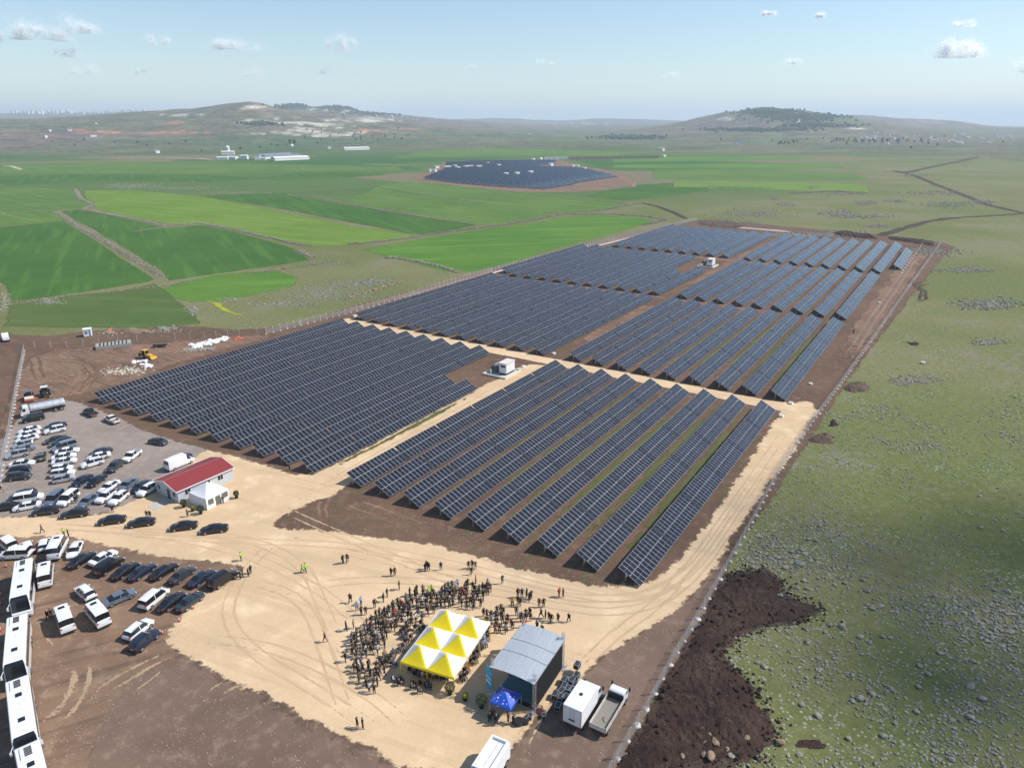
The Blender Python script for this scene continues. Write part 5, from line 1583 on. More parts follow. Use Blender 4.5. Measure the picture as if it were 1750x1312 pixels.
MB().box(x0 + .62, x0 + .88, -.9, .9, 2.755, 2.90).build('roof_slot', plain('roof_slot_grey', (.22, .22, .20), .7), t)
MB().box(x0 + 1.4, x1 - .6, -.05, .0, 2.752, 2.77).build('roof_seam', M_steel, t)
truck_wheels(t, (x0 + 1.2, x1 - 1.0), 1.22, .44)
for s in (-1, 1):
    MB().box(x0 + 1.0, x0 + 2.2, s * 1.203 - .012, s * 1.203 + .012, 1.5, 2.3).build('side_window', M_vglass, t)
# little white truck beyond the left fence
t = frame_at('small_truck', c1, (38, 148), (10, 40), 'small white truck on the track beyond the left fence', 'truck', 1.0)
truck_cab(t, .8, 'white', .95, 2.1, 1.6)
MB().box(-2.4, .75, -1.0, 1.0, .7, 2.2).build('cargo_box', M_box, t, None, None, False, .03)
truck_wheels(t, (-1.5, 1.6), 1.0, .38)
# backhoe loader and two other machines in the digger yard
t = frame_at('backhoe_loader', c1, (995, 268), (70, 8), 'yellow backhoe loader working on the bare earth', 'digger', .9)
Y_ = PAINT['yellow']
MB().prism([(-.9, .9), (-.9, 1.35), (.5, 1.45), (1.9, 1.30), (2.0, .75), (.2, .65)], -.55, .55).build('bonnet', Y_, t, None, None, False, .04)
MB().box(-1.0, .45, -.8, .8, 1.36, 2.55, 0, None, .08).build('cab', M_vglass, t)
MB().box(-1.05, .50, -.85, .85, 2.56, 2.72, 0, None, .05).build('cab_roof', Y_, t)
for x in (-.98, .38):
    for s in (-1, 1):
        MB().box(x - .05, x + .05, s * .80 - .05, s * .80 + .05, 1.35, 2.56).build('cab_pillar', Y_, t)
for s in (-1, 1):
    obj('wheel', wheel(.78, .45), t, (-.75, s * .95, .78)); obj('wheel', wheel(.50, .35), t, (1.5, s * .85, .50))
    MB().tube((.3, s * .72, 1.5), (2.3, s * .72, .75), .09).build('loader_arm', Y_, t)
MB().prism([(2.3, .15), (3.1, .12), (2.55, .5), (2.6, .95), (2.3, .9)], -1.1, 1.1).build('loader_bucket', Y_, t)
MB().tube((-1.1, 0, 1.0), (-1.9, 0, 2.6), .14).build('boom', Y_, t)
MB().tube((-1.9, 0, 2.6), (-2.7, 0, 1.3), .11).build('dipper_arm', Y_, t)
MB().prism([(-2.9, .5), (-2.45, .55), (-2.5, 1.25), (-2.8, 1.3)], -.35, .35).build('digging_bucket', M_trim, t)
t = frame_at('road_roller', c1, (198, 548), (2, 26), 'orange and grey road roller beside the left fence', 'roller', .9)
MB().tube((1.5, -1.0, .72), (1.5, 1.0, .72), .72, None, 20).build('drum', PAINT['beige'], t)
MB().box(.2, 2.1, -1.12, -1.02, .5, .95).box(.2, 2.1, 1.02, 1.12, .5, .95).box(2.1, 2.3, -1.12, 1.12, .5, .95).build('drum_frame', PAINT['orange'], t)
MB().box(-2.2, -.6, -.75, .75, .7, 1.55, 0, None, .06).build('engine_cover', PAINT['orange'], t)
MB().box(-.6, .7, -.7, .7, .7, 2.35, 0, None, .08).build('cab', M_vglass, t)
MB().box(-.7, .8, -.8, .8, 2.36, 2.5).build('cab_roof', PAINT['grey'], t)
for s in (-1, 1): obj('wheel', wheel(.72, .5), t, (-1.4, s * .85, .72))
t = frame_at('farm_tractor', c1, (306, 522), (-8, 30), 'white cabbed tractor beside the road roller', 'tractor', .9)
MB().box(.2, 2.0, -.42, .42, .75, 1.45, 0, None, .05).build('bonnet', PAINT['charcoal'], t)
MB().box(-1.0, .25, -.75, .75, 1.1, 2.4, 0, None, .1).build('cab', M_vglass, t)
MB().box(-1.1, .35, -.82, .82, 2.41, 2.6).build('cab_roof', PAINT['white'], t)
for s in (-1, 1):
    obj('wheel', wheel(.82, .45), t, (-.6, s * .95, .82)); obj('wheel', wheel(.5, .32), t, (1.5, s * .8, .5))
MB().tube((-1.2, 0, 1.0), (-1.7, 0, 2.9), .12).tube((-1.7, 0, 2.9), (-2.4, 0, 1.6), .1).build('rear_arm', PAINT['charcoal'], t)

# ------------------------------------------------------------------ site building, tents and stage
def basis(o, a, b):
    """matrix with origin o, x towards a, y to its left"""
    x = (Vector(a) - Vector(o)); x.z = 0; x.normalize()
    return math.atan2(x.y, x.x)
cK = crop(240, 760, 200 / 1640)
M_wallp = plain('prefab_wall', (.46, .49, .52), .7, 0, .3, .06, 1.5)
M_roof = plain('red_roof', (.235, .035, .036), .5, 0, .4, .12, 2.0)
M_white = plain('white_trim', (.74, .74, .73), .5, 0, .4, .05)
B0, B1, B2 = Vector((-64.9, 121.9, .06)), Vector((-71.7, 125.8, .06)), Vector((-57.9, 131.9, .06))
rz = basis(B0, B2, B1)
LX = (B2 - B0).length; WY = (B1 - B0).length
bd = tag(empty('site_office', B0, rz), 'long grey prefab office with red gabled roof beside the car park', 'building')
H0, H1 = 2.75, 3.75
MB().add([(0, 0, 0), (LX, 0, 0), (LX, WY, 0), (0, WY, 0), (0, 0, H0), (LX, 0, H0), (LX, WY, H0), (0, WY, H0), (0, WY / 2, H1 - .08), (LX, WY / 2, H1 - .08)],
         [(0, 1, 5, 4), (1, 2, 6, 9, 5), (2, 3, 7, 6), (3, 0, 4, 8, 7)]).build('wall', M_wallp, bd)
for k, (ya, yb, za, zb) in enumerate([(-.35, WY / 2, H0 - .14, H1), (WY + .35, WY / 2, H0 - .14, H1)]):
    ns = 26
    for i in range(ns):
        xa = -.35 + (LX + .7) * i / ns
        xb = -.35 + (LX + .7) * (i + 1) / ns - .015
        MB().add([(xa, ya, za), (xb, ya, za), (xb, yb, zb), (xa, yb, zb), (xa, ya, za + .05), (xb, ya, za + .05), (xb, yb, zb + .05), (xa, yb, zb + .05)], [(0, 1, 2, 3), (7, 6, 5, 4), (0, 4, 5, 1), (1, 5, 6, 2), (2, 6, 7, 3), (3, 7, 4, 0)]).build('roof_panel', M_roof, bd)
MB().tube((-.38, WY / 2, H1 + .06), (LX + .38, WY / 2, H1 + .06), .07).build('ridge_cap', M_roof, bd)
for ya in (-.37, WY + .37):
    MB().box(-.37, LX + .37, ya - .05, ya + .05, H0 - .22, H0 - .06).build('fascia', M_white, bd)
for x in (-.38, LX + .38):
    for ya in (-.35, WY + .35):
        a = Vector((x, ya, H0 - .12)); b = Vector((x, WY / 2, H1 + .03))
        d = (b - a)
        MB().add([a + Vector((-.03, 0, -.1)), b + Vector((-.03, 0, -.1)), b + Vector((-.03, 0, .05)), a + Vector((-.03, 0, .05)), a + Vector((.03, 0, -.1)), b + Vector((.03, 0, -.1)), b + Vector((.03, 0, .05)), a + Vector((.03, 0, .05))], [(0, 1, 2, 3), (4, 5, 6, 7), (0, 1, 5, 4), (3, 2, 6, 7), (0, 3, 7, 4), (1, 2, 6, 5)]).build('barge_board', M_white, bd)
def window(parent, M, w, h, name='window'):
    f = MB().box(-w / 2, w / 2, -.03, .0, 0, h).mesh('pane', [M_vglass])
    wn_ = obj(name, MB().box(-w / 2 - .06, w / 2 + .06, -.05, -.004, -.06, -.0).box(-w / 2 - .06, w / 2 + .06, -.05, -.004, h, h + .06).box(-w / 2 - .06, -w / 2, -.05, -.004, 0, h).box(w / 2, w / 2 + .06, -.05, -.004, 0, h).box(-.025, .025, -.045, -.032, 0, h).mesh('window', [M_white]), parent)
    wn_.matrix_local = M
    obj('pane', f, wn_)
for x in (2.1, 6.4, 9.3):
    window(bd, Matrix.Translation((x, 0, 1.15)), 1.15, 1.0)
MX = Matrix.Rotation(-math.pi / 2, 4, 'Z')
for y in (1.2, 6.6):
    window(bd, Matrix.Translation((0, y, 1.1)) @ MX, .95, 1.0)
dr = MB().box(-.05, -.005, 2.5, 3.75, .02, 2.15).build('door', plain('door_dark', (.05, .05, .055), .5), bd)
MB().box(-.09, -.004, 2.38, 2.49, 0, 2.25).box(-.09, -.004, 3.76, 3.87, 0, 2.25).box(-.09, -.004, 2.38, 3.87, 2.26, 2.36).build('door_frame', M_white, dr)
MB().box(-.10, -.06, 3.55, 3.62, 1.0, 1.1).build('handle', M_steel, dr)
pf = MB().box(-1.9, -.12, 1.6, 4.4, -.02, .12).build('porch_slab', plain('porch_concrete', (.42, .40, .37), .9, 0, .2, .15), bd)
for k in range(4):
    MB().box(-2.4 - .42 * (k + 1), -2.4 - .42 * k - .06, 1.2, 3.9, .0, .20 - .045 * k).build('step', M_conc, bd)
# white pagoda tent by the office
T0, T1, T2 = Vector((-58.3, 119.3, .06)), Vector((-62.8, 122.0, .06)), Vector((-55.7, 123.5, .06))
rz = basis(T0, T2, T1)
S1, S2 = 5.0, 5.2
wt_ = tag(empty('pagoda_tent', T0, rz), 'white pagoda tent with windows standing against the office', 'tent')
q = NT('tent_white')
q.b.inputs['Base Color'].default_value = (.80, .80, .80, 1); q.b.inputs['Roughness'].default_value = .6
M_tent = q.m
def pagoda(n, s1, s2, z0, h, power, cls):
    """concave four sided roof as a grid; cls picks the material of each of its four sides"""
    V, F, I = [], [], []
    for j in range(n + 1):
        for i in range(n + 1):
            x, y = i / n * 2 - 1, j / n * 2 - 1
            m_ = max(abs(x), abs(y))
            V.append(((x + 1) / 2 * s1, (y + 1) / 2 * s2, z0 + h * (1 - m_) ** power - .10 * (m_ ** 3) * (1 - min(abs(x), abs(y)) ** 2)))
    for j in range(n):
        for i in range(n):
            a = j * (n + 1) + i
            quad = (a, a + 1, a + n + 2, a + n + 1)
            cx_, cy_ = (i + .5) / n * 2 - 1, (j + .5) / n * 2 - 1
            if abs(abs(cx_) - abs(cy_)) < 1e-6:
                # split along the hip so that each side keeps its own cloth
                if cx_ * cy_ > 0:
                    tr_ = [(a, a + 1, a + n + 2), (a, a + n + 2, a + n + 1)]
                else:
                    tr_ = [(a, a + 1, a + n + 1), (a + 1, a + n + 2, a + n + 1)]
                for t_ in tr_:
                    mx_ = sum(V[k][0] / s1 * 2 - 1 for k in t_) / 3; my_ = sum(V[k][1] / s2 * 2 - 1 for k in t_) / 3
                    F.append(t_); I.append(cls(mx_, my_))
            else:
                F.append(quad); I.append(cls(cx_, cy_))
    return V, F, I
V, F, I = pagoda(12, S1, S2, 2.4, 1.9, 1.35, lambda x, y: 0)
obj('canopy', np_mesh('canopy', V, F, [M_tent], I, True), wt_)
for (a, b, c_, d_) in [(0, S1, 0, 0), (0, 0, 0, S2), (S1, S1, 0, S2), (0, S1, S2, S2)]:
    MB().box(a - .02, b + .02, c_ - .02, d_ + .02, .02, 2.32).build('side_wall', M_tent, wt_)
M_tw = plain('tent_window', (.13, .13, .12), .25, 0, .5, .1)
for x0, x1, z0 in [(.35, 1.55, .85), (1.95, 3.05, .05), (3.35, 4.75, .85)]:
    MB().box(x0, x1, -.04, -.024, z0, 2.0).build('window' if z0 > .5 else 'doorway', M_tw, wt_)
for x, y in ((0, 0), (S1, 0), (S1, S2), (0, S2)):
    MB().box(x - .05, x + .05, y - .05, y + .05, 0, 2.38).build('pole', M_white, wt_)
# yellow and white canopy over the seats
q = NT('canopy_cloth_white')
def cloth(name, col):
    q = NT(name)
    tc = q.n('ShaderNodeTexCoord').outputs['Object']
    f = q.noise(tc, 1.3, 3)
    c_ = q.mix(f, tuple(v * .93 for v in col), tuple(min(1, v * 1.05) for v in col))
    q.l(c_, q.b.inputs['Base Color']); q.b.inputs['Roughness'].default_value = .65
    tl_ = q.n('ShaderNodeBsdfTranslucent'); q.l(c_, tl_.inputs[0])
    mx_ = q.n('ShaderNodeMixShader'); mx_.inputs[0].default_value = .18
    q.l(q.b.outputs[0], mx_.inputs[1]); q.l(tl_.outputs[0], mx_.inputs[2]); q.l(mx_.outputs[0], q.out.inputs['Surface'])
    return q.m
M_cw, M_cy = cloth('canopy_white', (.80, .80, .79)), cloth('canopy_yellow', (.86, .70, .008))
Y0, Y1, Y2 = Vector((-14.8, 75.7, .06)), Vector((-7.5, 72.75, .06)), Vector((-10.6, 86.6, .06))
rz = basis(Y0, Y1, Y2)
CW, CD = (Y1 - Y0).length / 2, (Y2 - Y0).length / 3
yt = tag(empty('event_canopy', Y0, rz), 'large yellow and white peaked canopy over the seated audience', 'tent')
for i in range(2):
    for j in range(3):
        V, F, I = pagoda(12, CW - .01, CD - .01, 2.75, 1.75, 1.25, lambda x, y: 1 if abs(y) > abs(x) else 0)
        obj('canopy_peak', np_mesh('canopy_peak', [(x + i * CW, y + j * CD, z) for x, y, z in V], F, [M_cw, M_cy], I, True), yt)
for i in range(2):
    for y, s in ((0, -1), (CD * 3, 1)):
        MB().box(i * CW + .05, (i + 1) * CW - .05, y + s * .02 - .01, y + s * .02 + .01, 2.36, 2.72).build('valance', M_cy, yt)
for j in range(3):
    for x, s in ((0, -1), (CW * 2, 1)):
        MB().box(x + s * .02 - .01, x + s * .02 + .01, j * CD + .05, (j + 1) * CD - .05, 2.36, 2.72).build('valance', M_cw, yt)
for i in range(3):
    for j in range(4):
        if i == 1 and 0 < j < 3: continue
        MB().tube((i * CW, j * CD, 0), (i * CW, j * CD, 2.70), .055, None, 6).build('pole', M_cy, yt)
# stage
S0, SR = Vector((2.8, 69.9, .06)), Vector((6.87, 77.5, .06))
rz = basis(S0, SR, None)
SA, SB = (SR - S0).length, 6.0
stg = tag(empty('event_stage', S0, rz), 'truss stage with grey tarpaulin roof and black back wall', 'stage')
M_deck = plain('stage_deck', (.03, .12, .15), .5, 0, .4, .15, 1.0)
M_blackm = plain('black_mesh', (.014, .014, .015), .9, 0, .2, .2, 6.0)
q = NT('tarpaulin')
tc = q.n('ShaderNodeTexCoord').outputs['Object']
wv = q.noise(q.mapping(tc, 0, (.5, 3.0, 1)), 1.2, 5, .7)
q.l(q.mix(wv, (.30, .33, .36), (.42, .45, .48)), q.b.inputs['Base Color'])
q.b.inputs['Roughness'].default_value = .38; q.b.inputs['Specular IOR Level'].default_value = .7
q.bump(q.noise(q.mapping(tc, 0, (.45, 2.6, 1)), 1.0, 3, .5), .35, .2)
M_tarp = q.m
MB().box(0.15, SA - .15, .4, SB - .8, .82, 1.0).build('stage_deck', M_deck, stg)
MB().box(.2, SA - .2, .45, SB - .85, .02, .80).build('stage_skirt', M_blackm, stg)
nx, ny = 16, 12
V = []
for j in range(ny + 1):
    for i in range(nx + 1):
        a, b = -.55 + (SA + .9) * i / nx, -.25 + (SB + .5) * j / ny
        t_ = j / ny
        V.append((a, b, 4.9 + .27 * math.sin(math.pi * min(1, max(0, t_))) - .10 * abs(2 * i / nx - 1) ** 2 + .04 * mnoise.noise((a * .8, b * 2.5, 1.0))))
F = [(j * (nx + 1) + i, j * (nx + 1) + i + 1, (j + 1) * (nx + 1) + i + 1, (j + 1) * (nx + 1) + i) for j in range(ny) for i in range(nx)]
rf = obj('roof_tarpaulin', np_mesh('roof_tarpaulin', V, F, [M_tarp], None, True), stg)
for fi in (6, 10):
    m_ = MB()
    for j in range(ny):
        p0_, p1_ = Vector(V[j * (nx + 1) + fi]), Vector(V[(j + 1) * (nx + 1) + fi])
        m_.add([p0_ + Vector((-.03, 0, .015)), p0_ + Vector((.03, 0, .015)), p1_ + Vector((.03, 0, .015)), p1_ + Vector((-.03, 0, .015))], [(0, 1, 2, 3)])
    m_.build('seam', M_trim, rf)
MB().box(SA - .9, SA - .15, .55, .62, 5.1, 5.12).build('roof_logo', plain('logo_blue', (.05, .09, .2), .6), rf)
for k in range(11):
    x0 = .2 + (SA - .4) * k / 11
    MB().box(x0, x0 + (SA - .4) / 11 - .03, -.06, -.02, .15, 4.65).build('back_panel', M_blackm, stg)
MB().box(.3, SA - .3, .06, .10, 1.02, 4.3).build('backdrop', plain('backdrop_teal', (.03, .14, .19), .6, 0, .3, .15, .8), stg)
MB().box(.8, SA - .9, .11, .12, 1.5, 1.72).build('backdrop_strip', M_white, stg)
M_alu = plain('aluminium_truss', (.55, .56, .57), .35, .7, .5, .05)
def truss(a, b, w=.3, seg=.55):
    a, b = Vector(a), Vector(b)
    d = (b - a); L_ = d.length; d.normalize()
    up = Vector((0, 0, 1)) if abs(d.z) < .9 else Vector((1, 0, 0))
    x = d.cross(up).normalized() * w / 2
    y = d.cross(x).normalized() * w / 2
    m_ = MB()
    cor = [x + y, x - y, -x - y, -x + y]
    for c_ in cor:
        m_.tube(a + c_, b + c_, .03, None, 4)
    n_ = max(1, int(L_ / seg))
    for k in range(n_):
        p_, r_ = a + d * (L_ * k / n_), a + d * (L_ * (k + 1) / n_)
        for i in range(4):
            u_, v_ = (cor[i], cor[(i + 1) % 4]) if k % 2 else (cor[(i + 1) % 4], cor[i])
            m_.tube(p_ + u_, r_ + v_, .018, None, 3, 0, False)
    return m_
for x, y in ((0, 0), (SA, 0), (0, SB), (SA, SB)):
    tw_ = truss((x, y, 0), (x, y, 5.9)).build('tower', M_alu, stg)
    MB().box(x - .5, x + .5, y - .5, y + .5, 0, .08).build('base_plate', M_steel, tw_)
    MB().tube((x - .6, y - .6, .1), (x, y, 1.4), .03).tube((x + .6, y - .6, .1), (x, y, 1.4), .03).tube((x, y + .8, .1), (x, y, 1.4), .03).build('outrigger', M_alu, tw_)
for a, b in (((0, 0, 4.7), (SA, 0, 4.7)), ((0, SB, 4.7), (SA, SB, 4.7)), ((0, 0, 4.7), (0, SB, 4.7)), ((SA, 0, 4.7), (SA, SB, 4.7))):
    truss(a, b).build('roof_truss', M_alu, stg)
for k, (x, y) in enumerate([(.1, 2.0), (.1, 3.6), (2.2, 5.9), (4.4, 5.9), (6.6, 5.9)]):
    MB().tube((x, y, 4.5), (x + .05, y, 4.1), .14, .18, 8).build('spotlight', M_trim, stg)
# banners at the stage corners
def banner(name, p_, rz, w, h, z0, cols, label):
    r_ = tag(empty(name, p_, rz), label, 'banner')
    MB().tube((-w / 2, 0, 0), (-w / 2, 0, z0 + h + .05), .025).build('pole', M_alu, r_)
    y_ = z0
    for c_, fr in cols:
        MB().box(-w / 2 + .03, w / 2, -.015, .015, y_, y_ + h * fr - .004).build('cloth_panel', c_, r_)
        y_ += h * fr
    return r_
M_cyan, M_redb = plain('banner_cyan', (.02, .36, .62), .6, 0, .3, .1), plain('banner_red', (.6, .03, .03), .6)
stm = Matrix.Translation(S0) @ Matrix.Rotation(rz, 4, 'Z')
def SP(x, y, z=0): return stm @ Vector((x, y, z))
banner('stage_banner', SP(-.1, SB + .55), rz + R(60), 1.3, 3.6, .7, [(M_cyan, .28), (M_white, .10), (M_cyan, .12), (M_white, .06), (M_cyan, .44)], 'tall cyan banner with white lettering at the near stage corner')
banner('feather_flag', SP(SA + .2, SB + .8), rz + R(20), .8, 2.6, 1.6, [(M_cyan, .5), (M_white, .2), (M_cyan, .3)], 'cyan and white flag behind the far stage corner')
banner('feather_flag', SP(SA + .7, SB + .3), rz + R(10), .7, 3.2, 1.6, [(M_redb, .6), (M_white, .12), (M_redb, .28)], 'red flag behind the far stage corner')
# blue gazebo
q = NT('gazebo_blue')
tc = q.n('ShaderNodeTexCoord').outputs['Object']
vo = q.n('ShaderNodeTexVoronoi'); vo.inputs['Scale'].default_value = 2.4; q.l(tc, vo.inputs['Vector'])
spc = q.n('ShaderNodeSeparateColor'); q.l(vo.outputs['Color'], spc.inputs[0])
dots = q.math('MULTIPLY', q.math('LESS_THAN', vo.outputs['Distance'], .26), q.math('GREATER_THAN', spc.outputs[0], .45))
q.l(q.mix(dots, (.008, .075, .46), q.mix(spc.outputs[1], (.75, .75, .8), (.75, .35, .45))), q.b.inputs['Base Color'])
q.b.inputs['Roughness'].default_value = .5
M_gz = q.m
G0 = Vector((-.2, 67.7, .06)); Gx = Vector((1.25, 70.45, .06))
gz = tag(empty('gazebo', G0, basis(G0, Gx, None)), 'blue square gazebo with white spots in front of the stage', 'tent')
V, F, I = pagoda(8, 3.0, 2.95, 2.45, .75, 1.1, lambda x, y: 0)
obj('canopy', np_mesh('canopy', V, F, [M_gz], I, False), gz)
for (a, b, c_, d_) in [(0, 3, -.01, .01), (0, 3, 2.94, 2.96), (-.01, .01, .03, 2.92), (2.99, 3.01, .03, 2.92)]:
    MB().box(a, b, c_, d_, 2.12, 2.44).build('valance', M_gz, gz)
for x in (.03, 2.97):
    for y in (.03, 2.92):
        MB().box(x - .025, x + .025, y - .025, y + .025, 0, 2.42).build('leg', M_steel, gz)
# flight cases and gear
M_case = plain('flight_case', (.03, .033, .04), .6, 0, .4, .1)
cS = crop(800, 1050, 200 / 1312)
cm_ = MB().box(-.48, .48, -.33, .33, .12, .78).mesh('case_body', [M_case])
ce_ = MB()
for x in (-.48, .48):
    for y in (-.33, .33):
        ce_.box(x - .03, x + .03, y - .03, y + .03, .10, .80)
for z in (.12, .78):
    for y in (-.33, .33):
        ce_.box(-.45, .45, y - .028, y + .028, z - .028, z + .028)
    for x in (-.48, .48):
        ce_.box(x - .028, x + .028, -.30, .30, z - .028, z + .028)
ce_ = ce_.mesh('case_edges', [M_alu])
cw_ = MB()
for x in (-.35, .35):
    for y in (-.22, .22):
        cw_.tube((x - .03, y, .055), (x + .03, y, .055), .055, None, 8)
cw_ = cw_.mesh('castors', [M_trim])
for k, (x, y, dz, a, lab) in enumerate([(1220, 625, 1.5, 0, 'topmost flight case of the stack farthest from the gazebo'), (1215, 690, 1, 0, 'lower flight case of the far stack behind the stage'), (1075, 742, 1, 4, 'flight case beside the black stage wall near the far stack'), (1160, 750, 1, -5, 'flight case right of the one against the stage wall'), (1080, 810, 1, 3, 'third flight case down the pile beside the stage'), (1122, 845, 1, 8, 'flight case in the middle of the pile next to the box truck'), (1045, 868, 1, -12, 'flight case leaning in the middle of the pile'), (975, 905, 1, 6, 'flight case nearest the stage wall in the pile'), (1040, 940, 1, 10, 'flight case at the lower middle of the pile'), (1095, 935, 1, -4, 'flight case close to the rear of the box truck'), (1010, 1035, 1, 7, 'lowest flight case of the pile beside the truck doors'), (850, 1130, .7, 30, 'small flight case standing alone by the near stage tower'), (695, 1135, .7, 20, 'small flight case at the foot of the near stage tower'), (655, 1150, .7, -10, 'small flight case between stage tower and gazebo'), (1205, 805, 1, 5, 'flight case half hidden by the box truck'), (1165, 860, 1, -8, 'second flight case half hidden by the box truck')]):
    p_ = cS(x, y, .4)
    c_ = tag(empty('flight_case', (p_.x, p_.y, .06), rz + R(a)), lab, 'flight case', 'flight cases beside the stage')
    c_.scale = (dz if dz < 1 else 1,) * 3
    obj('case_body', cm_, c_); obj('case_edges', ce_, c_); obj('castors', cw_, c_)
    if dz > 1.2:
        c_.location.z = .06 + .80
        c_.location.x += .0
for k, (x, y, s, lab) in enumerate([(565, 1205, .55, 'round black drum case beside the gazebo'), (640, 1195, .45, 'small black drum case right of the gazebo')]):
    p_ = cS(x, y, .3)
    d_ = tag(empty('drum_case', (p_.x, p_.y, .06)), lab, 'case')
    MB().tube((0, 0, 0), (0, 0, s * 1.1), s, None, 14).build('shell', M_case, d_)
    MB().tube((0, 0, s * 1.103), (0, 0, s * 1.16), s * 1.03, None, 14).build('lid', M_trim, d_)
for k, (x, y, lab) in enumerate([(805, 1075, 'pile of dark red cables beside the near stage tower')]):
    p_ = cS(x, y, .1)
    m_ = MB()
    rr_ = random.Random(4)
    for i in range(14):
        a = rr_.uniform(0, 6.28); r0_ = rr_.uniform(.25, .5); cx_, cy_ = rr_.gauss(0, .25), rr_.gauss(0, .25)
        pr = None
        for s_ in range(9):
            t_ = a + s_ * .8
            q_ = Vector((cx_ + r0_ * math.cos(t_), cy_ + r0_ * math.sin(t_), .05 + .03 * i / 2))
            if pr is not None: m_.tube(pr, q_, .03, None, 4, 0, False)
            pr = q_
    tag(m_.build('cable_pile', plain('cable_wine', (.10, .03, .04), .6), None, (p_.x, p_.y, .06)), lab, 'cables')

# ------------------------------------------------------------------ potted shrubs
q = NT('shrub_leaf')
oi = q.n('ShaderNodeObjectInfo')
q.l(q.mix(q.noise(q.n('ShaderNodeTexCoord').outputs['Object'], 4.0, 2), (.020, .042, .012), (.055, .085, .022)), q.b.inputs['Base Color'])
q.b.inputs['Roughness'].default_value = .6
M_leaf = q.m
M_leafy = plain('shrub_leaf_yellow', (.30, .30, .03), .6, 0, .3, .3, 4.0)
def leaf_ball(n, rx, rz_, size, seed, z0, mat):
    rs = np.random.RandomState(seed)
    V, F = [], []
    for i in range(n):
        d = rs.normal(size=3); d /= np.linalg.norm(d)
        r_ = rs.uniform(.45, 1.0) ** .6
        lob = 1 + .22 * mnoise.noise((d[0] * 2.2 + seed, d[1] * 2.2, d[2] * 2.2))
        c_ = np.array([d[0] * rx, d[1] * rx, d[2] * rz_]) * r_ * lob + np.array([0, 0, z0])
        a, b = rs.normal(size=3), rs.normal(size=3)
        a /= np.linalg.norm(a); b -= a * b.dot(a); b /= np.linalg.norm(b)
        s = size * rs.uniform(.6, 1.3)
        k = len(V)
        V += [c_ - a * s, c_ + b * s * .45, c_ + a * s, c_ - b * s * .45]
        F.append((k, k + 1, k + 2, k + 3))
    return np_mesh('crown', np.array(V), np.array(F), [mat])
def shrub(p_, h, yellow, label, seed):
    r_ = tag(empty('potted_shrub', (p_.x, p_.y, .06)), label, 'plant')
    MB().tube((0, 0, 0), (0, 0, .45), .26, .34, 12).build('pot', M_trim, r_)
    MB().tube((0, 0, .4), (0, 0, h * .7), .05, .03, 6).build('trunk', plain('bark', (.10, .07, .05), .9), r_)
    obj('crown', leaf_ball(900, h * .34, h * .36, .09, seed, .42 + h * .38, M_leafy if yellow else M_leaf), r_)
c4 = crop(560, 920, 440 / 1750)
for k, (fn, x, y, h, yl, lab) in enumerate([(c4, 832, 1060, 2.2, 0, 'tall potted shrub at the near corner of the yellow canopy'), (c4, 935, 1100, 1.1, 1, 'small yellow green potted shrub between canopy and stage'), (c4, 1045, 1150, 2.3, 0, 'large potted shrub left of the blue gazebo'),
        (cK, 612, 880, 1.9, 0, 'potted shrub at the corner of the grey office'), (cK, 735, 932, 1.0, 1, 'small yellow potted shrub in front of the white tent'), (cK, 850, 970, 2.0, 0, 'potted shrub left of the white tent front'), (cK, 1350, 750, 1.7, 0, 'potted shrub alone right of the white tent')]):
    shrub(fn(x, y), h, yl, lab, 70 + k)
# traffic cones
for k, (x, y, lab) in enumerate([(45, 512, 'traffic cone left of the first coach tail'), (4, 440, 'traffic cone at the left edge above the first coach'), (10, 705, 'traffic cone in the shadow of the first coach'), (6, 770, 'second traffic cone in the shadow of the first coach'), (4, 945, 'traffic cone in the shadow of the second coach'), (1308, 795, 'traffic cone behind the dark teal sedan'), (1218, 882, 'traffic cone at the sand edge between teal sedan and white car'), (1105, 968, 'traffic cone beside the dark blue off-road car')]):
    p_ = c2(x, y)
    r_ = tag(empty('traffic_cone', (p_.x, p_.y, .07)), lab, 'cone', 'orange traffic cones')
    MB().box(-.2, .2, -.2, .2, 0, .04).build('base', M_trim, r_)
    MB().tube((0, 0, .04), (0, 0, .38), .15, .09, 10).tube((0, 0, .54), (0, 0, .75), .065, .025, 10).build('cone_body', plain('cone_orange', (.75, .09, .03), .5), r_)
    MB().tube((0, 0, .381), (0, 0, .539), .088, .066, 10).build('reflective_band', M_white, r_)

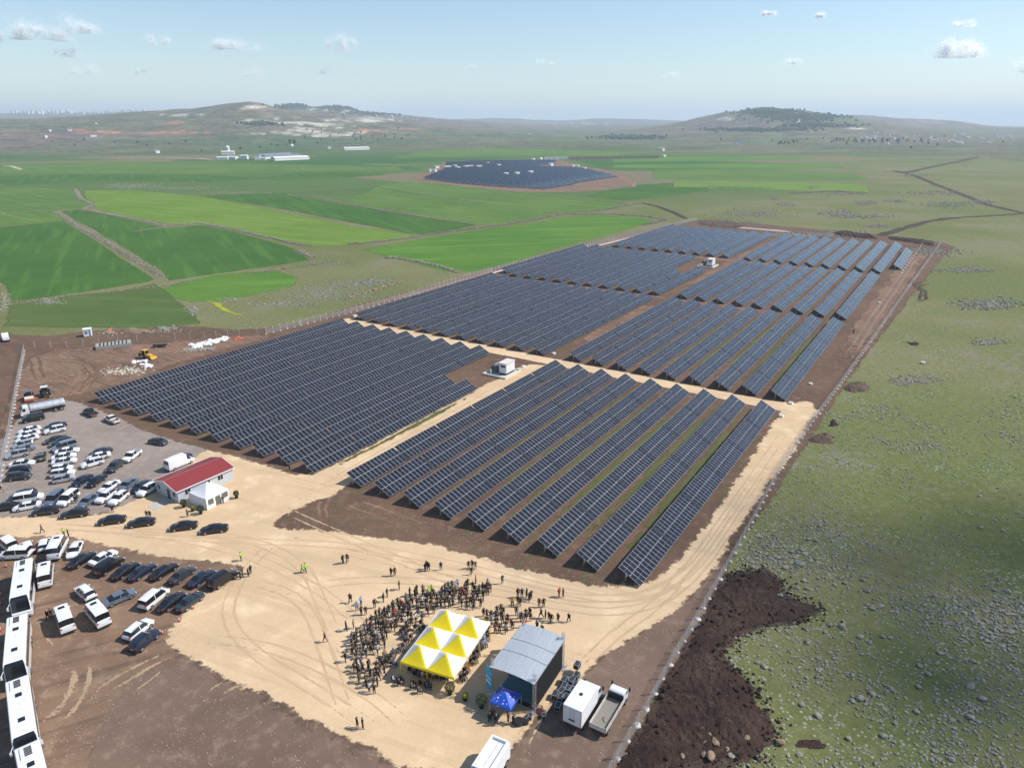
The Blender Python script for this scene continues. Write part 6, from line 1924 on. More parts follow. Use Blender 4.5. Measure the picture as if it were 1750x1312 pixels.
# ------------------------------------------------------------------ transformer kiosks
def kiosk(p_, rz, label, s=1.0):
    r_ = tag(empty('transformer_kiosk', p_, rz), label, 'kiosk')
    r_.scale = (s,) * 3
    M_k = plain('kiosk_white', (.70, .71, .71), .5, 0, .4, .06)
    for (a, b, c_, d_) in [(-3.8, 5.2, -4.1, -3.7), (-3.8, 5.2, 3.7, 4.1), (-3.8, -3.4, -3.69, 3.69), (4.8, 5.2, -3.69, 3.69)]:
        MB().box(a, b, c_, d_, 0, .55).build('kerb_wall', plain('kerb_cream', (.62, .58, .48), .8, 0, .2, .12), r_)
    MB().box(-3.35, 4.75, -3.65, 3.65, 0, .2).build('slab', M_conc, r_)
    hs = MB().box(-1.0, 3.6, -2.6, -.0, .75, 3.7).build('housing', M_k, r_)
    MB().box(-.9, 3.5, -2.5, -.1, .2, .74).build('plinth', M_trim, r_)
    MB().box(-1.2, 3.8, -2.8, .2, 3.71, 3.85).build('roof', plain('kiosk_roof', (.62, .57, .52), .7), r_)
    for k in range(4):
        MB().box(-.85 + k * 1.12, .20 + k * 1.12, -2.64, -2.604, .9, 3.5).build('door', M_k, hs)
    MB().box(-1.03, -1.003, -2.2, -.6, 2.5, 3.1).build('vent', M_trim, hs)
    tr_ = MB().box(-1.0, 1.2, .9, 2.4, .5, 2.5).build('transformer_tank', plain('tank_grey', (.09, .10, .13), .5, 0, .4, .1), r_)
    for k in range(6):
        MB().box(-1.0 + k * .38, -.86 + k * .38, 2.41, 2.9, .7, 2.3).build('cooling_fin', plain('tank_grey', (.09, .10, .13)), tr_)
    for k in range(3):
        MB().tube((-.5 + k * .6, 1.6, 2.5), (-.5 + k * .6, 1.6, 3.2), .12, .07, 8).build('bushing', M_white, tr_)
    MB().box(-2.9, -2.6, 1.6, 1.9, .2, 1.6).build('marker_post', M_white, r_)
kc = UV(164.5, -109.5, .05)
kiosk(kc, ROW_ROT, 'white transformer kiosk on a kerbed slab between the front solar blocks', .98)
kiosk(UV(359, -111.5, .05), ROW_ROT, 'white transformer kiosk between the far solar blocks', 1.0)

# ------------------------------------------------------------------ cable pits, blocks and litter of the site
M_pit = plain('pit_white', (.66, .63, .58), .8, 0, .2, .12)
for x, y, s, lab in [(1335, 712, 1.0, 'white cable pit at the far end of the rightmost front row'), (1351, 690, 1.0, 'white cable pit at the near end of the rightmost middle row'), (606, 541, 1.2, 'white cable pit at the left end of the sand cross road'), (946, 605, 1.0, 'white cable pit beside the sand road crossing'), (1385, 657, .9, 'pale block beside the perimeter track'), (1577, 621, 1.1, 'pale stone block alone in the green pasture'), (1502, 518, .9, 'pale block on the dark soil near the perimeter track'), (894, 627, .9, 'small white pit on the soil by the front kiosk')]:
    p_ = P(x, y)
    r_ = tag(empty('cable_pit', (p_.x, p_.y, .04), ROW_ROT), lab, 'concrete block')
    MB().box(-.7 * s, .7 * s, -.5 * s, .5 * s, 0, .45 * s, 0, None, .03).build('chamber', M_pit, r_)
    MB().box(-.5 * s, .5 * s, -.34 * s, .34 * s, .452 * s, .52 * s).build('lid', M_conc, r_)
for k in range(13):
    p_ = P(1541 + k * 2.9, 468 - k * 4.2)
    r_ = obj('concrete_block', MB().box(-.9, .9, -.3, .3, 0, .5, 0, None, .04).mesh('concrete_block', [M_pit]), None, (p_.x, p_.y, .05), (0, 0, ROW_ROT + R(12) + random.uniform(-.2, .2)))
    tag(r_, 'pale concrete block in the line beside the bend of the perimeter road', 'concrete block', 'concrete blocks by the perimeter bend')
cY = crop(130, 555, 340 / 1750)
M_grey = plain('block_grey', (.34, .33, .30), .9, 0, .2, .15)
for k in range(9):
    p_ = cY(200 + k * 33, 208 - k * 4)
    st_ = tag(empty('block_stack', (p_.x, p_.y, .045), R(-62)), 'grey wrapped stack of long concrete beams, number ' .replace(', number ', ' ') + ['nearest the left end', 'second from the left end', 'third from the left end', 'fourth from the left end', 'in the middle of the row', 'fourth from the right end', 'third from the right end', 'second from the right end', 'at the right end of the row'][k], 'block stack', 'stacks of concrete beams in the digger yard')
    for z in range(3):
        for b_ in range(3):
            MB().box(-2.2, 2.2, -.72 + b_ * .49, -.72 + b_ * .49 + .46, .1 + z * .36, .1 + z * .36 + .34).build('beam', M_grey, st_)
    MB().box(-1.6, -1.4, -.7, .74, 0, .098).box(1.4, 1.6, -.7, .74, 0, .098).build('bearer', M_stone_b, st_)
p_ = cY(108, 98)
ht = tag(empty('guard_cabin', (p_.x, p_.y, .03), R(25)), 'small white guard cabin at the edge of the green field', 'cabin')
MB().box(-1.2, 1.2, -1.2, 1.2, .1, 2.5).build('wall', M_white, ht, None, None, False, .04)
MB().box(-1.35, 1.35, -1.35, 1.35, 2.51, 2.65).build('roof', M_white, ht)
window(ht, Matrix.Translation((-.3, -1.205, 1.1)), .7, .8)
MB().box(.55, 1.05, -1.25, -1.203, .15, 2.1).build('door', plain('door_blue', (.15, .3, .4), .5), ht)
p_ = cY(745, 195)
sk = tag(empty('trailer_skip', (p_.x, p_.y, .04), R(12)), 'dark open trailer skip behind the backhoe loader', 'trailer')
MB().prism([(-1.9, .55), (-2.2, 1.35), (2.2, 1.35), (1.9, .55)], -1.0, -.92).prism([(-1.9, .55), (-2.2, 1.35), (2.2, 1.35), (1.9, .55)], .92, 1.0).box(-1.9, 1.9, -.915, .915, .5, .58).build('tub', PAINT['brown'], sk)
MB().box(-2.1, 2.1, -.9, .9, 1.0, 1.1).build('load', M_stone_b, sk)
for x in (-1.1, 1.1):
    for s in (-1, 1): obj('wheel', wheel(.4, .25), sk, (x, s * .85, .4))
def lumps(name, pts, size, mat, label, cat, seed):
    me = stones(name, pts, [size * random.uniform(.6, 1.3) for _ in pts], mat, seed, .6)
    return tag(obj(name, me), label, cat, None, 'stuff')
M_sack = plain('sack_white', (.70, .70, .69), .7, 0, .3, .12)
rsn = random.Random(9)
lumps('sack_heap', [cY(1030 + t * 300 + rsn.gauss(0, 12), 195 - t * 75 + rsn.gauss(0, 9)).to_tuple() for t in [rsn.random() for _ in range(120)]], 1.5, M_sack, 'long heap of white sacks behind the solar tables', 'sacks', 21)
lumps('rubble_heap', [cY(950 + t * 250 + rsn.gauss(0, 20), 225 - t * 15 + rsn.gauss(0, 7)).to_tuple() for t in [rsn.random() for _ in range(140)]], .9, M_stone, 'grey rubble along the foot of the white sacks', 'rubble', 22)
lumps('red_sack_heap', [cY(1430 + rsn.gauss(0, 25), 122 + rsn.gauss(0, 7)).to_tuple() for _ in range(16)], 1.0, plain('sack_red', (.55, .12, .06), .7), 'few red orange sacks at the end of the white sacks', 'sacks', 23)
lumps('sack_heap', [cY(x + rsn.gauss(0, 22), y + rsn.gauss(0, 9)).to_tuple() for x, y in [(525, 330)] * 12 + [(620, 365)] * 22 + [(605, 325)] * 12], 1.2, M_sack, 'pile of white and grey bags in front of the backhoe loader', 'sacks', 24)
lumps('plank_heap', [cY(300 + rsn.gauss(0, 40), 75 + rsn.gauss(0, 12)).to_tuple() for _ in range(40)], 1.0, M_stone_d, 'scrap heap with dark lumps beside the guard cabin', 'scrap', 25)
lumps('red_sack_heap', [cY(308 + rsn.gauss(0, 12), 48 + rsn.gauss(0, 8)).to_tuple() for _ in range(8)], 1.1, plain('sack_red', (.55, .12, .06)), 'red scrap on top of the heap beside the guard cabin', 'scrap', 26)
lumps('rubble_heap', [cY(800 + rsn.gauss(0, 45), 45 + rsn.gauss(0, 14)).to_tuple() for _ in range(70)], 1.0, M_stone, 'grey rubble heap behind the bare fence posts', 'rubble', 27)
lumps('rubble_heap', [cY(430 + rsn.gauss(0, 100), 405 + rsn.gauss(0, 22)).to_tuple() for _ in range(120)], .7, plain('rubble_pale', (.5, .46, .36), .9), 'pale rubble strip along the first solar table', 'rubble', 28)
lumps('brown_boulders', [P(638 + 40 * (t - .5) * 2.4, 497 - 13 * (t - .5) * 2.2 ).to_tuple() for t in [rsn.random() for _ in range(45)]], 1.5, M_stone_b, 'line of brown boulders just outside the back fence', 'boulders', 29)

# ------------------------------------------------------------------ far things
def ground_at(x, y):
    """first place where the line of sight of a photograph pixel meets the land"""
    a, b, c_ = ray(x, y)
    k = math.hypot(a, b)
    if c_ < 0 and -CAM_H * k / c_ < 2050:
        r0_ = -CAM_H * k / c_
        return Vector((a / k * r0_, b / k * r0_, 0))
    r0_ = 2050.0
    while r0_ < 14000:
        X, Y = a / k * r0_, b / k * r0_
        hh = height(X, Y)
        if CAM_H + r0_ * c_ / k <= hh:
            return Vector((X, Y, hh))
        r0_ *= 1.012
    return None
M_fw = plain('far_white', (.72, .71, .68), .7, 0, .3, .1, .1)
M_fr = plain('far_roof', (.42, .30, .25), .8, 0, .3, .1, .1)
M_fb = plain('far_purple_roof', (.20, .21, .27), .5, 0, .4, .1, .1)
def house_mesh(w, d, h, rh, mats):
    m = MB()
    m.box(-w / 2, w / 2, -d / 2, d / 2, -3, h, 0)
    m.add([(-w / 2 - .4, -d / 2 - .4, h + .01), (w / 2 + .4, -d / 2 - .4, h + .01), (w / 2 + .4, d / 2 + .4, h + .01), (-w / 2 - .4, d / 2 + .4, h + .01), (-w / 2 - .4, 0, h + rh), (w / 2 + .4, 0, h + rh)], [(0, 1, 5, 4), (2, 3, 4, 5), (0, 4, 3), (1, 2, 5), (0, 3, 2, 1)], 1)
    return m.mesh('house', mats)
HOUSES = [house_mesh(12, 9, 6, 1.0, [M_fw, M_fw]), house_mesh(16, 10, 7, 2.0, [M_fw, M_fr]), house_mesh(22, 12, 5, 1.2, [M_fw, M_fw]), house_mesh(10, 10, 9, .6, [M_fw, M_fb])]
rf_ = random.Random(17)
def far_house(x, y, label, group, s=1.0):
    p_ = ground_at(x, y)
    if p_ is None: return
    o = obj('far_house', HOUSES[rf_.randrange(4)], None, p_, (0, 0, rf_.uniform(0, 3)))
    o.scale = (s,) * 3
    tag(o, label, 'house', group)
for _ in range(46): far_house(rf_.gauss(1005, 32), rf_.uniform(209, 214), 'tiny white house of the hazy village on the middle horizon', 'village on the middle horizon', 1.0)
for _ in range(60): far_house(rf_.uniform(1470, 1740), rf_.gauss(237, 4.5), 'tiny white house of the village at the foot of the right hill', 'village below the right hill', .7)
for _ in range(22): far_house(rf_.uniform(640, 760), rf_.gauss(204, 4), 'tiny pale house on the slope right of the left hill', 'houses on the left hill slope', .8)
for x, y, lab in [(160, 235, 'white house with tower below the red field'), (120, 226, 'small white house in front of the red field'), (85, 226, 'small white house left of the red field'), (165, 213, 'white house on the plateau above the red field'), (78, 236, 'lone white house on the mauve scrub land'), (497, 250, 'white farmhouse beside two dark trees'), (1260, 247, 'white shed on the green plain below the right hill'), (905, 232, 'small farmhouse on the green rise behind the far solar farm'), (1690, 246, 'long white shed at the right edge of the plain'), (1640, 246, 'smaller white shed near the right edge of the plain'), (563, 255, 'white shed left of the distant greenhouse'), (268, 262, 'grey shed beside the pale track'), (1130, 258, 'tiny white hut behind the far solar farm')]:
    far_house(x, y, lab, None, .85)
# apartment towers on the left horizon
tw = [MB().box(-w / 2, w / 2, -9, 9, -20, h).mesh('tower', [M_fw]) for w, h in ((24, 26), (30, 22), (22, 32), (40, 15))]
for i in range(58):
    x = rf_.choice([rf_.uniform(18, 125), rf_.uniform(142, 250)])
    r0_ = 9300 + rf_.uniform(-150, 150)
    a, b, c_ = ray(x, 193)
    k = math.hypot(a, b)
    X, Y = a / k * r0_, b / k * r0_
    o = obj('apartment_tower', tw[rf_.randrange(4) if x < 125 else rf_.choice([1, 3, 3, 0])], None, (X, Y, height(X, Y)), (0, 0, rf_.uniform(-.5, .5)))
    tag(o, 'tiny pale apartment tower of the city on the left horizon', 'tower block', 'city on the left horizon')
# farm with long barns
def barn(p0, p1, d, h, label, roof, walls=None):
    a, b = P(*p0), P(*p1)
    L_ = (b - a).length
    r_ = tag(empty('long_barn', a, math.atan2(b.y - a.y, b.x - a.x)), label, 'barn')
    MB().box(0, L_, 0, d, 0, h).build('wall', walls or M_fw, r_)
    n = 6
    for i in range(n):
        MB().add([(L_ * i / n, -.6, h + .02), (L_ * (i + 1) / n - .3, -.6, h + .02), (L_ * (i + 1) / n - .3, d / 2, h + d * .16), (L_ * i / n, d / 2, h + d * .16)], [(0, 1, 2, 3)]).build('roof_panel', roof, r_)
        MB().add([(L_ * i / n, d + .6, h + .02), (L_ * (i + 1) / n - .3, d + .6, h + .02), (L_ * (i + 1) / n - .3, d / 2, h + d * .16), (L_ * i / n, d / 2, h + d * .16)], [(0, 1, 2, 3)]).build('roof_panel', roof, r_)
barn((470, 275), (529, 272.5), 16, 4.5, 'front white barn of the farm with a purple grey roof', M_fw)
barn((455, 272), (515, 269), 16, 4.5, 'middle barn of the distant farm', M_fb)
barn((445, 270), (500, 266.5), 16, 4.5, 'rear barn of the distant farm', M_fb)
barn((589, 257), (632, 256), 14, 5.0, 'long white greenhouse alone on the green plain', M_fw)
for x, y, s, lab in [(418, 272, 1.1, 'blue white machine hall at the left end of the barns'), (440, 273, 1.0, 'small white house between hall and barns'), (398, 272, .9, 'white farm building left of the machine hall'), (381, 273, .9, 'low white shed left of the farm'), (450, 274, .8, 'small white hut in front of the barns'), (390, 264, 1.2, 'white farmhouse behind the farm')]:
    p_ = P(x, y)
    o = obj('far_house', HOUSES[rf_.randrange(4)], None, p_, (0, 0, rf_.uniform(-.3, .3))); o.scale = (s,) * 3
    tag(o, lab, 'house')
p_ = P(390, 262)
t = tag(empty('silo_tower', p_), 'white silo tower standing over the farm', 'silo')
MB().tube((0, 0, 0), (0, 0, 14), 4.5, None, 12).build('silo_body', M_fw, t)
MB().tube((0, 0, 14.01), (0, 0, 17), 4.6, .6, 12).build('silo_cap', M_fw, t)
# the second solar farm
cQ = crop(700, 255, 450 / 1750)
FARM = [cQ(*a) for a in [(80, 198), (225, 140), (235, 95), (400, 85), (700, 80), (960, 78), (950, 100), (800, 118), (1060, 126), (1140, 132), (1365, 186), (1100, 230), (880, 270), (560, 252), (290, 228)]]
sheet('bare_soil', [cQ(*a) for a in [(20, 190), (180, 120), (230, 82), (700, 70), (1000, 70), (1160, 120), (1300, 135), (1500, 200), (1480, 255), (1200, 280), (880, 290), (500, 268), (200, 228), (40, 205)]], .05, M_soil2, 6, 8, 1.5, 91)
strip('dirt_track', [cQ(*a) for a in [(-60, 165), (40, 175), (60, 205), (280, 235), (560, 262), (880, 285), (1200, 278), (1490, 250), (1500, 205), (1340, 160)]], 5, .07, MATS['rut_pale'], 3, 12, 1.5, 92)
fp_ = [(p_.x, p_.y) for p_ in FARM]
us = [uvof(p_) for p_ in FARM]
v_ = min(u[1] for u in us) + 3
kf = 0
mfar = {}
while v_ < max(u[1] for u in us):
    runs, cur = [], None
    u_ = min(u[0] for u in us)
    while u_ < max(u[0] for u in us) + 5:
        w_ = UV(u_, v_)
        ins = inpoly((w_.x, w_.y), fp_)
        if ins and cur is None: cur = u_
        if not ins and cur is not None:
            if u_ - cur > 14: runs.append((cur, u_))
            cur = None
        u_ += 4
    for a_, b_ in runs:
        L_ = b_ - a_
        r_ = tag(empty('solar_panel_row', UV(a_, v_), ROW_ROT), 'thin panel row of the second solar farm far behind the plant', 'solar panels', 'rows of the second solar farm')
        m = MB()
        nb = max(1, int(L_ / 14.5))
        for k in range(nb):
            xa, xb = L_ * k / nb, L_ * (k + 1) / nb - .4
            for s0, s1 in ((0, 2.4), (2.46, 4.86)):
                a0, a1 = slope_pt(xa, s0), slope_pt(xa, s1)
                m.add([(xa, a0.y, a0.z), (xb, a0.y, a0.z), (xb, a1.y, a1.z), (xa, a1.y, a1.z)], [(0, 1, 2, 3)], 0)
            a0, a1 = slope_pt(xa, 2.38), slope_pt(xa, 2.50)
            m.add([(xa, a0.y, a0.z + .04), (xb, a0.y, a0.z + .04), (xb, a1.y, a1.z + .04), (xa, a1.y, a1.z + .04)], [(0, 1, 2, 3)], 1)
            for x in (xa + 1, xb - 1):
                m.box(x - .08, x + .08, -2.2, -2.0, -.1, 1.9, 1)
        m.build('module_array', [M_glass, M_frame], r_)['kind'] = 'stuff'
        kf += 1
    v_ += 9.0
for k, (x, y, w) in enumerate([(140, 152, 1), (165, 152, .7), (180, 128, .8), (250, 128, 1.6), (300, 122, .9), (320, 132, .8), (375, 126, 1.2), (405, 124, 1), (460, 124, 1.2), (520, 102, .7), (592, 116, .7), (640, 176, 1), (712, 172, .9), (803, 164, 1.2), (940, 108, .9), (940, 120, .7), (1085, 122, 1.0), (1115, 122, 1.1), (1160, 138, .7), (1690, 50, 1.0), (820, 75, .9), (870, 70, 1.0)]):
    p_ = cQ(x, y)
    r_ = tag(empty('site_container', p_, ROW_ROT + rf_.uniform(-.4, .4)), 'white cabin or container standing inside the second solar farm', 'container', 'containers of the second solar farm')
    s = w * 4
    MB().box(-s, s, -2.5, 2.5, 0, 3.4).build('wall', M_fw, r_)
    MB().box(-s - .3, s + .3, -2.8, 2.8, 3.41, 3.7).build('roof', M_fw, r_)
for k in range(40):
    x = 905 + k * 19.0
    p_ = cQ(x, 72 - (x - 900) * .017)
    wh = k < 8
    o = obj('material_pallet', MB().box(-3.2, 3.2, -2, 2, .0, 4.5).box(-3.0, 3.0, -1.9, 1.9, 4.51, 5.2).mesh('material_pallet', [M_fw if wh else M_fr]), None, p_, (0, 0, rf_.uniform(-.2, .2)))
    tag(o, ('white' if wh else 'brown') + ' wrapped pallet in the long row behind the second solar farm', 'pallet', 'pallets behind the second solar farm')
# trees far off
q = NT('far_leaf')
q.l(q.mix(q.noise(q.pos(), .25, 2), (.018, .036, .016), (.045, .07, .03)), q.b.inputs['Base Color'])
q.b.inputs['Roughness'].default_value = .8
M_fl = q.m
CR = [leaf_ball(420, 2.6 + k * .3, 3.2 + k * .5, .75, 200 + k, 4.6, M_fl) for k in range(3)]
TR = MB().tube((0, 0, -.5), (0, 0, 4.0), .35, .2, 6).tube((0, 0, 2.2), (1.2, .3, 4.2), .14, .06, 5).tube((0, 0, 2.5), (-1.0, .6, 4.4), .14, .06, 5).mesh('trunk', [plain('bark', (.1, .07, .05))])
def tree(x, y, label, group, s=1.0):
    p_ = ground_at(x, y)
    if p_ is None: return
    r_ = tag(empty('broadleaf_tree', p_, rf_.uniform(0, 6)), label, 'tree', group)
    s *= rf_.uniform(.8, 1.2)
    r_.scale = (s, s, s * rf_.uniform(.9, 1.2))
    obj('trunk', TR, r_); obj('crown', CR[rf_.randrange(3)], r_)
for x, y in [(496, 247.5), (503, 247)]: tree(x, y, 'dark tree of the pair beside the farmhouse below the left hill', 'tree pair below the left hill', 1.5)
for _ in range(36): tree(rf_.gauss(1480, 45), rf_.gauss(243, 2.2), 'dark tree of the loose line below the right hill', 'trees below the right hill', 1.1)
for _ in range(26): tree(rf_.uniform(1330, 1350) if rf_.random() < .3 else rf_.uniform(1180, 1750), rf_.gauss(243, 4), 'single dark tree on the plain in front of the right hill', 'trees on the right plain', .9)
for _ in range(30): tree(rf_.uniform(520, 700), rf_.gauss(234, 7), 'dark tree at the foot of the left hill', 'trees at the left hill foot', .85)
for _ in range(14): tree(rf_.uniform(0, 480), rf_.gauss(248, 8), 'single dark tree on the left plain', 'trees on the left plain', .8)
# woods on the hilltops: one mass
pts, sz = [], []
for (bx, by, wx, wy, n) in [(500, 183, 26, 3.5, 240), (585, 186, 38, 4, 280), (640, 195, 45, 2.5, 220), (1310, 192, 45, 5, 420), (1370, 201, 70, 6, 560), (1290, 223, 75, 2.5, 260), (1400, 216, 60, 3, 260), (1075, 236, 44, 2.5, 260), (445, 214, 30, 2, 110)]:
    for _ in range(n):
        p_ = ground_at(bx + rf_.gauss(0, .55) * wx, by + rf_.gauss(0, .55) * wy)
        if p_ is not None and p_.length < 8000:
            pts.append((p_.x, p_.y, p_.z)); sz.append(rf_.uniform(9, 17))
tag(obj('hill_wood', stones('hill_wood', pts, sz, M_fl, 77, .9)), 'dark woods covering the tops of the hazy hills', 'wood', None, 'stuff')

# ------------------------------------------------------------------ people
def cl(name, c): return plain('cloth_' + name, c, .85, 0, .2, .15, 6.0)
JK = [cl('black', (.010, .010, .011)), cl('navy', (.014, .018, .032)), cl('charcoal', (.03, .03, .033)), cl('dark_brown', (.035, .025, .02)), cl('grey', (.11, .11, .115)), cl('olive', (.045, .045, .025)), cl('blue', (.05, .09, .20)), cl('wine', (.12, .018, .022)), cl('tan', (.26, .18, .11)), cl('pale', (.5, .5, .5)), cl('red', (.45, .03, .03)), cl('mustard', (.42, .24, .03)), cl('hivis', (.35, .68, .03)), cl('light_blue', (.25, .38, .55))]
JW = [26, 20, 15, 8, 8, 5, 5, 3, 3, 4, 1.2, .8, 0, 3]
TRS = [cl('trouser_black', (.011, .011, .013)), cl('trouser_navy', (.018, .022, .04)), cl('trouser_denim', (.05, .075, .13)), cl('trouser_grey', (.06, .06, .062)), cl('trouser_khaki', (.20, .15, .10))]
TW = [10, 5, 3, 3, 1]
SK = [plain('skin_a', (.42, .25, .17), .6, 0, .3, .05), plain('skin_b', (.34, .19, .13), .6, 0, .3, .05), plain('skin_c', (.50, .32, .23), .6, 0, .3, .05)]
HR = [plain('hair_black', (.012, .010, .009), .6, 0, .3, .1), plain('hair_brown', (.035, .022, .014), .6, 0, .3, .1), plain('hair_grey', (.20, .19, .18), .7, 0, .3, .1)]
SH_ = [plain('shoe_black', (.012, .012, .012), .5), plain('shoe_brown', (.06, .035, .02), .5), plain('shoe_white', (.5, .5, .5), .6)]
rp = random.Random(77)
TAKEN = []
def person(p_, face, pose, label, group=None, jk=None, tr=None, z=.062):
    jm = JK[jk] if jk is not None else rp.choices(JK, JW)[0]
    tm = TRS[tr] if tr is not None else rp.choices(TRS, TW)[0]
    o = obj('person', POSES[pose], None, (p_.x, p_.y, z), (0, 0, face - math.pi / 2), [jm, tm, rp.choice(SK), rp.choices(HR, [6, 3, 1.5])[0], rp.choices(SH_, [6, 2, 1])[0]])
    s = rp.uniform(.95, 1.06)
    o.scale = (s * rp.uniform(1.02, 1.25), s * rp.uniform(1.05, 1.3), s)
    TAKEN.append((p_.x, p_.y))
    return tag(o, label, 'person', group)
def ang(a, b): return math.atan2(b.y - a.y, b.x - a.x)
STAGE_C = SP(SA / 2, SB)
# single figures: feet position, pose, clothes, label
cW = crop(0, 0, 1)
ONE = [
 (c4, 105, 172, 'stand', 0, 'left person of the pair in dark clothes alone on the upper plaza'), (c4, 135, 164, 'walk', 0, 'right person of the pair in dark clothes alone on the upper plaza'),
 (c4, 432, 255, 'stand', 0, 'left person of the dark pair above the crowd'), (c4, 457, 255, 'stand', 2, 'right person of the dark pair above the crowd'),
 (c4, 664, 224, 'clasp', 0, 'front person of the close dark group below the soil edge'), (c4, 686, 220, 'stand', 0, 'right person of the close dark group below the soil edge'), (c4, 674, 208, 'stand', 2, 'rear person of the close dark group below the soil edge'), (c4, 770, 215, 'clasp', 0, 'person in black standing alone right of the close dark group'),
 (c4, 958, 207, 'stand', 0, 'left one of three people by the soil edge'), (c4, 983, 203, 'stand', 2, 'middle one of three people by the soil edge'), (c4, 1005, 210, 'fold', 1, 'right one of three people by the soil edge'), (c4, 978, 248, 'walk', 3, 'person walking just below the three by the soil edge'),
 (c4, 1187, 307, 'fold', 0, 'person in black alone above the right of the crowd'),
 (c4, 1572, 396, 'stand', 10, 'person in a red top at the far right of the plaza'), (c4, 1600, 400, 'stand', 4, 'person beside the red top at the far right'),
 (c4, 1437, 465, 'stand', 0, 'left one of the dark pair right of the stage approach'), (c4, 1467, 467, 'stand', 0, 'right one of the dark pair right of the stage approach'),
 (c4, 1292, 400, 'clasp', 0, 'first person of the right hand group of four'), (c4, 1320, 402, 'stand', 0, 'second person of the right hand group of four'), (c4, 1352, 402, 'stand', 1, 'third person of the right hand group of four'), (c4, 1382, 412, 'fold', 0, 'fourth person of the right hand group of four'), (c4, 1370, 428, 'walk', 0, 'person stepping out of the right hand group'),
 (c4, 1255, 462, 'hips', 11, 'person in mustard below the right hand group'), (c4, 1307, 462, 'stand', 0, 'person in dark coat below the right hand group'), (c4, 1292, 450, 'stand', 3, 'person half hidden below the right hand group'),
 (c4, 1450, 540, 'walk', 0, 'first walker of the file coming in from the right'), (c4, 1480, 546, 'stand', 5, 'olive clad walker of the file coming in from the right'), (c4, 1503, 560, 'stand', 0, 'third walker of the file coming in from the right'), (c4, 1520, 572, 'walk', 0, 'fourth walker of the file coming in from the right'), (c4, 1565, 570, 'stand', 0, 'person in black right behind the file'), (c4, 1638, 568, 'walk', 0, 'last person in black at the right end'),
 (c4, 1422, 622, 'stand', 0, 'person behind the far stage corner'), (c4, 1457, 650, 'stand', 0, 'person next to the far stage tower'), (c4, 1330, 605, 'stand', 10, 'person in red at the flags behind the stage'),
 (c4, 155, 438, 'walk', 0, 'walker in black left of the crowd'), (c4, 128, 628, 'stand', 0, 'person in black at the left edge of the crowd'), (c4, 177, 612, 'stand', 8, 'person in tan beside the one in black left of the crowd'), (c4, 122, 840, 'stand', 0, 'tall person in black farthest left of the crowd'),
 (c4, 230, 520, 'stand', 3, 'left one of the pair in brown and wine'), (c4, 260, 520, 'stand', 7, 'person in wine red left above the crowd'), (c4, 200, 490, 'clasp', 13, 'person in light blue left above the crowd'), (c4, 228, 452, 'stand', 13, 'second person in light blue left above the crowd'),
 (c4, 320, 472, 'phone', 0, 'person in black left of the seated blocks'), (c4, 380, 432, 'stand', 0, 'person in black near two others upper left of the crowd'), (c4, 405, 398, 'stand', 1, 'person in navy upper left of the crowd'), (c4, 487, 348, 'stand', 0, 'topmost person in black left of the high visibility pair'),
 (c4, 685, 388, 'hips', 12, 'left one of the pair in bright green vests at the crowd'), (c4, 708, 374, 'stand', 12, 'right one of the pair in bright green vests at the crowd'),
 (c4, 1007, 308, 'stand', 11, 'person in a mustard jacket at the top of the crowd'), (c4, 1090, 325, 'stand', 9, 'person in a pale jacket at the top right of the crowd'),
 (c4, 203, 1287, 'stand', 0, 'left one of two people at the lower sand edge'), (c4, 240, 1292, 'stand', 0, 'right one of two people at the lower sand edge'),
 (c4, 1100, 1248, 'stand', 0, 'person at the left gazebo leg'), (c4, 1145, 1268, 'phone', 0, 'person in black in front of the gazebo'), (c4, 1122, 1232, 'stand', 2, 'person under the gazebo front edge'), (c4, 1226, 1250, 'clasp', 5, 'person at the right gazebo leg'), (c4, 1262, 1262, 'hips', 0, 'person bending over gear right of the gazebo'),
 (c2, 290, 282, 'walk', 8, 'person walking on the sand road above the minibus'), (c2, 438, 300, 'stand', 12, 'person in a bright green vest behind the minibus'), (c2, 468, 308, 'stand', 0, 'person in black beside the tall minibus'),
 (c2, 1000, 178, 'stand', 1, 'left person behind the fourth black sedan'), (c2, 1022, 182, 'stand', 1, 'right person behind the fourth black sedan'), (c2, 1640, 470, 'phone', 12, 'person in a bright green vest alone on the sand'),
 (c2, 1690, 578, 'stand', 0, 'person in black at the nose of the last black van'), (c2, 1706, 558, 'stand', 0, 'second person in black at the nose of the last black van'), (c2, 1652, 578, 'hips', 3, 'person in brown at the nose of the last black van'), (c2, 1636, 595, 'clasp', 3, 'person leaning at the bonnet of the last black van'),
 (c2, 330, 872, 'walk', 0, 'left person at the door of the white minibus'), (c2, 354, 862, 'stand', 0, 'right person at the door of the white minibus'),
 (c1, 14, 1197, 'walk', 0, 'person walking along the left fence'), (c1, 518, 1272, 'stand', 1, 'person beside the white delivery van'), (c1, 526, 1256, 'stand', 0, 'second person beside the white delivery van'),
 (cW, 495, 804, 'stand', 0, 'guard in dark clothes at the corner of the left solar block'), (cW, 517, 979, 'walk', 12, 'left one of two people in bright vests on the sand road'), (cW, 523, 978, 'walk', 12, 'right one of two people in bright vests on the sand road'), (cW, 556, 1097, 'walk', 7, 'person in wine red walking alone left of the crowd'),
 (cW, 321, 883, 'stand', 8, 'person in tan in front of the white pagoda tent'), (cW, 382, 860, 'hips', 4, 'person sitting out at the white pagoda tent door'), (cW, 1458, 571, 'stand', 0, 'person in black beside the perimeter track'), (cW, 193, 876, 'stand', 0, 'person behind the third black sedan'),
]
for e in ONE:
    fn, x, y, pose, jk, lab = e
    p_ = fn(x, y)
    fc = ang(p_, STAGE_C) + rp.gauss(0, .7) if fn is c4 else rp.uniform(0, 6.28)
    person(p_, fc, pose, lab, None, jk)
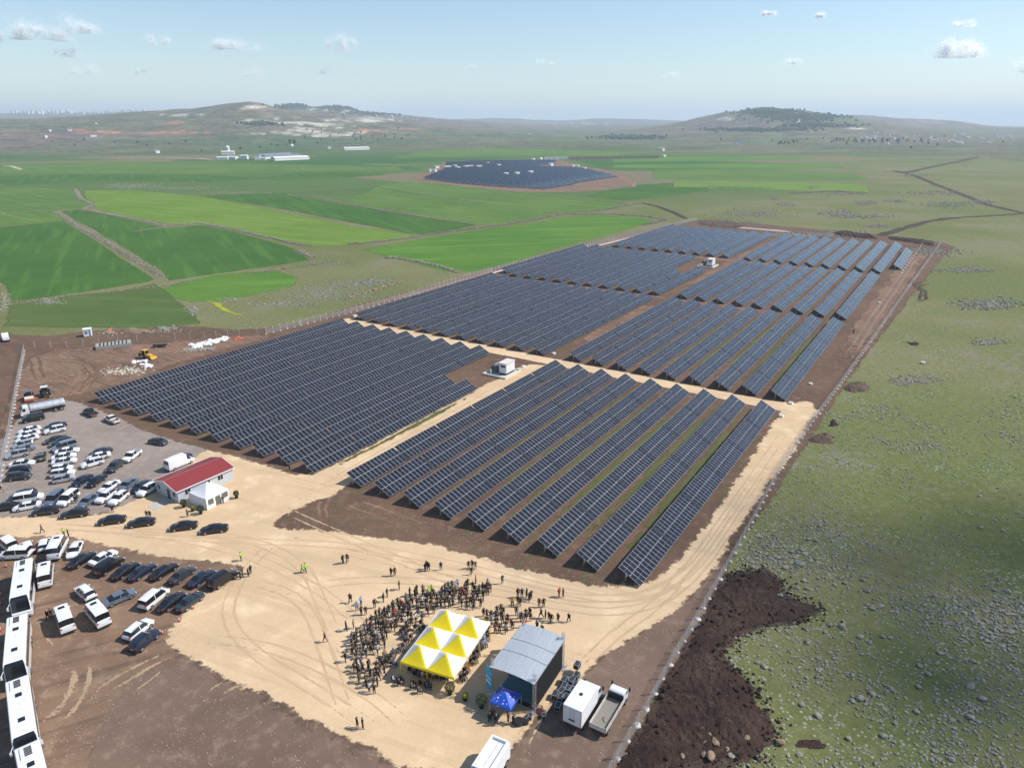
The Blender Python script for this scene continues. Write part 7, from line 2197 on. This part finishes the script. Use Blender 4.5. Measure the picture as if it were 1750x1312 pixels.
# the crowd
def free(p_, d):
    return all((p_.x - a) ** 2 + (p_.y - b) ** 2 > d * d for a, b in TAKEN)
def crowd(poly, n, label, d=.62, poses=None):
    wp = [fn_ for fn_ in [c4(*a) for a in poly]]
    pp = [(p_.x, p_.y) for p_ in wp]
    x0, x1 = min(a for a, b in pp), max(a for a, b in pp); y0, y1 = min(b for a, b in pp), max(b for a, b in pp)
    k = 0
    for _ in range(n * 60):
        if k >= n: break
        q_ = Vector((rp.uniform(x0, x1), rp.uniform(y0, y1), 0))
        if inpoly((q_.x, q_.y), pp) and free(q_, d):
            person(q_, ang(q_, STAGE_C) + rp.gauss(0, .35), rp.choice(poses or ['stand', 'stand', 'clasp', 'fold', 'hips', 'phone', 'walk']), label, 'standing crowd')
            k += 1
CL = 'person standing in the dense crowd '
crowd([(400, 520), (470, 450), (540, 390), (640, 360), (740, 400), (760, 480), (680, 560), (640, 590), (500, 600), (450, 650), (400, 620)], 56, CL + 'behind the seated rows')
crowd([(235, 620), (340, 530), (420, 500), (450, 640), (410, 720), (350, 800), (300, 800), (260, 700)], 34, CL + 'along the left of the seats')
crowd([(160, 700), (240, 620), (290, 700), (310, 800), (250, 840), (170, 800)], 20, CL + 'at the outer left bend')
crowd([(740, 400), (860, 320), (885, 330), (870, 400), (850, 480), (760, 480), (720, 440)], 20, CL + 'above the far left canopy corner')
crowd([(950, 330), (1060, 350), (1120, 350), (1110, 390), (1040, 470), (1000, 500), (930, 500), (890, 440), (890, 400)], 28, CL + 'above the far canopy edge')
crowd([(1040, 500), (1100, 520), (1190, 500), (1230, 560), (1270, 600), (1260, 640), (1150, 650), (1100, 640), (1070, 570)], 22, CL + 'between canopy and far stage corner')
crowd([(1270, 520), (1390, 520), (1390, 590), (1300, 560)], 7, CL + 'beside the flags')
crowd([(170, 870), (240, 850), (260, 930), (190, 950)], 6, CL + 'at the lower left end')
crowd([(270, 880), (370, 870), (420, 950), (340, 990), (275, 960)], 10, CL + 'at the lower left by the seats')
crowd([(170, 960), (340, 980), (350, 1060), (290, 1080), (230, 1020)], 7, CL + 'at the lowest left corner')
# chairs and seated audience
M_chair = plain('chair_dark', (.022, .022, .024), .6, 0, .3, .1)
ch = MB().box(-.22, .22, -.22, .22, .42, .46)
ME_SEAT = ch.mesh('seat', [M_chair])
ME_BACK = MB().box(-.22, .22, -.25, -.21, .50, .86).mesh('backrest', [M_chair])
ME_LEGC = MB().box(-.02, .02, -.02, .02, 0, .42).mesh('leg', [M_chair])
def chair_and_sitter(p_, face, where, sit=True):
    r_ = tag(empty('chair', (p_.x, p_.y, .062), face - math.pi / 2), 'dark folding chair ' + where, 'chair', 'audience chairs')
    obj('seat', ME_SEAT, r_); obj('backrest', ME_BACK, r_)
    for x in (-.19, .19):
        for y in (-.19, .19):
            obj('leg', ME_LEGC, r_, (x, y, 0))
    if sit:
        d = Vector((math.cos(face), math.sin(face), 0))
        person(p_ - d * .04, face + rp.gauss(0, .08), 'seat', 'seated person ' + where, 'seated audience')
def seats(poly, where, dx=.62, dy=1.0, fill=.8):
    pp = [(a.x, a.y) for a in [c4(*a) for a in poly]]
    x0, x1 = min(a for a, b in pp), max(a for a, b in pp); y0, y1 = min(b for a, b in pp), max(b for a, b in pp)
    c = Vector(((x0 + x1) / 2, (y0 + y1) / 2, 0))
    f = math.atan2(STAGE_C.y - 3 - c.y, STAGE_C.x - c.x)
    fd, sd_ = Vector((math.cos(f), math.sin(f), 0)), Vector((-math.sin(f), math.cos(f), 0))
    R_ = max(x1 - x0, y1 - y0)
    a = -R_
    while a < R_:
        b = -R_
        while b < R_:
            q_ = c + fd * a + sd_ * (b + rp.gauss(0, .03))
            if inpoly((q_.x, q_.y), pp) and rp.random() < fill and free(q_, .5):
                chair_and_sitter(q_, f + rp.gauss(0, .06), where)
            b += dx
        a += dy
seats([(500, 610), (640, 590), (660, 630), (570, 710), (520, 730), (495, 660)], 'left of the yellow canopy')
seats([(420, 720), (520, 720), (505, 780), (430, 770)], 'in the small block left of the canopy')
seats([(345, 800), (470, 790), (455, 870), (360, 850)], 'in the lower block left of the canopy')
seats([(440, 960), (500, 960), (510, 1010), (450, 1010)], 'near the lower left canopy corner', .62, .95, .9)
seats([(560, 990), (720, 985), (715, 1060), (575, 1055)], 'in the block below the canopy front')
seats([(1085, 640), (1110, 660), (910, 1000), (880, 980)], 'in the front rows along the right canopy edge', .58, .85, .95)
seats([(520, 900), (640, 890), (820, 960), (840, 990), (700, 960), (540, 930)], 'under the near edge of the canopy', .62, 1.0, .8)

# ------------------------------------------------------------------ clouds: loose fluff of many small flecks, far beyond and above the haze
def cloud(az, el, wa, we, st, dist, n, seed, flat=.45):
    rs = np.random.RandomState(seed)
    c = Vector((math.sin(R(az)) * dist, math.cos(R(az)) * dist, CAM_H + math.tan(R(el)) * dist))
    rx, rz = dist * math.tan(R(wa)) * .5, dist * math.tan(R(we)) * .9
    nl = max(3, int(3 + wa * 2))
    lobes = [(rs.uniform(-.8, .8) * rx, rs.uniform(-.5, .5) * rx, abs(rs.normal(0, .35)) * rz, rs.uniform(.28, .55) * rx) for _ in range(nl)]
    sl = Matrix.Rotation(R(az), 3, 'Z') @ sd
    V, F = [], []
    fs = max(6.0, rx * .019)
    for i in range(n):
        lx, ly, lz, lr = lobes[rs.randint(nl)]
        d = rs.normal(size=3)
        d /= np.linalg.norm(d)
        q = lr * rs.uniform(0, 1) ** .8
        if rs.uniform() < .42:
            q *= rs.uniform(1.0, 1.8)
        x, y, z = lx + d[0] * q, ly + d[1] * q, lz + d[2] * q * min(1.0, rz / lr)
        if z < -rz * flat * .6:
            z = -rz * flat * .6 + rs.uniform(0, .15) * rz
        u_ = Vector(rs.normal(size=3)).cross(sl).normalized() * fs
        w_ = sl.cross(u_)
        o_ = Vector(rs.normal(size=3)) * fs * .25
        b_ = Vector((x, y, z))
        for t_ in (b_ + u_, b_ - u_ * .5 + w_ * .87 + o_, b_ - u_ * .5 - w_ * .87 - o_):
            V.append(tuple(t_))
        F.append((3 * i, 3 * i + 1, 3 * i + 2))
    me = np_mesh('cloud', V, F, [M_cloud])
    o = obj('cloud', me, None, c, (0, 0, -R(az)))
    return tag(o, kind='stuff')
q = NT('cloud_fluff')
q.b.inputs['Base Color'].default_value = (.98, .98, .98, 1)
q.b.inputs['Roughness'].default_value = 1.0
q.b.inputs['Specular IOR Level'].default_value = 0.0
tl = q.n('ShaderNodeBsdfTranslucent'); tl.inputs[0].default_value = (.98, .98, .98, 1)
ad = q.n('ShaderNodeMixShader'); ad.inputs[0].default_value = .6
q.l(q.b.outputs[0], ad.inputs[1]); q.l(tl.outputs[0], ad.inputs[2]); q.l(ad.outputs[0], q.out.inputs['Surface'])
M_cloud = q.m
for i, (az, el, wa, we, st) in enumerate([(-31.0, 4.85, 2.6, .62, .8), (-28.6, 5.35, 1.9, .62, .9), (-33.4, 4.6, 1.3, .45, .6), (-37.6, 3.9, 1.6, .5, .45),
          (-29.7, 3.9, 1.6, .45, .45), (-28.6, 2.9, 1.9, .38, .4), (-24.2, 4.8, 1.3, .42, .6), (-19.4, 4.7, 2.8, .45, .6),
          (-12.4, 4.8, 1.9, .75, .95), (-18.6, 3.0, 1.7, .36, .45), (-25.5, 2.9, .7, .4, .4), (-13.4, 3.2, 1.1, .3, .3),
          (18.0, 6.8, .75, .26, .7), (21.0, 6.5, .75, .24, .6), (20.0, 3.7, 1.1, .26, .5), (30.0, 3.9, 2.6, .62, .75),
          (34.6, 2.9, 2.8, .5, .6), (29.7, 5.6, 1.0, .35, .45), (-3.2, 3.6, .9, .22, .35), (2.4, 3.9, 1.1, .22, .3),
          (11.5, 3.0, 1.2, .25, .3), (-6.5, 8.3, .8, .25, .3), (36.5, 5.0, 1.2, .3, .4), (48.0, 5.2, 3.0, .8, .8), (-47.0, 5.5, 3.2, .8, .8)]):
    cloud(az, el, wa * 1.25, we * 1.15, st, 16000, int(6000 * st * (wa * we + .25)), 100 + i)

# a loose cumulus high over the right of the place: its thin shade lies on the near pasture
def shade_cloud(gx, gy, rx, ry, n, size, seed, hgt=1700.0):
    rs = np.random.RandomState(seed)
    c = Vector((gx, gy, 0)) + sd * (hgt / sd.z)
    V, F = [], []
    for i in range(n):
        b_ = Vector((rs.normal() * rx * .55, rs.normal() * ry * .55, rs.normal() * 14))
        u_ = Vector(rs.normal(size=3)).cross(sd).normalized() * size * rs.uniform(.6, 1.3)
        w_ = sd.cross(u_)
        for t_ in (b_ + u_, b_ - u_ * .5 + w_ * .87, b_ - u_ * .5 - w_ * .87):
            V.append(tuple(t_))
        F.append((3 * i, 3 * i + 1, 3 * i + 2))
    tag(obj('cloud', np_mesh('cloud', V, F, [M_cloud]), None, c), kind='stuff')
shade_cloud(94, 80, 58, 34, 125, 5.0, 5)
shade_cloud(62, 104, 20, 22, 24, 4.5, 6)

# ------------------------------------------------------------------ haze: even air round the whole place
hz = MB().box(-30000, 30000, -2000, 32000, -330, 420)
q = bpy.data.materials.new('haze_air')
q.use_nodes = True
t = q.node_tree
for n in list(t.nodes):
    t.nodes.remove(n)
vol = t.nodes.new('ShaderNodeVolumePrincipled')
vol.inputs['Color'].default_value = (.74, .87, 1.0, 1)
vol.inputs['Density'].default_value = 0.000105
vol.inputs['Density Attribute'].default_value = ''
vol.inputs['Color Attribute'].default_value = ''
vol.inputs['Temperature Attribute'].default_value = ''
q.cycles.homogeneous_volume = True
vol.inputs['Anisotropy'].default_value = .1
o_ = t.nodes.new('ShaderNodeOutputMaterial')
t.links.new(vol.outputs[0], o_.inputs['Volume'])
tag(hz.build('haze', q), kind='stuff')
